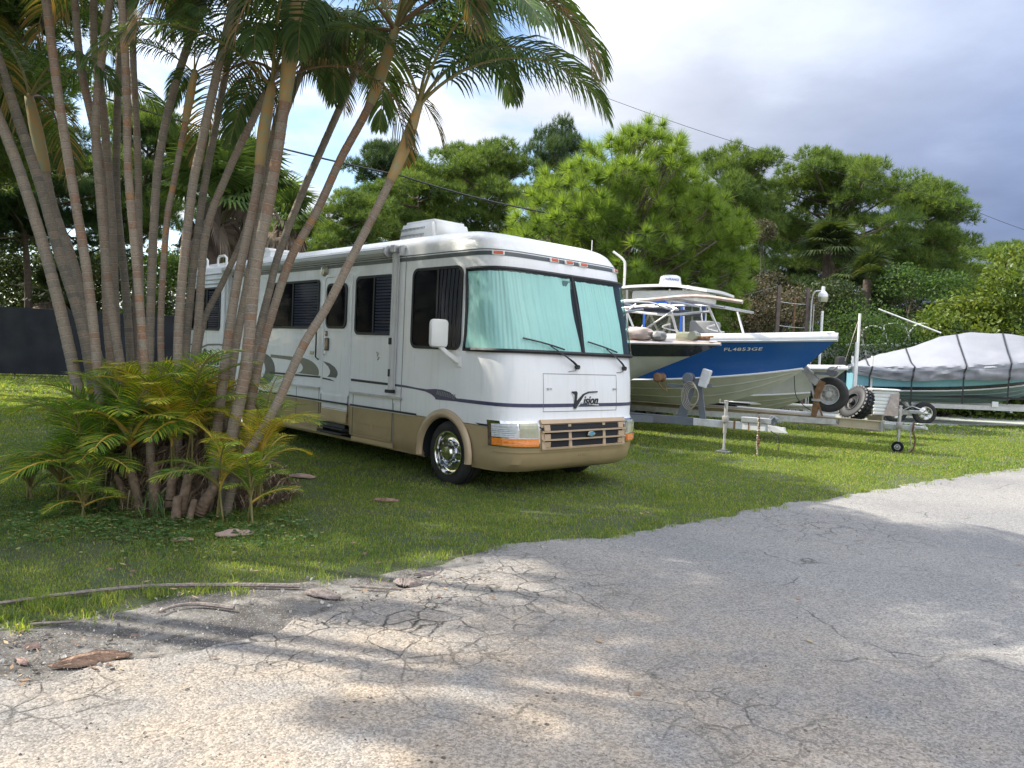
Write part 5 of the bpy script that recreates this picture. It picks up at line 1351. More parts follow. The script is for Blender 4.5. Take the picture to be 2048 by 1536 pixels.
M['leaf_m'] = leaf_mat('mid_green_leaves', (0.038, 0.08, 0.024), (0.07, 0.125, 0.034), None, 0, .35, .7)
M['leaf_b'] = leaf_mat('bright_broad_leaves', (0.075, 0.125, 0.028), (0.14, 0.18, 0.038), (0.24, 0.18, 0.05), .16, .32, .8, .35)
M['sabal'] = leaf_mat('fan_palm_leaves', (0.05, 0.10, 0.035), (0.12, 0.18, 0.05), None, 0, .3, 1.0)
M['dead'] = mat('dead_fan_leaves', (0.20, 0.155, 0.115), .9, island=.4)

def tufts(centers, dirs, nn, length, width, rs, spread=.9, droop=.0):
    """needle tufts: nn thin triangles radiating about each direction"""
    C_ = np.repeat(np.asarray(centers), nn, 0); D_ = np.repeat(np.asarray(dirs), nn, 0); n = len(C_)
    d = D_ + rs.normal(0, spread, (n, 3)); d[:, 2] -= droop; d /= np.linalg.norm(d, axis=1)[:, None] + 1e-6
    L = length * rs.uniform(.7, 1.1, n)[:, None]; s = np.cross(d, rs.normal(0, 1, (n, 3))); s /= np.linalg.norm(s, axis=1)[:, None] + 1e-6; s *= width / 2
    m = C_ + d * L * .12
    v = np.stack([m - s, m + s, C_ + d * L], 1).reshape(-1, 3); i = np.arange(n) * 3
    return v, np.c_[i, i + 1, i + 2]
def leaves(centers, size, rs, up=.5, aspect=.6):
    n = len(centers); nrm = rs.normal(0, 1, (n, 3)); nrm[:, 2] += up; nrm /= np.linalg.norm(nrm, axis=1)[:, None]
    a = np.cross(nrm, rs.normal(0, 1, (n, 3))); a /= np.linalg.norm(a, axis=1)[:, None]; b = np.cross(nrm, a)
    s = (size * rs.uniform(.6, 1.2, n))[:, None]; c = np.asarray(centers)
    v = np.stack([c - a * s * .5, c - b * s * aspect * .5 + a * s * .05, c + a * s * .5, c + b * s * aspect * .5 + a * s * .05], 1).reshape(-1, 3); i = np.arange(n) * 4
    return v, np.c_[i, i + 1, i + 2], np.c_[i, i + 2, i + 3]
def limb(mb, a, b, r0, r1, rs, sag=.12, n=5):
    d = b - a; off = V(rs.uniform(-1, 1), rs.uniform(-1, 1), rs.uniform(-1, .3)) * d.length * sag
    pts = [a.lerp(b, k / n) + off * math.sin(PI * k / n) for k in range(n + 1)]
    mb.tube(pts, [r0 + (r1 - r0) * k / n for k in range(n + 1)], 6, cap=False); return pts
def pine_meshes(seed, H=12.0, crown0=.42, R=2.75, nlimb=28, clump_r=1.15, nt=120, nn=18, nl=.36, nw=.024, shape='dome', sparse=0.0):
    r = random.Random(seed); rs = np.random.RandomState(seed); tr = MB()
    lean = V(r.uniform(-.06, .06), r.uniform(-.06, .06), 1)
    def tk(z): return V(lean.x * z + .25 * math.sin(z * .5 + seed), lean.y * z + .2 * math.cos(z * .4 + seed), z)
    tr.tube([tk(H * .95 * k / 12) - V(0, 0, .2 if k == 0 else 0) for k in range(13)], [.21 * (1 - k / 12 * .85) * H / 12 for k in range(13)], 9)
    cc, dd = [], []
    def clump(c, rad):
        n = int(nt * (rad / clump_r) ** 2)
        u = rs.normal(0, 1, (n, 3)); u /= np.linalg.norm(u, axis=1)[:, None]; u[:, 2] = np.abs(u[:, 2]) * .9 - .25
        rr = rad * rs.uniform(.45, 1.0, n)[:, None]
        P = u * rr * np.array([1, 1, .75]) + np.array(c); cc.append(P); u2 = u.copy(); u2[:, 2] += .55; dd.append(u2)
    for k in range(nlimb):
        f = (k + r.random() * .7) / nlimb; z = H * (crown0 + (.93 - crown0) * f); az = k * 2.4 + r.uniform(-.5, .5)
        if shape == 'dome': rad = R * (math.sqrt(max(.05, 1 - (max(0, f - .25) / .80) ** 2)) * (.65 + .5 * min(1, f * 3))) * r.uniform(.65, 1.08)
        elif shape == 'cone': rad = R * (1.05 - f) * r.uniform(.7, 1.1)
        else: rad = R * (.5 + .7 * math.sin(PI * f)) * r.uniform(.5, 1.15)
        if r.random() < sparse: continue
        a = tk(z); b = a + V(math.cos(az) * rad, math.sin(az) * rad, rad * r.uniform(.08, .55))
        pts = limb(tr, a, b, .07 * H / 12, .022, r)
        clump(b, clump_r * r.uniform(.75, 1.15))
        if rad > 1.3:
            for q in (.55, .78):
                m = pts[int(q * 5)]; e = m + V(r.uniform(-.8, .8), r.uniform(-.8, .8), r.uniform(.1, .8)); limb(tr, m, e, .03, .012, r); clump(e, clump_r * r.uniform(.5, .9))
    clump(tk(H * .97), clump_r * 1.1); clump(tk(H * .9) + V(.6, 0, 0), clump_r * .9)
    for _ in range(10):   # dead lower snags
        z = H * r.uniform(.2, crown0); az = r.uniform(0, 6.28); a = tk(z); limb(tr, a, a + V(math.cos(az), math.sin(az), r.uniform(-.2, .3)) * r.uniform(.5, 1.6), .025, .006, r)
    C_, D_ = np.concatenate(cc), np.concatenate(dd)
    v, f = tufts(C_, D_, nn, nl, nw, rs, .62)
    return tr.mesh('trunk', M['bark'], True), v, f
def tree_thing(name, label, cat, base, trunk_me, crown_me, sc=1.0, rz=0.0, group=None, crown='crown'):
    T = thing(name, label, cat, base, rz, group); T.scale = (sc if isinstance(sc, tuple) else (sc,) * 3)
    if trunk_me: link('trunk', trunk_me, T)
    link(crown, crown_me, T); return T
PV = []
for sd_, kw in ((11, {}), (12, dict(R=2.5, crown0=.48)), (13, dict(R=2.6, crown0=.35, shape='mid', sparse=.1)), (14, dict(R=3.2, crown0=.5, nlimb=32))):
    tm_, v, f = pine_meshes(sd_, **kw)
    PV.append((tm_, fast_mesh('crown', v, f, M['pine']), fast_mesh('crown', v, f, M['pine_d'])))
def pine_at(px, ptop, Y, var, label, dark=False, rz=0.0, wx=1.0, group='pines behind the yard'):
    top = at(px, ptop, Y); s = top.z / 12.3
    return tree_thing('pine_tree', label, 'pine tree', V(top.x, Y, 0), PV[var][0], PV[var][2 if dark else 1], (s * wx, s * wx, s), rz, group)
pine_at(1478, 288, 40, 0, 'dark green pine with a domed crown directly right of the bright pine', rz=.4, wx=.80)
pine_at(1680, 308, 42, 3, 'broad domed pine with its bare limbs open below the crown, right of the lamp', rz=1.2, wx=.95)
pine_at(1848, 355, 44, 1, 'pine with a stepped crown, last tall one before the sky opens at the right', rz=2.2, wx=.95)
pine_at(1900, 468, 50, 2, 'low distant pine between the stepped pine and the broad leaved tree', rz=.3, wx=1.3)
pine_at(2030, 480, 56, 0, 'far low pine top showing above the broad leaved tree at the right edge', rz=3.3, wx=1.3)
pine_at(965, 292, 36, 3, 'large dark pine above the motorhome roof, left of the bright pine', rz=2.9, wx=.9)
pine_at(858, 322, 34, 2, 'light green pine just right of the leaning palm crown', rz=.7, wx=.95)
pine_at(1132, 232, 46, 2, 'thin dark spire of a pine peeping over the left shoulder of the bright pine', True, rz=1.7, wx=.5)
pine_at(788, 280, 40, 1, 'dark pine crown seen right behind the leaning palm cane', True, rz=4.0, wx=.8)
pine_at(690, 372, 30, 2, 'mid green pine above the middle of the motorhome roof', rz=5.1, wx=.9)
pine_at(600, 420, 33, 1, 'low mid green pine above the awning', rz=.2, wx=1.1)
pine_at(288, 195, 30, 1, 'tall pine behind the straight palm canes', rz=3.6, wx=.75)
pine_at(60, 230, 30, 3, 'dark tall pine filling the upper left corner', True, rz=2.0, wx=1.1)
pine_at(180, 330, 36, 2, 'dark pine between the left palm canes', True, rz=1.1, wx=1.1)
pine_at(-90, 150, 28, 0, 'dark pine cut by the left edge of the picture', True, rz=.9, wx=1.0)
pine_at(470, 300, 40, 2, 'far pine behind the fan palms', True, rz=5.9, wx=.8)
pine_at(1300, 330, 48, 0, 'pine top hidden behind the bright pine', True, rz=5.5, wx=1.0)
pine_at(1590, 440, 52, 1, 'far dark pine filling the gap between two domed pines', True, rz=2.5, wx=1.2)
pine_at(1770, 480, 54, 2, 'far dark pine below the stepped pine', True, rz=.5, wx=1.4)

for k, (x, y, h, v_) in enumerate(((-17.5, 15.5, 10.5, 0), (-15.5, 11.0, 12.0, 3), (-15.8, 21.5, 11.0, 1), (-13.0, 8.2, 9.0, 2), (-14.5, 14.0, 14.5, 3), (-15.0, 16.4, 15.0, 0), (-14.0, 19.5, 14.0, 1))):
    tree_thing('pine_tree', ('pine beyond the left edge shading the motorhome side', 'tall pine beyond the left edge shading the palm clump', 'pine beyond the left edge nearest the black fence', 'smallest pine beyond the left edge', 'very tall pine beyond the left edge, level with the motorhome door', 'very tall pine beyond the left edge, level with the motorhome rear', 'very tall pine beyond the left edge, third of its row')[k], 'pine tree', V(x, y, 0), PV[v_][0], PV[v_][1], h / 12.3, k * 1.3, 'pines left of the picture')

# bright near pine with big needle pompoms
def bright_pine():
    r = random.Random(5); rs = np.random.RandomState(5); tr = MB(); Y = 24.0
    base = at(1235, 600, Y); base.z = 0
    tk = [V(0, 0, -.2), V(.05, 0, 1.5), V(-.1, .1, 3.2), V(.15, 0, 5.0), V(.2, .1, 7.0), V(.35, 0, 8.6)]
    tr.tube(catmull(tk, 5), [.26 * (1 - k / 25 * .85) for k in range(26)], 10)
    tk2 = [V(-.2, .2, 1.2), V(-.9, .3, 3.4), V(-1.5, .1, 5.4), V(-2.0, 0, 6.6)]; tr.tube(catmull(tk2, 5), [.15 * (1 - k / 15 * .8) for k in range(16)], 8)
    C_, D_ = [], []
    # outline: lobes (cx, cz, rx, rz) in the tree's own frame read off its silhouette
    lobes = [(0.3, 6.9, 1.9, 2.0), (1.3, 6.6, 1.5, 1.7), (-1.2, 6.1, 1.7, 1.4), (-2.1, 5.0, 1.6, 1.5), (2.3, 5.6, 1.4, 1.6), (.3, 5.0, 2.0, 1.6), (-2.7, 3.9, 1.5, 1.2), (-1.2, 3.6, 1.5, 1.3), (2.9, 4.3, 1.2, 1.6), (1.5, 4.0, 1.5, 1.4), (.1, 3.3, 1.6, 1.2), (2.6, 3.0, 1.2, 1.2), (.6, 7.9, 1.0, .8), (-1.6, 5.6, 1.6, 1.2), (3.0, 5.2, 1.0, 1.2)]
    for (cx_, cz, rx, rz_) in lobes:
        a = V(cx_ * .15, 0, cz - rz_ * .9)
        for _ in range(int(80 * rx * rz_ / 2.2)):
            u = rs.normal(0, 1, 3); u /= np.linalg.norm(u); q = rs.uniform(.55, 1.02)
            p = V(cx_ + u[0] * rx * q, u[1] * min(rx, 1.9) * 1.15 * q, cz + u[2] * rz_ * q)
            C_.append(p); d = V(u[0], u[1], u[2] * .6 + .65); D_.append(d)
            if r.random() < .55: limb(tr, a.lerp(p, r.uniform(.25, .55)), p, .020, .008, r, .18)
        for _ in range(3): limb(tr, V(cx_ * .08, 0, cz - rz_), V(cx_ + r.uniform(-.8, .8), r.uniform(-1.2, 1.2), cz + r.uniform(-.5, .5)), .06, .02, r, .15)
    v, f = tufts(np.array([tuple(c) for c in C_]), np.array([tuple(c) for c in D_]), 150, .44, .017, rs, .85)
    T = thing('pine_tree', 'bright yellow green pine with big pompom needle tufts behind the motorhome', 'pine tree', base)
    link('trunk', tr.mesh('trunk', M['bark'], True), T); link('crown', fast_mesh('crown', v, f, M['pine_b']), T)
bright_pine()

# broad leaved bushes and thickets
def bush(name, label, px0, px1, ptop, Y, m, leaf=.16, n=9000, depth=2.2, zb=0.0, seed=0, cat='bush', group=None, stems_=14, rough=.55, up=.4):
    rs = np.random.RandomState(seed + 50); r = random.Random(seed)
    a, b, tp = at(px0, 700, Y), at(px1, 700, Y), at((px0 + px1) / 2, ptop, Y)
    cx_, hw, H = (a.x + b.x) / 2, (b.x - a.x) / 2, tp.z
    T = thing(name, label, cat, V(cx_, Y, 0), 0, group)
    nl = max(8, int(hw * H * 1.1)); lob = []
    for k in range(nl):
        fx = r.uniform(-.85, .85); hz = H * (1 - .35 * fx * fx); z = (r.uniform(.0, .25) if k % 3 == 0 else r.uniform(.18, .86)) * hz; lob.append((fx * hw, r.uniform(-.6, .4) * depth, z, r.uniform(.16, .30) * min(H, 2 * hw) + .25))
    per = int(n * 1.5) // nl; P = []
    for (x, y, z, rad) in lob:
        u = rs.normal(0, 1, (per, 3)); u /= np.linalg.norm(u, axis=1)[:, None]; u *= rs.uniform(rough, 1.08, (per, 1)) * rad; u[:, 2] *= .8; u[:, 2] = np.where(u[:, 2] < -.5 * rad, -.5 * u[:, 2], u[:, 2])
        P.append(u + (x, y, z))
    P = np.concatenate(P); P = P[P[:, 2] > zb]; v, f1, f2 = leaves(P, leaf, rs, up)
    link('crown', fast_mesh('crown', v, np.concatenate([f1, f2]), m), T)
    tr = MB()
    for k in range(stems_):
        l = r.choice(lob); limb(tr, V(l[0] * .5, l[1] * .3, 0), V(*l[:3]), .06, .015, r, .12)
    link('trunk', tr.mesh('trunk', M['twig'], True), T); return T
bush('bush', 'dark olive brown thicket behind the blue boat', 1390, 1580, 470, 29, M['leaf_olive'], .10, 26000, 2.0, seed=1, stems_=50)
bush('bush', 'shaggy olive bush standing against the right side of the bright pine', 1460, 1560, 405, 33, M['leaf_olive'], .12, 9000, 1.5, seed=2)
bush('bush', 'dark green bush behind the yard lamp', 1560, 1720, 530, 31, M['leaf_d'], .12, 14000, 2, seed=3)
bush('bush', 'dark green undergrowth tree below the broad domed pine', 1600, 1800, 480, 36, M['leaf_d'], .14, 16000, 2, seed=4)
bush('bush', 'mid green bush below the stepped pine', 1740, 1900, 505, 34, M['leaf_m'], .14, 12000, 2, seed=5)
bush('bush', 'fern green bush low behind the boat canopy frames', 1600, 1860, 590, 29.5, M['leaf_m'], .11, 15000, 1.6, seed=6)
bush('broadleaf_tree', 'sunlit broad leaved tree with yellow green leaves at the right edge', 1885, 2120, 468, 30, M['leaf_b'], .21, 15000, 2.6, seed=7, cat='tree', stems_=20)
bush('broadleaf_tree', 'second broad leaved tree lower and closer to the lamp, leaves lime green', 1840, 1960, 560, 29, M['leaf_b'], .18, 7000, 1.8, seed=8, cat='tree')
bush('bush', 'dark thicket behind the white boat roof', 1250, 1420, 520, 31, M['leaf_d'], .12, 12000, 2, seed=9)
bush('bush', 'green vine covered bush seen through the boat frames', 1370, 1440, 625, 25, M['leaf_m'], .10, 5000, .8, seed=10)
bush('bush', 'dark hedge above the black fence at the far left', -140, 110, 430, 33, M['leaf_d'], .13, 16000, 2, seed=11)
bush('bush', 'dark thicket behind the leftmost palm canes', 90, 260, 440, 34, M['leaf_d'], .13, 14000, 2, seed=12)
bush('bush', 'mid green thicket behind the middle palm canes', 250, 420, 450, 33, M['leaf_m'], .13, 14000, 2, seed=13)
bush('bush', 'leafy mid green thicket above the motorhome roof behind the awning', 520, 760, 455, 30, M['leaf_m'], .13, 14000, 2, seed=14)
bush('bush', 'dark thicket above the front half of the motorhome roof', 740, 1010, 440, 34, M['leaf_d'], .13, 14000, 2, seed=15)
bush('bush', 'dark bush below the bright pine', 980, 1290, 500, 30, M['leaf_d'], .13, 14000, 2, seed=16)
# far wood closing the view: one mass
rs = np.random.RandomState(77); P = []
for k in range(700):
    az = rs.uniform(-.80, .80); Y = rs.uniform(56, 66); x = math.tan(az) * Y * 1.0; H = 6.5 + 3.2 * npnoise(np.array([[x * .06, 3.0]]), 1, 2.2)[0] - (2.2 if x > 22 else 0)
    z = rs.uniform(.3, 1) * H; u = rs.normal(0, 1, (110, 3)); u /= np.linalg.norm(u, axis=1)[:, None]; P.append(u * rs.uniform(.6, 1, (110, 1)) * 1.9 + (x, Y, z))
P = np.concatenate(P)
for k in range(420):     # the wood goes on round the left of the yard
    az = rs.uniform(-2.5, -.72); R_ = rs.uniform(36, 44); H = 8 + 3 * npnoise(np.array([[az * 9, 3.0]]), 1, 2.2)[0]
    z = rs.uniform(.0, 1) ** .8 * H; u = rs.normal(0, 1, (80, 3)); u /= np.linalg.norm(u, axis=1)[:, None]; P = np.concatenate([P, u * rs.uniform(.6, 1, (80, 1)) * 1.9 + (math.sin(az) * R_, math.cos(az) * R_, z)])
for k in range(260):     # low undergrowth in front of it
    az = rs.uniform(-.75, .75); Y = rs.uniform(47, 54); x = math.tan(az) * Y; u = rs.normal(0, 1, (110, 3)); u /= np.linalg.norm(u, axis=1)[:, None]; P = np.concatenate([P, u * rs.uniform(.6, 1, (110, 1)) * 1.5 + (x, Y, rs.uniform(.3, 2.6))])
P = P[P[:, 2] > 0]; v, f1, f2 = leaves(P, .40, rs, .3)
tag(link('far_wood', fast_mesh('far_wood', v, np.concatenate([f1, f2]), M['leaf_d'])), 'dark far wood closing the view behind the pines', 'wood', kind='stuff')

# fan palms
def fan_palm(label, px, py, Y, R, nfan=26, dead=10, seed=0, lean=0.0, green='sabal'):
    r = random.Random(seed); c = at(px, py, Y); T = thing('fan_palm', label, 'fan palm', V(c.x, Y, 0), 0, 'fan palms behind the yard')
    tr = MB(); tr.tube([V(-lean, 0, -.1), V(-lean * .5, 0, c.z * .5), V(0, 0, c.z)], [.20, .17, .19], 10); link('trunk', tr.mesh('trunk', M['bark'], True), T)
    def fans(n, e0, e1, m, hang):
        vv, ff = [], []; 
        for k in range(n):
            az = r.uniform(0, 2 * PI); e = math.radians(r.uniform(e0, e1)); d = V(math.cos(az) * math.cos(e), math.sin(az) * math.cos(e), math.sin(e)); L = R * r.uniform(.35, .5)
            h = V(0, 0, c.z) + d * L; sd_ = d.cross(V(0, 0, 1)).normalized(); up = sd_.cross(d)
            b = len(vv); w_ = sd_ * .02; vv += [V(0, 0, c.z) - w_, V(0, 0, c.z) + w_, h + w_, h - w_]; ff += [(b, b + 1, b + 2, b + 3)]
            for j in range(26):
                a = (j / 25 - .5) * 3.9; q = (d * math.cos(a) + sd_ * math.sin(a)).normalized(); Ls = R * .55 * r.uniform(.85, 1.1) * (1 - .12 * abs(a)); q2 = (q - V(0, 0, hang)).normalized()
                m1 = h + q * Ls * .6; tp = m1 + q2 * Ls * .5; s_ = q.cross(up).normalized() * .024 * R; b = len(vv)
                vv += [h, m1 - s_, m1 + s_, tp]; ff += [(b, b + 1, b + 3, b + 2)]
        me = bpy.data.meshes.new('fan'); me.from_pydata([tuple(x) for x in vv], [], ff); me.materials.append(m); return me
    link('crown', fans(nfan, -10, 85, M[green], .7), T)
    if dead: link('dead_leaves', fans(dead, -75, -35, M['dead'], 1.4), T)
fan_palm('fan palm with a shaggy skirt of dead leaves behind the tall middle palm cane', 425, 400, 17, 1.6, 34, 7, 1)
fan_palm('fan palm right of the shaggy one, behind the rear of the motorhome', 500, 365, 18.5, 1.4, 26, 6, 2)
fan_palm('lower fan palm above the motorhome roof hatch', 560, 440, 22, 1.5, 22, 8, 3)
fan_palm('fan palm with drooping dark leaves below the broad domed pine', 1655, 500, 37, 2.0, 30, 0, 4, green='leaf_d')
fan_palm('small dark fan palm left of the yard lamp', 1600, 620, 33, 1.5, 24, 0, 5, green='leaf_d')
fan_palm('dark fan palm standing by the stepped pine', 1735, 560, 35, 1.8, 26, 0, 6, green='leaf_d')
fan_palm('dark low fan palm above the black fence', 110, 590, 31, 1.5, 24, 4, 7, green='leaf_d')
# ================================================================== BOATS
def hull_fn(L, B, hb, hs, ch_b, ch_s, rk_c, rk_k, flare=1.0, kz=0.0):
    """local frame: x forward (bow tip x=0), y to port, z up from keel"""
    def sheer(t): return V(-L * t, B / 2 * (1 - (1 - min(1, t * 1.25)) ** 2.3) * (1 - .06 * max(0, t - .7)), hs + (hb - hs) * (1 - t) ** 2.2)
    def chine(t):
        z = ch_s + (ch_b - ch_s) * (1 - t) ** 2.4
        return V(-L * t - rk_c * (1 - t) ** 3, B / 2 * .86 * (1 - (1 - min(1, t * 1.15)) ** 1.9), z)
    def keel(t):
        z = (ch_b - .03) * (1 - min(1, t / .42)) ** 2.0 if t < .42 else 0
        return V(-L * t - rk_c * (1 - t) ** 3 - (rk_k - rk_c) * (4 * t * (1 - t)) * .35 * 0, 0, z)
    return sheer, chine, keel
def boat(name, label, cat, loc, head, pitch, L, B, hb, hs, ch_b, ch_s, rk_c, m_top, m_bot, m_cap, chine_trim='white_plastic', band=None, strakes=True, cap_h=.10, group=None, accent=None):
    T = thing(name, label, cat, loc, 0, group, rot=Euler((0, pitch, head)))
    sheer, chine, keel = hull_fn(L, B, hb, hs, ch_b, ch_s, rk_c, rk_c + .5)
    K = 34
    def side(fn, sg): return lambda a, b: (lambda p: V(p.x, p.y * sg, p.z))(fn(a, b))
    def top(a, b):
        s, c = sheer(a), chine(a); p = c.lerp(s, b); bulge = .10 * math.sin(PI * b) * (1 - a) ** 1.5
        p.y -= bulge * 1.0 * min(1, a * 5); return p
    def bot(a, b):
        k, c = keel(a), chine(a); return k.lerp(c, b)
    mb = MB(); mb.grid(side(top, 1), K, 8); mb.grid(side(top, -1), K, 8)
    tr_ = [top(1, j / 8) for j in range(9)] + [V(p.x, -p.y, p.z) for p in reversed([top(1, j / 8) for j in range(9)])]; mb.add(tr_, [tuple(range(len(tr_)))])
    hull = mb.build('hull_side', M[m_top], T, True)
    mb = MB(); mb.grid(side(bot, 1), K, 6); mb.grid(side(bot, -1), K, 6)
    tr_ = [chine(1), keel(1), V(chine(1).x, -chine(1).y, chine(1).z)]; mb.add(tr_, [(0, 1, 2)])
    mb.build('hull_bottom', M[m_bot], T, True)
    if strakes:
        mb = MB()
        for sg in (1, -1):
            for fb, t0 in ((.33, .07), (.66, .03)):
                pts = [bot(t0 + (.97 - t0) * k / 24, fb) for k in range(25)]; mb.tube([V(p.x, p.y * sg, p.z - .004) for p in pts], .016, 5)
        mb.build('strake', M[m_bot], T, True)
    if chine_trim:
        mb = MB()
        for sg in (1, -1): mb.tube([V(chine(k / 30).x + .004, chine(k / 30).y * sg + .008 * sg, chine(k / 30).z + .01) for k in range(31)], .024, 6)
        mb.build('chine_trim', M[chine_trim], T, True)
    # gunwale cap + deck
    mb = MB()
    for sg in (1, -1):
        mb.grid(side(lambda a, b: sheer(a) + V(.05 * (1 - a) ** 4, .025 * math.sin(PI * b) + .012, -.005 + cap_h * b), sg), K, 5)
        mb.grid(side(lambda a, b: sheer(a) + V(-.12 * b * (1 - a) ** 3, -.20 * b * min(1, a * 8), cap_h + .02 * math.sin(PI * b)), sg), K, 3)
    mb.add([V(.03, 0, cap_h) + sheer(0), V(.0, .06, cap_h + .0) + sheer(.02), V(0, -.06, cap_h) + V(sheer(.02).x, -sheer(.02).y, sheer(.02).z)], [(0, 1, 2)])
    cap = mb.build('gunwale', M[m_cap], T, True)
    mb = MB()
    for sg in (1, -1): mb.tube([V(sheer(k / 30).x + .04 * (1 - k / 30) ** 4, (sheer(k / 30).y + .03) * sg, sheer(k / 30).z + .02) for k in range(31)], .018, 6)
    mb.build('rub_rail', M['alu'], T, True)
    mb = MB(); ds = [sheer(.02 + .98 * k / 20) for k in range(21)]
    vs = [V(p.x, max(0, p.y - .16), p.z + .05) for p in ds] + [V(p.x, -max(0, p.y - .16), p.z + .05) for p in ds]
    mb.add(vs, [(i, i + 1, 21 + i + 1, 21 + i) for i in range(20)]); mb.build('deck', M[m_cap], T)
    T['x'] = 0; del T['x']
    return T, top, bot, sheer
def tubeset(name, m, parent, segs, r=.018, smooth=True, n=6):
    mb = MB()
    for s in segs: mb.tube(s, r, n)
    return mb.build(name, m, parent, smooth)
def tubes(name, m, parent, segs, r=.018):
    for s in segs: tubeset(name, m, parent, [s], r)
def rounded(pts, n=4):
    return catmull([V(*p) for p in pts], n)

H1 = math.radians(-31); H2 = math.radians(-36.5)
# ---- blue boat
bow2 = at(1671, 672, 15.6)
B2, top2, bot2, sh2 = boat('blue_boat', 'blue open fishing boat with white gunwale and registration letters on its bow', 'boat', V(bow2.x, bow2.y, bow2.z - 1.62), H2, math.radians(.0), 7.6, 2.45, 1.52, 1.30, .93, .42, .60, 'blue_hull', 'bottom_grey', 'white', cap_h=.17)
def on_hull(name, s, size, t, b, side, parent, topf, m, width_dir=1, shear=0.0, off=.012, zrot=0):
    me = text_mesh(name, s, size, m, .002, shear, 1.05, .004)
    Lh = None
    for v in me.vertices:
        a = t + v.co.x * width_dir; bb = b + v.co.y
        p = topf(a, bb); q = topf(a + .004, bb); w_ = topf(a, bb + .01); n_ = (q - p).cross(w_ - p).normalized()
        if n_.y < 0: n_ = -n_
        p = p + n_ * (off + v.co.z); v.co = V(p.x, p.y * side, p.z)
    me.update(); return link(name, me, parent)
# passenger-facing side is starboard (y<0); text runs bow-ward along x
me_ = on_hull('registration_lettering', 'FL4853GE', 1, 0, 0, -1, B2, lambda a, b: top2(max(.001, .212 - a * .0230), .80 + b * .125), M['letter_pale'])
tubes('T_top_rail'.lower(), M['alu'], B2, [rounded([(-2.0, -.85, 2.13), (-3.2, -.86, 2.29), (-4.5, -.86, 2.25), (-6.1, -.86, 2.17)]), rounded([(-2.0, .85, 2.13), (-3.2, .86, 2.29), (-4.5, .86, 2.25), (-6.1, .86, 2.17)]), [(-2.0, -.85, 2.13), (-2.0, .85, 2.13)], [(-3.3, -.85, 2.27), (-3.3, .85, 2.27)], [(-4.6, -.85, 2.23), (-4.6, .85, 2.23)], rounded([(-2.3, -.8, 2.05), (-3.4, -.75, 1.97), (-4.6, -.8, 2.09)])], .030)
tubes('rail_leg', M['alu'], B2, [[(-1.95, -.60, 1.35), (-2.15, -.72, 1.67), (-2.35, -.84, 2.14)], [(-2.95, -.62, 1.3), (-3.1, -.74, 1.67), (-3.25, -.84, 2.25)], [(-1.95, .60, 1.35), (-2.15, .72, 1.67), (-2.35, .84, 2.14)], [(-2.95, .62, 1.3), (-3.1, .74, 1.67), (-3.25, .84, 2.25)], [(-4.6, -.7, 1.3), (-4.6, -.84, 2.23)]], .028)
tubes('grab_rail', M['alu'], B2, [rounded([(-3.05, -.70, 1.62), (-3.35, -.70, 1.68), (-3.42, -.72, 1.72), (-3.22, -.76, 1.77)]), rounded([(-2.05, -.64, 1.62), (-2.35, -.64, 1.68), (-2.42, -.66, 1.72), (-2.22, -.70, 1.77)])], .018)
mb = MB(); mb.box((-2.75, .0, 1.60), (.5, .62, .55), bev=.05); mb.build('console_seat', M['letter_grey'], B2, True)
# salmon faded front pipe of the folded canopy
tubes('canopy_pole', M['deck_pink'], B2, [rounded([(-1.6, -.9, 2.23), (-2.6, -.92, 2.35), (-3.8, -.92, 2.27)])], .045)
mb = MB(); mb.box((-4.2, 0, 2.11), (2.07, 1.5, .10), Euler((0, .04, 0)), bev=.03); mb.build('folded_canvas', M['dark_canvas'], B2)

# ---- black banded boat nearest
bow1 = at(1437, 682, 14.2)
B1, top1, bot1, sh1 = boat('black_boat', 'old boat with a black sheer band and weathered pinkish deck, nearest to the motorhome', 'boat', V(bow1.x, bow1.y, bow1.z - 1.42), H1, 0, 6.8, 2.3, 1.34, 1.24, .60, .40, 1.7, 'green_grey', 'green_grey', 'deck_pink', 'green_grey', cap_h=.06)
mb = MB()
for sg in (1, -1):
    mb.grid(lambda a, b: (lambda p: V(p.x, (p.y + .014) * sg, p.z))(top1(a, .70 + .30 * b)), 34, 4)
mb.build('sheer_band', M['black_hull'], B1, True)
tubes('frame_pole', M['alu'], B1, [rounded([(-.9, -.3, 1.98), (-1.4, -.5, 2.08), (-3.2, -.75, 1.92), (-5.0, -.85, 1.80)]), rounded([(-.9, .3, 2.0), (-1.4, .5, 2.1), (-3.2, .75, 1.95), (-5.0, .85, 1.85)]), [(-.9, -.3, 1.98), (-.9, .3, 2.0)], rounded([(-1.3, -.45, 1.95), (-2.4, -.62, 1.78), (-4.2, -.8, 1.62)])], .022)
tubes('frame_brace', M['galv'], B1, [[(-.75, -.25, 1.98), (-1.55, -.45, 1.38)], [(-1.45, -.45, 2.05), (-2.1, -.58, 1.40)], [(-2.6, -.6, 1.38), (-1.95, -.5, 1.95)], [(-2.2, -.55, 1.38), (-2.85, -.65, 1.92)], [(-3.2, -.65, 1.38), (-2.6, -.6, 1.90)], [(-3.0, -.65, 1.38), (-3.5, -.7, 1.9)]], .018)
def hoop(c, r): return [V(c[0] + r * math.cos(2 * PI * k / 14), c[1] + r * .8 * math.sin(2 * PI * k / 14), c[2]) for k in range(14)]
for c in ((-1.95, -.58, 1.86), (-1.95, -.58, 1.58), (-2.3, -.60, 1.88), (-2.3, -.60, 1.6), (-2.65, -.62, 1.88)):
    mb = MB(); mb.tube(hoop(c, .13), .016, 6, closed=True); mb.build('rod_ring', M['alu'], B1, True)
for x in (-1.95, -2.3): tubes('ring_post', M['alu'], B1, [[(x, -.70, 1.36), (x, -.70, 1.9)]], .022)
mb = MB()
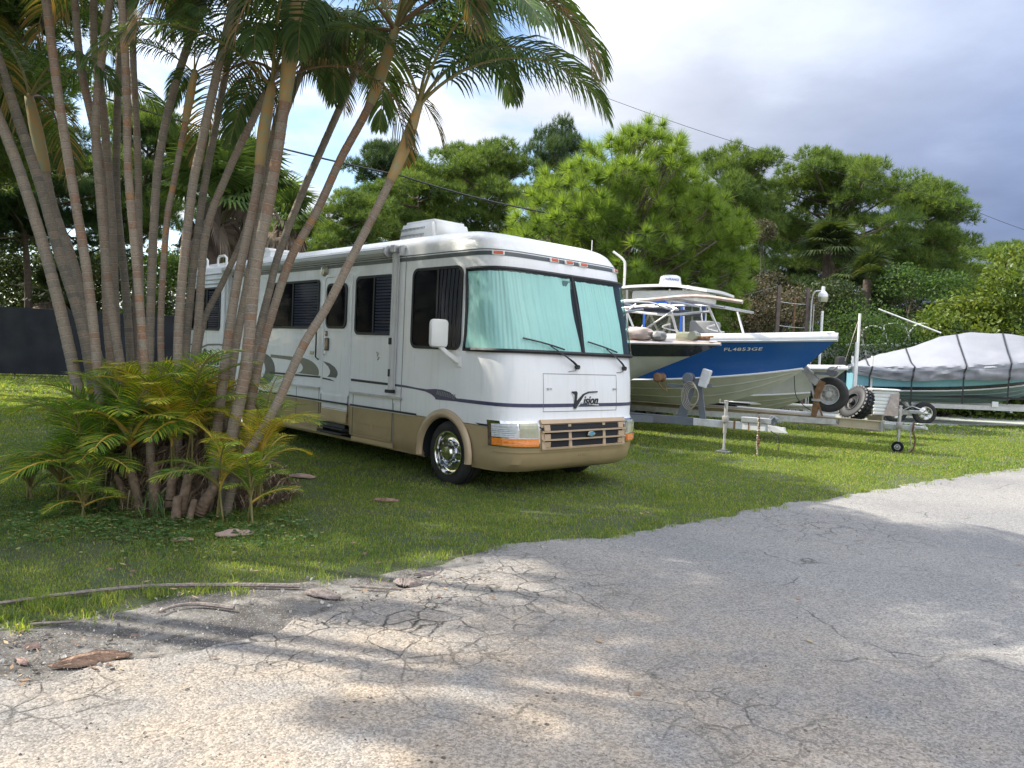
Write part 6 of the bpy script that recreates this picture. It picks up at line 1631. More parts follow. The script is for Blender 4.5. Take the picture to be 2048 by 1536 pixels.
def lump(cx_, cy_, cz, rx, ry, rz_, s):
    def f(a, b):
        th, ph = 2 * PI * a, PI * b; k = 1 + .22 * mnoise.noise(V(math.cos(th) * 2 + s, math.sin(th) * 2, ph * 2))
        return V(cx_ + rx * math.cos(th) * math.sin(ph) ** .6 * k, cy_ + ry * math.sin(th) * math.sin(ph) ** .6 * k, cz + rz_ * math.cos(ph) * k)
    return f
for nm, a_, m_, lb in (('tarp_bundle', (-1.42, -.40, 1.50, .32, .18, .12, 1.0), 'deck_pink', 'faded pink bundle lashed on the deck of the old boat'), ('tarp_bundle', (-1.02, -.34, 1.47, .15, .14, .09, 4.0), 'letter_grey', 'grey crumpled bundle beside the pink one on the old boat')):
    mb = MB(); mb.grid(lump(*a_), 20, 12); o = mb.build(nm, M[m_], None, True); o.matrix_world = B1.matrix_basis.copy() if False else Matrix.LocRotScale(B1.location, B1.rotation_euler, None); tag(o, lb, 'bundle')
mb = MB(); mb.box((-.62, 0, 1.48), (.34, .22, .18), bev=.05); mb.lathe([(.08, -.14), (.10, 0), (.08, .14)], 16, 'y', (-.45, 0, 1.50)); mb.build('windlass', M['lens_yellow'], B1, True)
mb = MB(); mb.box((-.30, 0, 1.46), (.26, .12, .08), bev=.02); mb.tube([(-.42, .0, 1.47), (-.1, 0, 1.50)], .02, 6); mb.build('anchor_roller', M['rust'], B1, True)

# ---- white boat with hard top, radar and blue curtains
bow3 = at(1692, 736, 19.0)
B3, top3, bot3, sh3 = boat('hardtop_boat', 'white boat with hard top, radar dome and blue framed curtains behind the blue boat', 'boat', V(bow3.x, bow3.y, bow3.z - 1.45), math.radians(-37), 0, 8.2, 2.6, 1.40, 1.25, .80, .42, .7, 'bottom_grey', 'bottom_grey', 'white')
def w3(px, py, Y): 
    p = at(px, py, Y) - B3.location; p.rotate(Euler((0, 0, math.radians(37)))); return p
tz = w3(1320, 575, 21.4)
TZ = tz.z; TX = tz.x
mb = MB()
def topf(a, b):
    x = TX - 1.5 + 3.0 * a; y = -.95 + 1.9 * b; return V(x, y, TZ + .10 * math.sin(PI * a) * .6 + .04 * math.sin(PI * b) - (.10 * max(0, a - .7) / .3))
mb.grid(topf, 14, 8); n0 = len(mb.v)
mb.grid(lambda a, b: topf(a, b) - V(0, 0, .07 + .0), 14, 8)
mb.add([topf(a, b) - V(0, 0, dz) for (a, b) in [(i / 14, 0) for i in range(15)] + [(1, j / 8) for j in range(1, 9)] + [(1 - i / 14, 1) for i in range(1, 15)] + [(0, 1 - j / 8) for j in range(1, 8)] for dz in (0, .07)], [(2 * i, 2 * ((i + 1) % 44), 2 * ((i + 1) % 44) + 1, 2 * i + 1) for i in range(44)])
mb.build('hard_top', M['white'], B3, True)
mb = MB(); mb.box((TX + .15, 0, TZ - .24), (1.9, 1.5, .32), bev=.08); mb.build('overhead_box', M['white_plastic'], B3, True)
mb = MB(); mb.box((TX + .78, -.35, TZ - .20), (.05, .75, .50), Euler((0, .35, 0)), bev=.01); pn = mb.build('electronics_panel', M['white_plastic'], B3)
mb = MB(); 
for y in (-.62, -.35, -.08):
    for z in (TZ - .05, TZ - .36): mb.lathe([(.001, .04), (.022, .04), (.022, .0)], 8, 'x', (TX + .78 + (TZ - .2 - z) * -.36, y, z))
mb.build('knob', M['black'], pn)
mb = MB(); mb.lathe([(.31, 0), (.325, .02), (.30, .10), (.285, .20), (.27, .25), (.20, .285), (.001, .295)], 32, 'z', (TX + .05, -.1, TZ + .09)); mb.lathe([(.2, -.06), (.2, .0)], 16, 'z', (TX + .05, -.1, TZ + .09)); rd = mb.build('radar_dome', M['white_plastic'], B3, True)
tm = text_mesh('radar_lettering', 'LOWRANCE', .085, M['letter_blue'], .002, 0, 1.0, .003)
for v in tm.vertices:
    th = -1.05 + v.co.x / .30; v.co = V(TX + .05 + .308 * math.cos(th), -.1 + .308 * math.sin(th), TZ + .24 + v.co.y)
link('radar_lettering', tm, rd)
legs = []
for x in (TX - .95, TX + .35, TX + .75):
    for y in (-.72, .72): legs.append([(x + .12, y, 1.25), (x, y, TZ - .06)])
for x in (TX - .9, TX - .2): legs += [[(x, -.72, 1.4), (x + .7, -.72, TZ - .7)], [(x + .7, -.72, 1.4), (x, -.72, TZ - .7)]]
tubes('T_top_leg'.lower(), M['white_plastic'], B3, legs, .030)
# clear curtains with blue borders
cz0, cz1 = 1.55, TZ - .42
for (x0, x1, y) in ((TX - .35, TX + .75, -.76),):
    mb = MB(); mb.box(((x0 + x1) / 2, y, (cz0 + cz1) / 2), (x1 - x0, .006, cz1 - cz0)); cp = mb.build('clear_curtain', M['glass_clear'], B3)
    for nm, c, d in (('border', ((x0 + x1) / 2, y, cz1), (x1 - x0 + .1, .012, .13)), ('border', ((x0 + x1) / 2, y, cz0), (x1 - x0 + .1, .012, .13)), ('border', (x0, y, (cz0 + cz1) / 2), (.07, .011, cz1 - cz0)), ('border', (x1, y, (cz0 + cz1) / 2), (.07, .011, cz1 - cz0))):
        mb = MB(); mb.box(c, d); mb.build('curtain_border', M['canvas_blue'], cp)
mb = MB(); mb.box((TX + .79, 0, (cz0 + cz1) / 2), (.006, 1.4, cz1 - cz0)); cp = mb.build('clear_curtain', M['glass_clear'], B3)
for c, d in (((TX + .79, 0, cz1), (.012, 1.5, .13)), ((TX + .79, 0, cz0), (.012, 1.5, .13)), ((TX + .79, -.7, (cz0 + cz1) / 2), (.011, .07, cz1 - cz0)), ((TX + .79, .7, (cz0 + cz1) / 2), (.011, .07, cz1 - cz0))):
    mb = MB(); mb.box(c, d); mb.build('curtain_border', M['canvas_blue'], cp)
mb = MB(); mb.box((TX + .2, 0, 1.55), (1.0, .9, .8), bev=.08); mb.build('console', M['white_plastic'], B3, True)
mb = MB(); mb.tube(rounded([(TX - .95, -.9, TZ - .05), (TX - .95, -.9, TZ + .55), (TX - 1.0, -.92, TZ + .75), (TX - 1.3, -.98, TZ + .98)]), .035, 8); mb.build('outrigger_stub', M['white_plastic'], B3, True)
mb = MB(); mb.box((TX - 1.1, -.5, TZ - .20), (.35, .3, .24), bev=.02); mb.build('life_jacket_box', M['lens_yellow'], B3, True)

# ---- covered light blue boat, right
st4 = at(1690, 752, 25.8)
H4 = math.radians(-9)
B4loc = V(st4.x, st4.y, 0) + V(math.cos(H4), math.sin(H4), 0) * 7.2
B4, top4, bot4, sh4 = boat('covered_boat', 'light blue boat under a silver cover with black straps, on the trailer at the right', 'boat', V(B4loc.x, B4loc.y, .74), H4, math.radians(-1.0), 7.2, 2.5, 1.55, 1.0, .85, .34, .9, 'light_blue', 'teal_bottom', 'white', cap_h=.08)
mb = MB()
for sg in (1, -1): mb.grid(lambda a, b: (lambda p: V(p.x, (p.y + .014) * sg, p.z))(top4(a, .04 + .16 * b)), 34, 2)
mb.build('hull_stripe', M['black_hull'], B4, True)
# cover: hangs over gunwales, ridge raised by the console
def ridge(s):   # s 0 bow .. 1 stern
    return lerp_tab([(0, .05), (.10, .30), (.22, .72), (.36, .98), (.50, 1.04), (.60, .92), (.72, .62), (.84, .38), (.93, .14), (1.0, -.08)], s)
def coverf(a, b):
    s = a; v = b * 2 - 1
    sh = sh4(min(1, max(.0, s))); hw = sh.y + .07; sg = 1 if v > 0 else -1; k = abs(v)
    x = -7.2 * s * 1.03 + .1
    drop = .46 * min(1, s * 6) * (1 - .45 * max(0, s - .7) / .3)
    zt = sh.z + .10 + ridge(s)
    wr = .012 * math.sin(s * 46 + k * 5) + .02 * mnoise.noise(V(s * 22, k * 3, sg)) + .05 * mnoise.noise(V(s * 9 + k * 4, k * 5 + sg, 5)) + .03 * abs(mnoise.noise(V(s * 16 - k * 9, k * 2, 8)))
    if k < .62:
        q = k / .62; y = hw * q; z = zt + (sh.z + .10 - zt) * (q ** 1.15) - .06 * math.sin(PI * q) * (1 + .6 * abs(math.sin(s * 11)))
        z += wr * .8
    else:
        q = (k - .62) / .38; y = hw + .05 * q + (wr * 1.8 + .014 * math.sin(s * 95)) * (1 - .3 * q) ; z = sh.z + .10 - drop * q + .05 * q * math.sin(s * 13)
    return V(x, y * sg, z)
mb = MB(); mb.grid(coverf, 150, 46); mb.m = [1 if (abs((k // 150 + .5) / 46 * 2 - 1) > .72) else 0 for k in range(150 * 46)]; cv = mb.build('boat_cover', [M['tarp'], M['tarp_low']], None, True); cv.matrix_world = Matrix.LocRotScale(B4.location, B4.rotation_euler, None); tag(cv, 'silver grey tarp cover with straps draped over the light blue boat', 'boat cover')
for s in (.345, .53, .735, .90):
    mb = MB(); pts = []
    for k in range(33):
        b = k / 32; p = coverf(s + .03 * abs(b * 2 - 1), b); c = V(p.x, 0, .6); d = (p - c); d.x = 0; pts.append(p + d.normalized() * .02)
    p0, p1 = pts[0], pts[-1]; pts = [V(p0.x, p0.y * .98, p0.z - .75)] + pts + [V(p1.x, p1.y * .98, p1.z - .75)]
    for a, b in zip(pts, pts[1:]): mb.bar(a, b, .045, .006, up=V(1, 0, 0).cross((b - a)).normalized() if (b - a).length > 0 else V(0, 0, 1))
    mb.build('strap', M['black'], cv)
mb = MB(); mb.box((-7.35, 0, .95), (.30, .5, .9), bev=.1); mb.build('outboard_motor', M['black'], B4, True)

# ---- trailers
def trailer(label, loc, head, parts_fn):
    T = thing('boat_trailer', label, 'trailer', loc, head); parts_fn(T); return T
def jack(T, x, y, z0, h, wheel_=False, m='galv'):
    mb = MB(); mb.tube([(x, y, .12 if wheel_ else .05), (x, y, z0)], .024, 10); mb.tube([(x, y, z0 - .25), (x, y, h)], .034, 10); mb.box((x, y, z0), (.10, .12, .12), bev=.01); mb.lathe([(.001, .02), (.045, .015), (.045, 0)], 12, 'z', (x, y, h)); mb.tube([(x, y, h - .03), (x - .10, y - .06, h - .03), (x - .10, y - .06, h + .04)], .008, 6)
    j = mb.build('jack', M[m], T, True)
    if wheel_: wheel(x, y, .11, -1, 'jack_wheel', .11, .05, .07, False, .01, T, 'galv')
    else: mb = MB(); mb.box((x, y, .035), (.24, .20, .02)); mb.box((x, y, .055), (.10, .10, .04)); mb.build('jack_foot', M['greyblue'], T)
# trailer 1 (under black boat): tongue ends near (1560,862)
e1 = gp(1562, 860, .50); e1.z = 0
def tr1(T):
    # local +x toward the coupler at x=0
    for nm, x0, x1, m, w_ in (('tongue', -1.55, -.22, 'paintwhite_old', .13), ('main_beam', -6.5, -1.55, 'greyblue', .15)):
        mb = MB(); mb.bar((x0, 0, .52), (x1, 0, .52), .09, w_, bev=.006); mb.build(nm, M[m], T)
    for x in (-.80, -.96, -.55):
        mb = MB(); mb.box((x, 0, .52), (.035 if x != -.55 else .02, .10, .145)); mb.build('rust_band', M['rust'], T)
    mb = MB(); mb.box((-.42, 0, .635), (.52, .13, .10), bev=.012); mb.build('winch_base', M['alu'], T)
    mb = MB(); 
    mb.add([V(-.22, -.06, .585), V(-.22, .06, .585), V(-.22, -.06, .455), V(-.22, .06, .455), V(.05, -.035, .535), V(.05, .035, .535), V(.10, -.045, .455), V(.10, .045, .455)], [(0, 1, 5, 4), (2, 6, 7, 3), (0, 4, 6, 2), (1, 3, 7, 5), (4, 5, 7, 6), (0, 2, 3, 1)])
    mb.lathe([(.001, .055), (.035, .045), (.045, 0)], 12, 'z', (.04, 0, .50)); mb.build('coupler', M['paintwhite_old'], T)
    mb = MB(); mb.box((-.14, -.01, .66), (.14, .08, .14), Euler((0, .5, 0)), bev=.01); mb.tube([(-.2, -.05, .62), (-.12, -.06, .72), (-.03, -.05, .62)], .012, 6); mb.build('coupler_latch', M['greyblue'], T)
    mb = MB(); mb.box((-1.72, 0, .86), (.17, .05, .60), Euler((0, .22, 0))); mb.box((-1.45, 0, .95), (.11, .05, .75), Euler((0, -.18, 0))); mb.box((-1.50, 0, 1.20), (.50, .06, .06)); mb.box((-1.85, 0, 1.16), (.5, .06, .05), Euler((0, .08, 0))); mb.build('winch_post', M['greyblue'], T)
    mb = MB(); mb.box((-1.38, -.03, 1.33), (.16, .14, .34), Euler((0, .25, 0)), bev=.02); mb.build('winch_cover', M['paintwhite_old'], T)
    mb = MB(); mb.lathe([(.09, -.10), (.10, -.08), (.05, -.07), (.05, .07), (.10, .08), (.09, .10)], 16, 'y', (-1.68, -.03, 1.32)); mb.box((-1.68, 0, 1.24), (.18, .22, .05)); mb.build('winch', M['greyblue'], T, True)
    mb = MB(); mb.lathe([(.06, -.16), (.09, -.13), (.05, -.03), (.05, .03), (.09, .13), (.06, .16)], 14, 'y', (-2.25, 0, 1.30)); mb.tube([(-2.25, -.1, 1.22), (-2.15, -.1, 1.1), (-2.05, -.1, 1.05), (-2.1, -.1, 1.15)], .015, 5); mb.build('bow_roller', M['rust'], T, True)
    for k in range(5):
        mb = MB(); mb.tube([V(-1.62 + (.15 - .012 * k) * math.cos(a) + .02 * k, -.14 - .012 * k, 1.0 + (.26 - .025 * k) * math.sin(a)) for a in [2 * PI * j / 20 for j in range(20)]], .007, 5, closed=True); mb.build('rope_coil', M['rope'], T, True)
    jack(T, -.95, -.10, .62, .94)
    # chains and hanging cable
    for dx, dz, m in ((-.30, .18, 'rust_chain'), (-.36, .05, 'rope'), (-.24, .30, 'rust_chain')):
        mb = MB(); pts = [V(-.34 + dx * .1, -.09, .70), V(-.33 + dx * .1, -.10, .5), V(-.30 + dx * .2, -.12, .25), V(-.28 + dx * .2, -.13, dz)]
        p = catmull(pts, 6)
        for k, q in enumerate(p):
            mb.box(q, (.022, .022, .03), Euler((k * 1.1, .4 * (k % 2), k)))
        mb.build('safety_chain', M[m], T)
    mb = MB(); mb.tube([(-.18, -.05, .48), (-.02, -.08, .40), (.0, -.09, .22), (-.01, -.09, .15)], .008, 5); mb.build('hook', M['black'], T)
    for sg in (1, -1):
        mb = MB(); mb.bar((-2.3, 0, .50), (-4.4, sg * .85, .48), .07, .12); mb.bar((-4.4, sg * .85, .48), (-7.2, sg * .85, .48), .07, .12); mb.build('side_rail', M['greyblue'], T)
        mb = MB(); mb.bar((-3.2, sg * .45, .70), (-6.8, sg * .6, .72), .10, .05); mb.build('bunk', M['rust'], T)
        wheel(-5.6, sg * 1.05, .33, sg, 'wheel', .33, .2, .2, False, .03, T, 'galv')
    for x in (-3.2, -4.8, -6.4): mb = MB(); mb.bar((x, -.9, .44), (x, .9, .44), .07, .09); mb.build('crossmember', M['greyblue'], T)
trailer('grey and flaking white boat trailer with jack, nearest to the motorhome', e1, math.radians(-29), tr1)
# trailer 2 (under blue boat): cream beam with lettering, tongue ends ~ (1850,855)
e2 = gp(1842, 858, .50); e2.z = 0
H2t = math.radians(-36)
def tr2(T):
    mb = MB(); 
    for z, w_ in ((.585, .10), (.415, .10)): mb.bar((-7.0, -.0, z), (-.72, 0, z), w_, .016)
    mb.bar((-7.0, 0, .5), (-.72, 0, .5), .02, .17); mb.build('main_beam', M['cream'], T)
    mb = MB(); mb.bar((-.74, 0, .50), (-.10, 0, .50), .08, .10, bev=.006); mb.box((-.70, 0, .50), (.05, .14, .20)); mb.build('tongue', M['galv'], T)
    mb = MB(); mb.box((-.02, 0, .52), (.24, .08, .07), bev=.02); mb.lathe([(.001, .05), (.04, .04), (.05, 0)], 12, 'z', (.08, 0, .50)); mb.tube([(-.2, -.03, .56), (-.05, -.04, .60), (.08, -.03, .57)], .012, 6); mb.build('coupler', M['galv'], T)
    jack(T, -.38, -.10, .55, .92, True)
    tm = text_mesh('trailer_lettering', 'FLOAT-ON', .155, M['letter_grey'], .002, 0, 1.15, .004)
    o = link('trailer_lettering', tm, T); o.matrix_local = Matrix.Translation((-1.95, -.015, .50)) @ Euler((PI / 2, 0, 0)).to_matrix().to_4x4()
    tm = text_mesh('trailer_number', '8', .09, M['letter_pale'], .002); 
    mb = MB(); mb.box((-2.75, -.014, .50), (.10, .004, .09)); mb.build('reflector', M['letter_blue'], T)
    mb = MB(); mb.box((-2.75, -.0155, .525), (.09, .004, .03)); mb.box((-3.2, -.014, .51), (.12, .004, .06), Euler((0, .4, 0))); mb.build('reflector', M['red'], T)
    mb = MB(); mb.bar((-2.05, 0, .58), (-2.00, 0, 1.15), .10, .12, up=V(0, 1, 0)); mb.bar((-2.00, 0, 1.10), (-1.92, 0, 1.33), .12, .14, up=V(0, 1, 0)); mb.build('winch_post', M['rust'], T)
    mb = MB(); mb.bar((-2.00, -.05, 1.28), (-2.40, -.05, 1.68), .03, .14); mb.bar((-2.00, .05, 1.28), (-2.40, .05, 1.68), .03, .14); mb.bar((-2.02, 0, .88), (-2.22, 0, 1.50), .10, .05); mb.box((-2.02, 0, .93), (.16, .16, .05)); mb.build('winch_plate', M['galv'], T)
    mb = MB(); mb.box((-2.47, 0, 1.76), (.32, .30, .10), Euler((0, -.6, 0)), bev=.015); mb.build('bow_stop', M['rust'], T)
    mb = MB(); mb.lathe([(.10, -.07), (.11, -.05), (.06, -.04), (.06, .04), (.11, .05), (.10, .07)], 16, 'y', (-1.72, -.02, 1.55)); mb.box((-1.88, 0, 1.50), (.40, .16, .06)); mb.tube([(-1.72, -.1, 1.55), (-1.60, -.14, 1.66)], .014, 6); mb.build('winch', M['greyblue'], T, True)
    mb = MB(); mb.tube(catmull([V(-2.50, -.05, 1.62), V(-2.48, -.08, 1.35), V(-2.42, -.10, 1.0), V(-2.25, -.1, .8), V(-2.10, -.06, .7)], 5), .009, 5); mb.build('winch_strap', M['black'], T)
    mb = MB(); mb.bar((-1.88, 0, .60), (-2.02, -.02, .98), .03, .03, up=V(0, 1, 0)); mb.build('brace', M['rust'], T)
    p = catmull([V(-.12, -.06, .62), V(-.13, -.08, .45), V(-.08, -.08, .28), V(-.10, -.09, .10), V(-.14, -.09, .03)], 7)
    mb = MB()
    for k, q in enumerate(p): mb.box(q, (.026, .026, .03), Euler((k * 1.1, .4 * (k % 2), k)))
    mb.build('safety_chain', M['rust_chain'], T)
    mb = MB(); mb.tube(catmull([V(-.14, -.05, .6), V(-.17, -.09, .35), V(-.13, -.1, .12), V(-.2, -.1, .03)], 5), .012, 5); mb.build('rope', M['rope'], T)
    for sg in (1, -1):
        mb = MB(); mb.bar((-1.6, 0, .50), (-4.2, sg * .9, .50), .07, .12); mb.bar((-4.2, sg * .9, .5), (-8, sg * .9, .5), .07, .12); mb.build('side_rail', M['galv'], T)
        mb = MB(); mb.bar((-3.6, sg * .4, .70), (-7.6, sg * .55, .72), .14, .045); mb.build('bunk', M['black'], T)
        wheel(-6.4, sg * 1.12, .34, sg, 'wheel', .34, .2, .2, False, .03, T, 'galv')
    for x in (-3.0, -4.8, -6.8): mb = MB(); mb.bar((x, -.95, .45), (x, .95, .45), .07, .08); mb.build('crossmember', M['galv'], T)
TR2 = trailer('cream aluminium beam boat trailer with lettering and a wheeled jack, under the blue boat', e2, H2t, tr2)
# long white PVC rails lying beyond the cream beam
for k, (a, b, z, lab) in enumerate((((1530, 820), (1672, 832), .62, 'long white pipe lying behind the cream trailer beam'), ((1490, 806), (1640, 812), .62, 'second white pipe lying further back behind the cream beam'))):
    p, q = gp(*a, z), gp(*b, z); d = (q - p).normalized(); mb = MB(); mb.tube([p - d * 3.0, q], .04, 10); tag(mb.build('white_pipe', M['white_plastic'], None, True), lab, 'pipe', 'white pipes behind the trailer')
    mb = MB()
# spare wheel on the trailer and off-road tyre beyond
sp = at(1659, 789, 16.6)
S = thing('spare_wheel', 'upright spare wheel with grey steel rim behind the rusty winch post', 'wheel', sp, math.radians(-30)); wheel(0, 0, 0, -1, 'tyre', .375, .205, .24, True, .05, S, 'galv')
sp = at(1712, 808, 17.6)
S = thing('offroad_tyre', 'knobbly black off road tyre leaning behind the spare wheel', 'tyre', sp, 0, rot=Euler((math.radians(-25), 0, math.radians(-75))))
w_ = wheel(0, 0, 0, -1, 'tyre', .40, .20, .27, False, .05, S, 'black', 'black')
mb = MB()
for k in range(26):
    a = 2 * PI * k / 26
    for y in (-.09, .0, .09): mb.box((.405 * math.cos(a + (.06 if y == 0 else 0)), y, .405 * math.sin(a + (.06 if y == 0 else 0))), (.035, .06, .055), Euler((0, -a, .3)))
o = mb.build('tread_block', M['black'], S); o['kind'] = 'stuff'
# white ribbed crate + black box on a third trailer tongue
cr = at(1766, 805, 19.0); C_ = thing('plastic_crate', 'white ribbed plastic crate standing behind the wheeled jack', 'crate', V(cr.x, cr.y, cr.z - .30), math.radians(-12))
mb = MB()
for k in range(7): mb.box((0, 0, .04 + k * .085), (.50 + .03 * k * .5, .40, .062), bev=.012)
mb.box((0, 0, .3), (.48, .36, .58)); mb.build('crate_wall', M['white_plastic'], C_)
mb = MB(); mb.box((0, 0, .615), (.64, .50, .04), bev=.01); mb.build('rim', M['white_plastic'], C_)
mb = MB(); mb.prism([(-.02, .0), (.30, 0), (.30, .56), (.12, .5)], lambda a, b, t: V(a, t, b), -.24, -.205); mb.build('pinkish_corner', M['deck_pink'], C_)  # darker pinkish slanted panel on the crate front
cr = at(1723, 803, 19.3); mb = MB(); mb.box((0, 0, 0), (.42, .4, .60), Euler((0, 0, -.2)), bev=.02); o = mb.build('black_box', M['black'], None); o.location = cr; tag(o, 'black box standing between the off road tyre and the white crate', 'box')
e3 = gp(1832, 826, .62); e3.z = 0
def tr3(T):
    mb = MB(); mb.bar((-2.2, 0, .56), (-.1, 0, .62), .08, .10); mb.build('tongue', M['galv'], T)
    mb = MB(); mb.box((.0, 0, .64), (.34, .10, .09), bev=.02); mb.tube([(-.3, 0, .66), (-.1, 0, .78), (.15, 0, .70)], .014, 6); mb.build('coupler', M['galv'], T)
    mb = MB(); mb.bar((-1.4, 0, .68), (-1.0, 0, .66), .11, .05); mb.build('reflector', M['orange'], T)
    tm = text_mesh('trailer_lettering', 'TRAILER', .09, M['letter'], .002, 0, 1.1, .003); bpy.data.meshes.remove(tm)
    mb = MB(); mb.bar((-.75, -.03, .66), (-.35, -.05, .92), .03, .03); mb.build('jack_handle', M['galv'], T)
    mb = MB(); mb.box((-.9, 0, .3), (.34, .16, .42)); mb.build('prop_block', M['deck_pink'], T)
    for sg in (1, -1):
        mb = MB(); mb.bar((-2.0, 0, .56), (-5.0, sg * .9, .56), .07, .12); mb.bar((-5.0, sg * .9, .56), (-8.8, sg * .95, .56), .07, .12); mb.build('side_rail', M['galv'], T)
        wheel(-7.0, sg * 1.15, .34, sg, 'wheel', .34, .2, .2, False, .03, T, 'galv')
        mb = MB(); mb.bar((-4.0, sg * .4, .80), (-8.2, sg * .5, .80), .12, .05); mb.build('bunk', M['black'], T)
trailer('galvanised trailer tongue with orange reflector reaching out past the white crate', e3, math.radians(-35), tr3)
# covered boat's trailer
def tr4(T):
    mb = MB(); mb.bar((-6.6, -.95, .56), (-.8, -.95, .62), .08, .14); mb.build('side_rail', M['alu'], T)
    mb = MB(); mb.bar((-6.6, .95, .56), (-.8, .95, .62), .08, .14); mb.build('side_rail', M['alu'], T)
    for x in (-5.9, -5.0, -2.5): mb = MB(); mb.bar((x, -.95, .52), (x, .95, .52), .08, .08); mb.build('crossmember', M['alu'], T)
    for sg in (1, -1):
        mb = MB(); mb.bar((-.8, sg * .95, .60), (1.6, 0, .62), .08, .12); mb.build('tongue', M['alu'], T)
        for i, x in enumerate((-5.95, -5.1)):
            wheel(x, sg * 1.22, .34, sg, 'wheel', .34, .20, .2, True, .03, T, 'chrome')
        mb = MB()
        mb.grid(lambda a, b: V(-5.95 + (-.46 if a < .5 else .46) * 0 + lerp_tab([(0, -.50), (.25, -.36), (.5, 0), (.75, .36), (1, .52)], a), sg * (1.08 + .28 * b), .36 + lerp_tab([(0, -.02), (.25, .34), (.5, .46), (.75, .34), (1, .06)], a)), 16, 2); mb.build('fender', M['alu'], T, True)
        mb = MB(); mb.bar((-6.3, sg * .45, .86), (-1.5, sg * .45, .92), .16, .06); mb.build('bunk', M['black'], T)
    mb = MB(); mb.box((-3.0, -1.0, .72), (.18, .05, .16)); mb.build('step', M['white_plastic'], T)
    tm = text_mesh('trailer_lettering', 'CONTINENTAL', .155, M['letter'], .002, 0, 1.15, .008)
    o = link('trailer_lettering', tm, T); o.matrix_local = Matrix.Translation((-1.35, -.996, .61)) @ Euler((PI / 2, 0, 0)).to_matrix().to_4x4()
    for sg in (1, -1):
        mb = MB(); mb.tube([(-6.7, sg * 1.15, .60), (-6.7, sg * 1.15, 2.05)], .04, 10); g_ = mb.build('guide_post', M['white_plastic'], T, True)
trailer('aluminium tandem axle trailer with black lettering under the covered boat', V(B4loc.x, B4loc.y, 0), H4, tr4)

# ---- boats in the back row
def far_boat(name, label, px, py, Y, head, L, top_m, hb=1.3):
    p = at(px, py, Y); return boat(name, label, 'boat', V(p.x, p.y, p.z - hb - .1), head, 0, L, 2.3, hb, hb * .85, .7, .4, .5, top_m, 'bottom_grey', 'white')[0]
F1 = far_boat('open_boat', 'white open boat with bare canopy frames behind the covered boat', 1905, 688, 30.5, math.radians(-5), 5.6, 'white')
def w_at(px, py, Y, T):
    p = at(px, py, Y) - T.location; p.rotate(Euler((0, 0, -T.rotation_euler.z))); return p
def frame(T, pl, Y0, Y1, r=.022):
    for Y in (Y0, Y1): tubes('canopy_frame', M['white_plastic'], T, [rounded([w_at(x, y, Y, T) for x, y in pl], 5)], r * 1.25)
frame(F1, [(1733, 712), (1724, 668), (1740, 652), (1762, 656), (1772, 668)], 29.4, 30.8)
frame(F1, [(1782, 700), (1768, 655), (1785, 647), (1808, 652), (1822, 685)], 29.4, 30.8)
frame(F1, [(1806, 690), (1826, 655), (1845, 647), (1866, 652), (1876, 662)], 29.4, 30.8)
tubes('canopy_frame', M['alu'], F1, [[w_at(1745, 705, 29.4, F1), w_at(1768, 664, 29.4, F1)], [w_at(1765, 705, 30.4, F1), w_at(1770, 668, 30.4, F1)]], .02)
F2 = far_boat('cabin_boat', 'white cabin boat with a low rounded roof, behind the covered boat', 2120, 690, 31.5, math.radians(-8), 6.5, 'white')
c = w_at(1955, 669, 30.6, F2); mb = MB(); mb.box((c.x + .2, c.y + .9, c.z - .05), (3.2, 1.8, .26), Euler((0, .02, 0)), bev=.09); mb.box((c.x + .3, c.y + .9, c.z - .5), (2.4, 1.5, .8), bev=.1); mb.build('cabin_roof', M['white'], F2, True)
c = w_at(1914, 655, 30.6, F2); mb = MB(); mb.lathe([(.20, -.10), (.21, .08)], 16, 'z', c); o = mb.build('orange_bucket', M['orange'], None, True); o.matrix_world = Matrix.LocRotScale(F2.location, F2.rotation_euler, None); tag(o, 'orange bucket with a white lid on the cabin boat roof', 'bucket')
mb = MB(); mb.lathe([(.215, .08), (.22, .16), (.19, .18), (.001, .18)], 16, 'z', c); l2 = mb.build('lid', M['white_plastic'], o, True)
c = w_at(1943, 661, 30.5, F2); mb = MB(); mb.box(c, (.56, .3, .12), bev=.03); o = mb.build('green_cushion', M['green_plastic'], None); o.matrix_world = Matrix.LocRotScale(F2.location, F2.rotation_euler, None); tag(o, 'green cushion lying on the cabin boat roof', 'cushion')
frame(F2, [(2000, 650), (2012, 648), (2048, 660), (2080, 668)], 30.5, 31.5)
frame(F2, [(1998, 640), (2025, 652), (2060, 656)], 30.5, 31.5, .016)
c = w_at(1757, 618, 28.0, F1); d = w_at(1882, 666, 27.5, F1); tubes('outrigger_pole', M['white_plastic'], F1, [[c, d]], .028)

# ================================================================== YARD FURNITURE
def post(name, label, px, ytop, ybase, Y, w, m, group=None, cat='post', rnd_=False):
    t_, b_ = at(px, ytop, Y), at(px, 740, Y); mb = MB(); b_.z = 0; b_.x = t_.x
    if rnd_: mb.tube([V(0, 0, 0), V(0, 0, t_.z)], w / 2, 8)
    else: mb.box((0, 0, t_.z / 2), (w, w * .8, t_.z), bev=.01)
    o = mb.build(name, M[m], None); o.location = V(t_.x, Y, 0); return tag(o, label, cat, group)
post('wooden_post', 'thick wooden post holding wires, left of the yard lamp pole', 1559, 571, 0, 24, .115, 'wood_post')
post('metal_post', 'thin rusty post between the two wooden posts', 1591, 590, 0, 24.5, .06, 'rust', rnd_=True)
post('wooden_post', 'wooden post directly beside the yard lamp pole', 1617, 575, 0, 24.2, .10, 'wood_post')
post('metal_post', 'thin grey conduit just right of the lamp post', 1628, 608, 0, 24.2, .035, 'galv', rnd_=True)
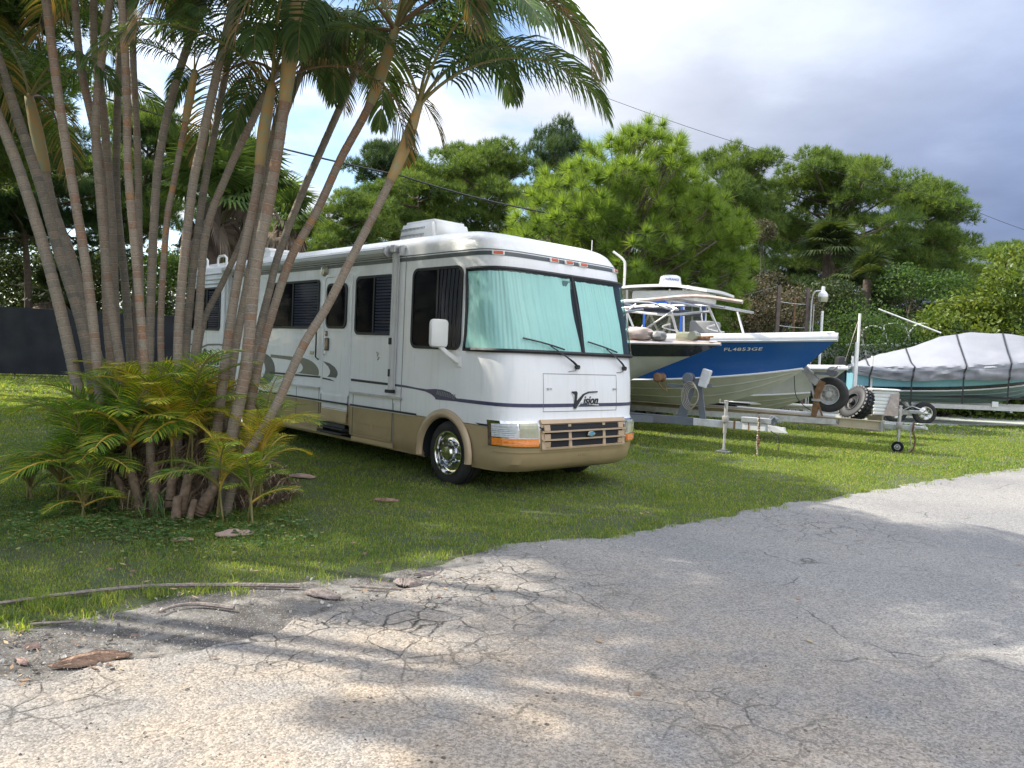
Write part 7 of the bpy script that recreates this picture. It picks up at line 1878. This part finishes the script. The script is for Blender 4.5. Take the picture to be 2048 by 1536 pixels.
post('guide_pole', 'white pipe guide pole rising behind the bow of the blue boat', 1645, 622, 0, 22, .075, 'white_plastic', 'white guide poles', 'pole', True)
post('guide_pole', 'white pipe guide pole behind the canopy frames', 1720, 627, 0, 24.5, .085, 'white_plastic', 'white guide poles', 'pole', True)
post('guide_pole', 'white pipe guide pole with a tan cap in front of the covered boat stern', 1713, 684, 0, 22.5, .07, 'white_plastic', 'white guide poles', 'pole', True)
LP = at(1624, 590, 24.1); T = thing('yard_lamp', 'white barn light on a curved arm at the top of its thin pole', 'lamp', V(LP.x, LP.y, 0))
mb = MB(); mb.tube([V(0, 0, 0), V(0, 0, LP.z - .15)], .03, 8); mb.build('pole', M['galv'], T, True)
mb = MB(); mb.tube(catmull([V(0, 0, LP.z - .3), V(.03, 0, LP.z), V(.12, 0, LP.z + .12), V(.28, 0, LP.z + .14)], 5), .022, 8); mb.build('arm', M['galv'], T, True)
mb = MB(); mb.lathe([(.001, .26), (.05, .25), (.055, .12), (.10, .08), (.14, .02), (.15, -.06)], 20, 'z', (.34, 0, LP.z + .02)); mb.build('lamp_head', M['white_plastic'], T, True)
mb = MB(); mb.lathe([(.15, -.06), (.16, -.10), (.13, -.22), (.001, -.23)], 20, 'z', (.34, 0, LP.z + .02)); mb.build('diffuser', M['lens_yellow'], T, True)
# loose wires between the posts
def wire(label, pts, r, m='black', sag=0.0, cat='wire', group='wires between the posts'):
    P = []
    for a, b in zip(pts, pts[1:]):
        for k in range(16):
            t_ = k / 16; q = a.lerp(b, t_); q.z -= sag * 4 * t_ * (1 - t_); P.append(q)
    P.append(pts[-1]); mb = MB(); mb.tube(P, r, 5); return tag(mb.build('wire', M[m], None, True), label, cat, group)
wire('slack wire running left from the top of the thick wooden post', [at(1340, 605, 26), at(1559, 571, 24)], .008, 'alu', .15)
wire('wire between the two wooden posts at canopy height', [at(1559, 603, 24), at(1617, 609, 24.2)], .008, 'alu', .02)
wire('lower wire between the two wooden posts', [at(1559, 651, 24), at(1617, 656, 24.2)], .008, 'alu', .02)
wire('stay rope slanting down beside the guide pole', [at(1717, 640, 24.4), at(1690, 722, 23.8)], .010, 'rope', .0)
# power lines
wire('heavy black power cable crossing from the palms to the bright pine', [at(190, 190, 21), at(805, 352, 22.0), at(1160, 436, 22.8), at(1420, 492, 23.2)], .026, 'black', .12, 'power line', 'overhead lines')
wire('thin power line crossing the sky to the right', [at(-100, -60, 30), at(1120, 160, 32), at(1900, 400, 34), at(2300, 520, 36)], .010, 'black', .35, 'power line', 'overhead lines')
wire('thin service wire low across the trees at the right', [at(1200, 560, 30), at(1700, 640, 28), at(2150, 660, 27)], .007, 'black', .2, 'power line', 'overhead lines')
# black screened fence at left
fa, fb = at(-260, 610, 27.0), at(372, 626, 30.5); fa.z = fb.z = 0
FT = thing('screened_fence', 'tall chain fence covered in black windscreen fabric at the far left', 'fence', fa, math.atan2(fb.y - fa.y, fb.x - fa.x)); FL = (fb - fa).length
Hf = 2.45
mb = MB(); mb.grid(lambda a, b: V(a * FL, .05 + .03 * math.sin(a * 60) * (1 - b) + .05 * mnoise.noise(V(a * 30, b * 3, 1)), .04 + Hf * b - .05 * abs(math.sin(a * 14)) * b), 90, 8); mb.build('windscreen', M['screen'], FT, True)
for k in range(8): mb = MB(); mb.tube([(k * FL / 7, .14, 0), (k * FL / 7, .14, Hf + .05)], .035, 8); mb.build('fence_post', M['black'], FT, True)
mb = MB(); mb.tube([(0, .14, Hf), (FL, .14, Hf)], .025, 8); mb.build('top_rail', M['black'], FT, True)

# ================================================================== DEBRIS
M['husk_pink'] = mat('pinkish_palm_boot', (0.36, 0.25, 0.21), .8, var=.25, vscale=9, bump=.4)
M['husk_grey'] = mat('weathered_grey_boot', (0.24, 0.20, 0.18), .95, var=.4, vscale=25, bump=.8, bscale=60)
M['husk_brown'] = mat('brown_fibrous_boot', (0.25, 0.165, 0.115), .9, var=.4, vscale=25, bump=.8, bscale=60)
def boot(name, label, px, py, L, W_, rz, m, lift=.05, seed=0, fray=.02, cat='palm boot', group='fallen palm boots'):
    q = gp(px, py, .02); r = random.Random(seed); mb = MB()
    def f(a, b):
        w_ = W_ * (math.sin(PI * (a * .88 + .06)) ** .6) * (1 + .08 * mnoise.noise(V(a * 7, seed, 0))); v = b * 2 - 1
        return V((a - .5) * L + (fray * mnoise.noise(V(b * 12, seed, 3)) if a in (0, 1) else 0), v * w_ / 2, .004 + lift * .55 * (1 - v * v) * math.sin(PI * a) + .012 * mnoise.noise(V(a * 3, b * 16, seed)) + .006 * abs(math.sin(b * 26)))
    mb.grid(f, 16, 18); k0 = len(mb.v); mb.grid(lambda a, b: f(a, b) - V(0, 0, .006), 16, 18)
    o = mb.build(name, M[m], None, True, fixn=False); o.location = q; o.rotation_euler = (0, 0, rz); return tag(o, label, cat, group)
boot('palm_boot', 'pinkish grey boat shaped palm boot lying on the grass in front of the palm clump', 469, 1068, .30, .125, .45, 'husk_pink', .06, 1)
boot('palm_boot', 'reddish palm boot on the sunny grass left of the front wheel', 604, 953, .34, .14, -.15, 'husk_pink', .05, 2)
boot('palm_boot', 'small flat brown husk on the shaded grass in front of the wheel', 772, 1001, .26, .08, .1, 'husk_brown', .03, 3)
boot('palm_boot', 'short upright grey fibrous boot on the road edge', 815, 1166, .16, .20, 1.45, 'husk_grey', .05, 4, .03)
boot('palm_boot', 'curled grey boot with a long stalk at the grass edge', 645, 1190, .26, .09, -.35, 'husk_grey', .05, 5, .02)
boot('palm_boot', 'small dark curled scrap next to the upright grey boot', 848, 1150, .14, .05, .3, 'husk_grey', .03, 6)
boot('palm_boot', 'wide brown fibrous sheath on the dirt at the lower left', 192, 1318, .30, .10, .42, 'husk_brown', .05, 7, .04)
boot('palm_boot', 'narrow brown sheath beside the wide one at the lower left', 150, 1330, .22, .05, .30, 'husk_brown', .03, 8, .03)
boot('palm_boot', 'orange brown flake on the dirt near the left edge', 65, 1294, .07, .04, .5, 'husk_pink', .02, 9)
boot('palm_boot', 'thin curled orange flake below the other flake at the left edge', 45, 1324, .09, .03, -.5, 'husk_pink', .02, 10)
boot('palm_boot', 'pale dry scrap lying in the grass below the clump', 365, 1080, .16, .05, .3, 'straw', .02, 11)
def stick(label, px, r, m='husk_grey', group='dead palm stalks on the ground'):
    P = [gp(x, y, .03) for x, y in px]; P = catmull(P, 5); mb = MB(); mb.tube(P, [r * (1 - .5 * k / len(P)) for k in range(len(P))], 6); return tag(mb.build('dead_stalk', M[m], None, True), label, 'stalk', group)
stick('long dead palm stalk lying along the grass edge', [(600, 1172), (480, 1170), (300, 1172), (150, 1186), (0, 1206), (-60, 1214)], .016)
stick('curved dead stalk lying on the dirt', [(468, 1216), (400, 1208), (350, 1212), (318, 1224)], .014)
stick('thin pale twig near the left edge', [(150, 1243), (90, 1246), (60, 1248)], .009)
stick('short stalk running from the curled boot to the upright boot', [(700, 1172), (760, 1176), (805, 1178)], .010)
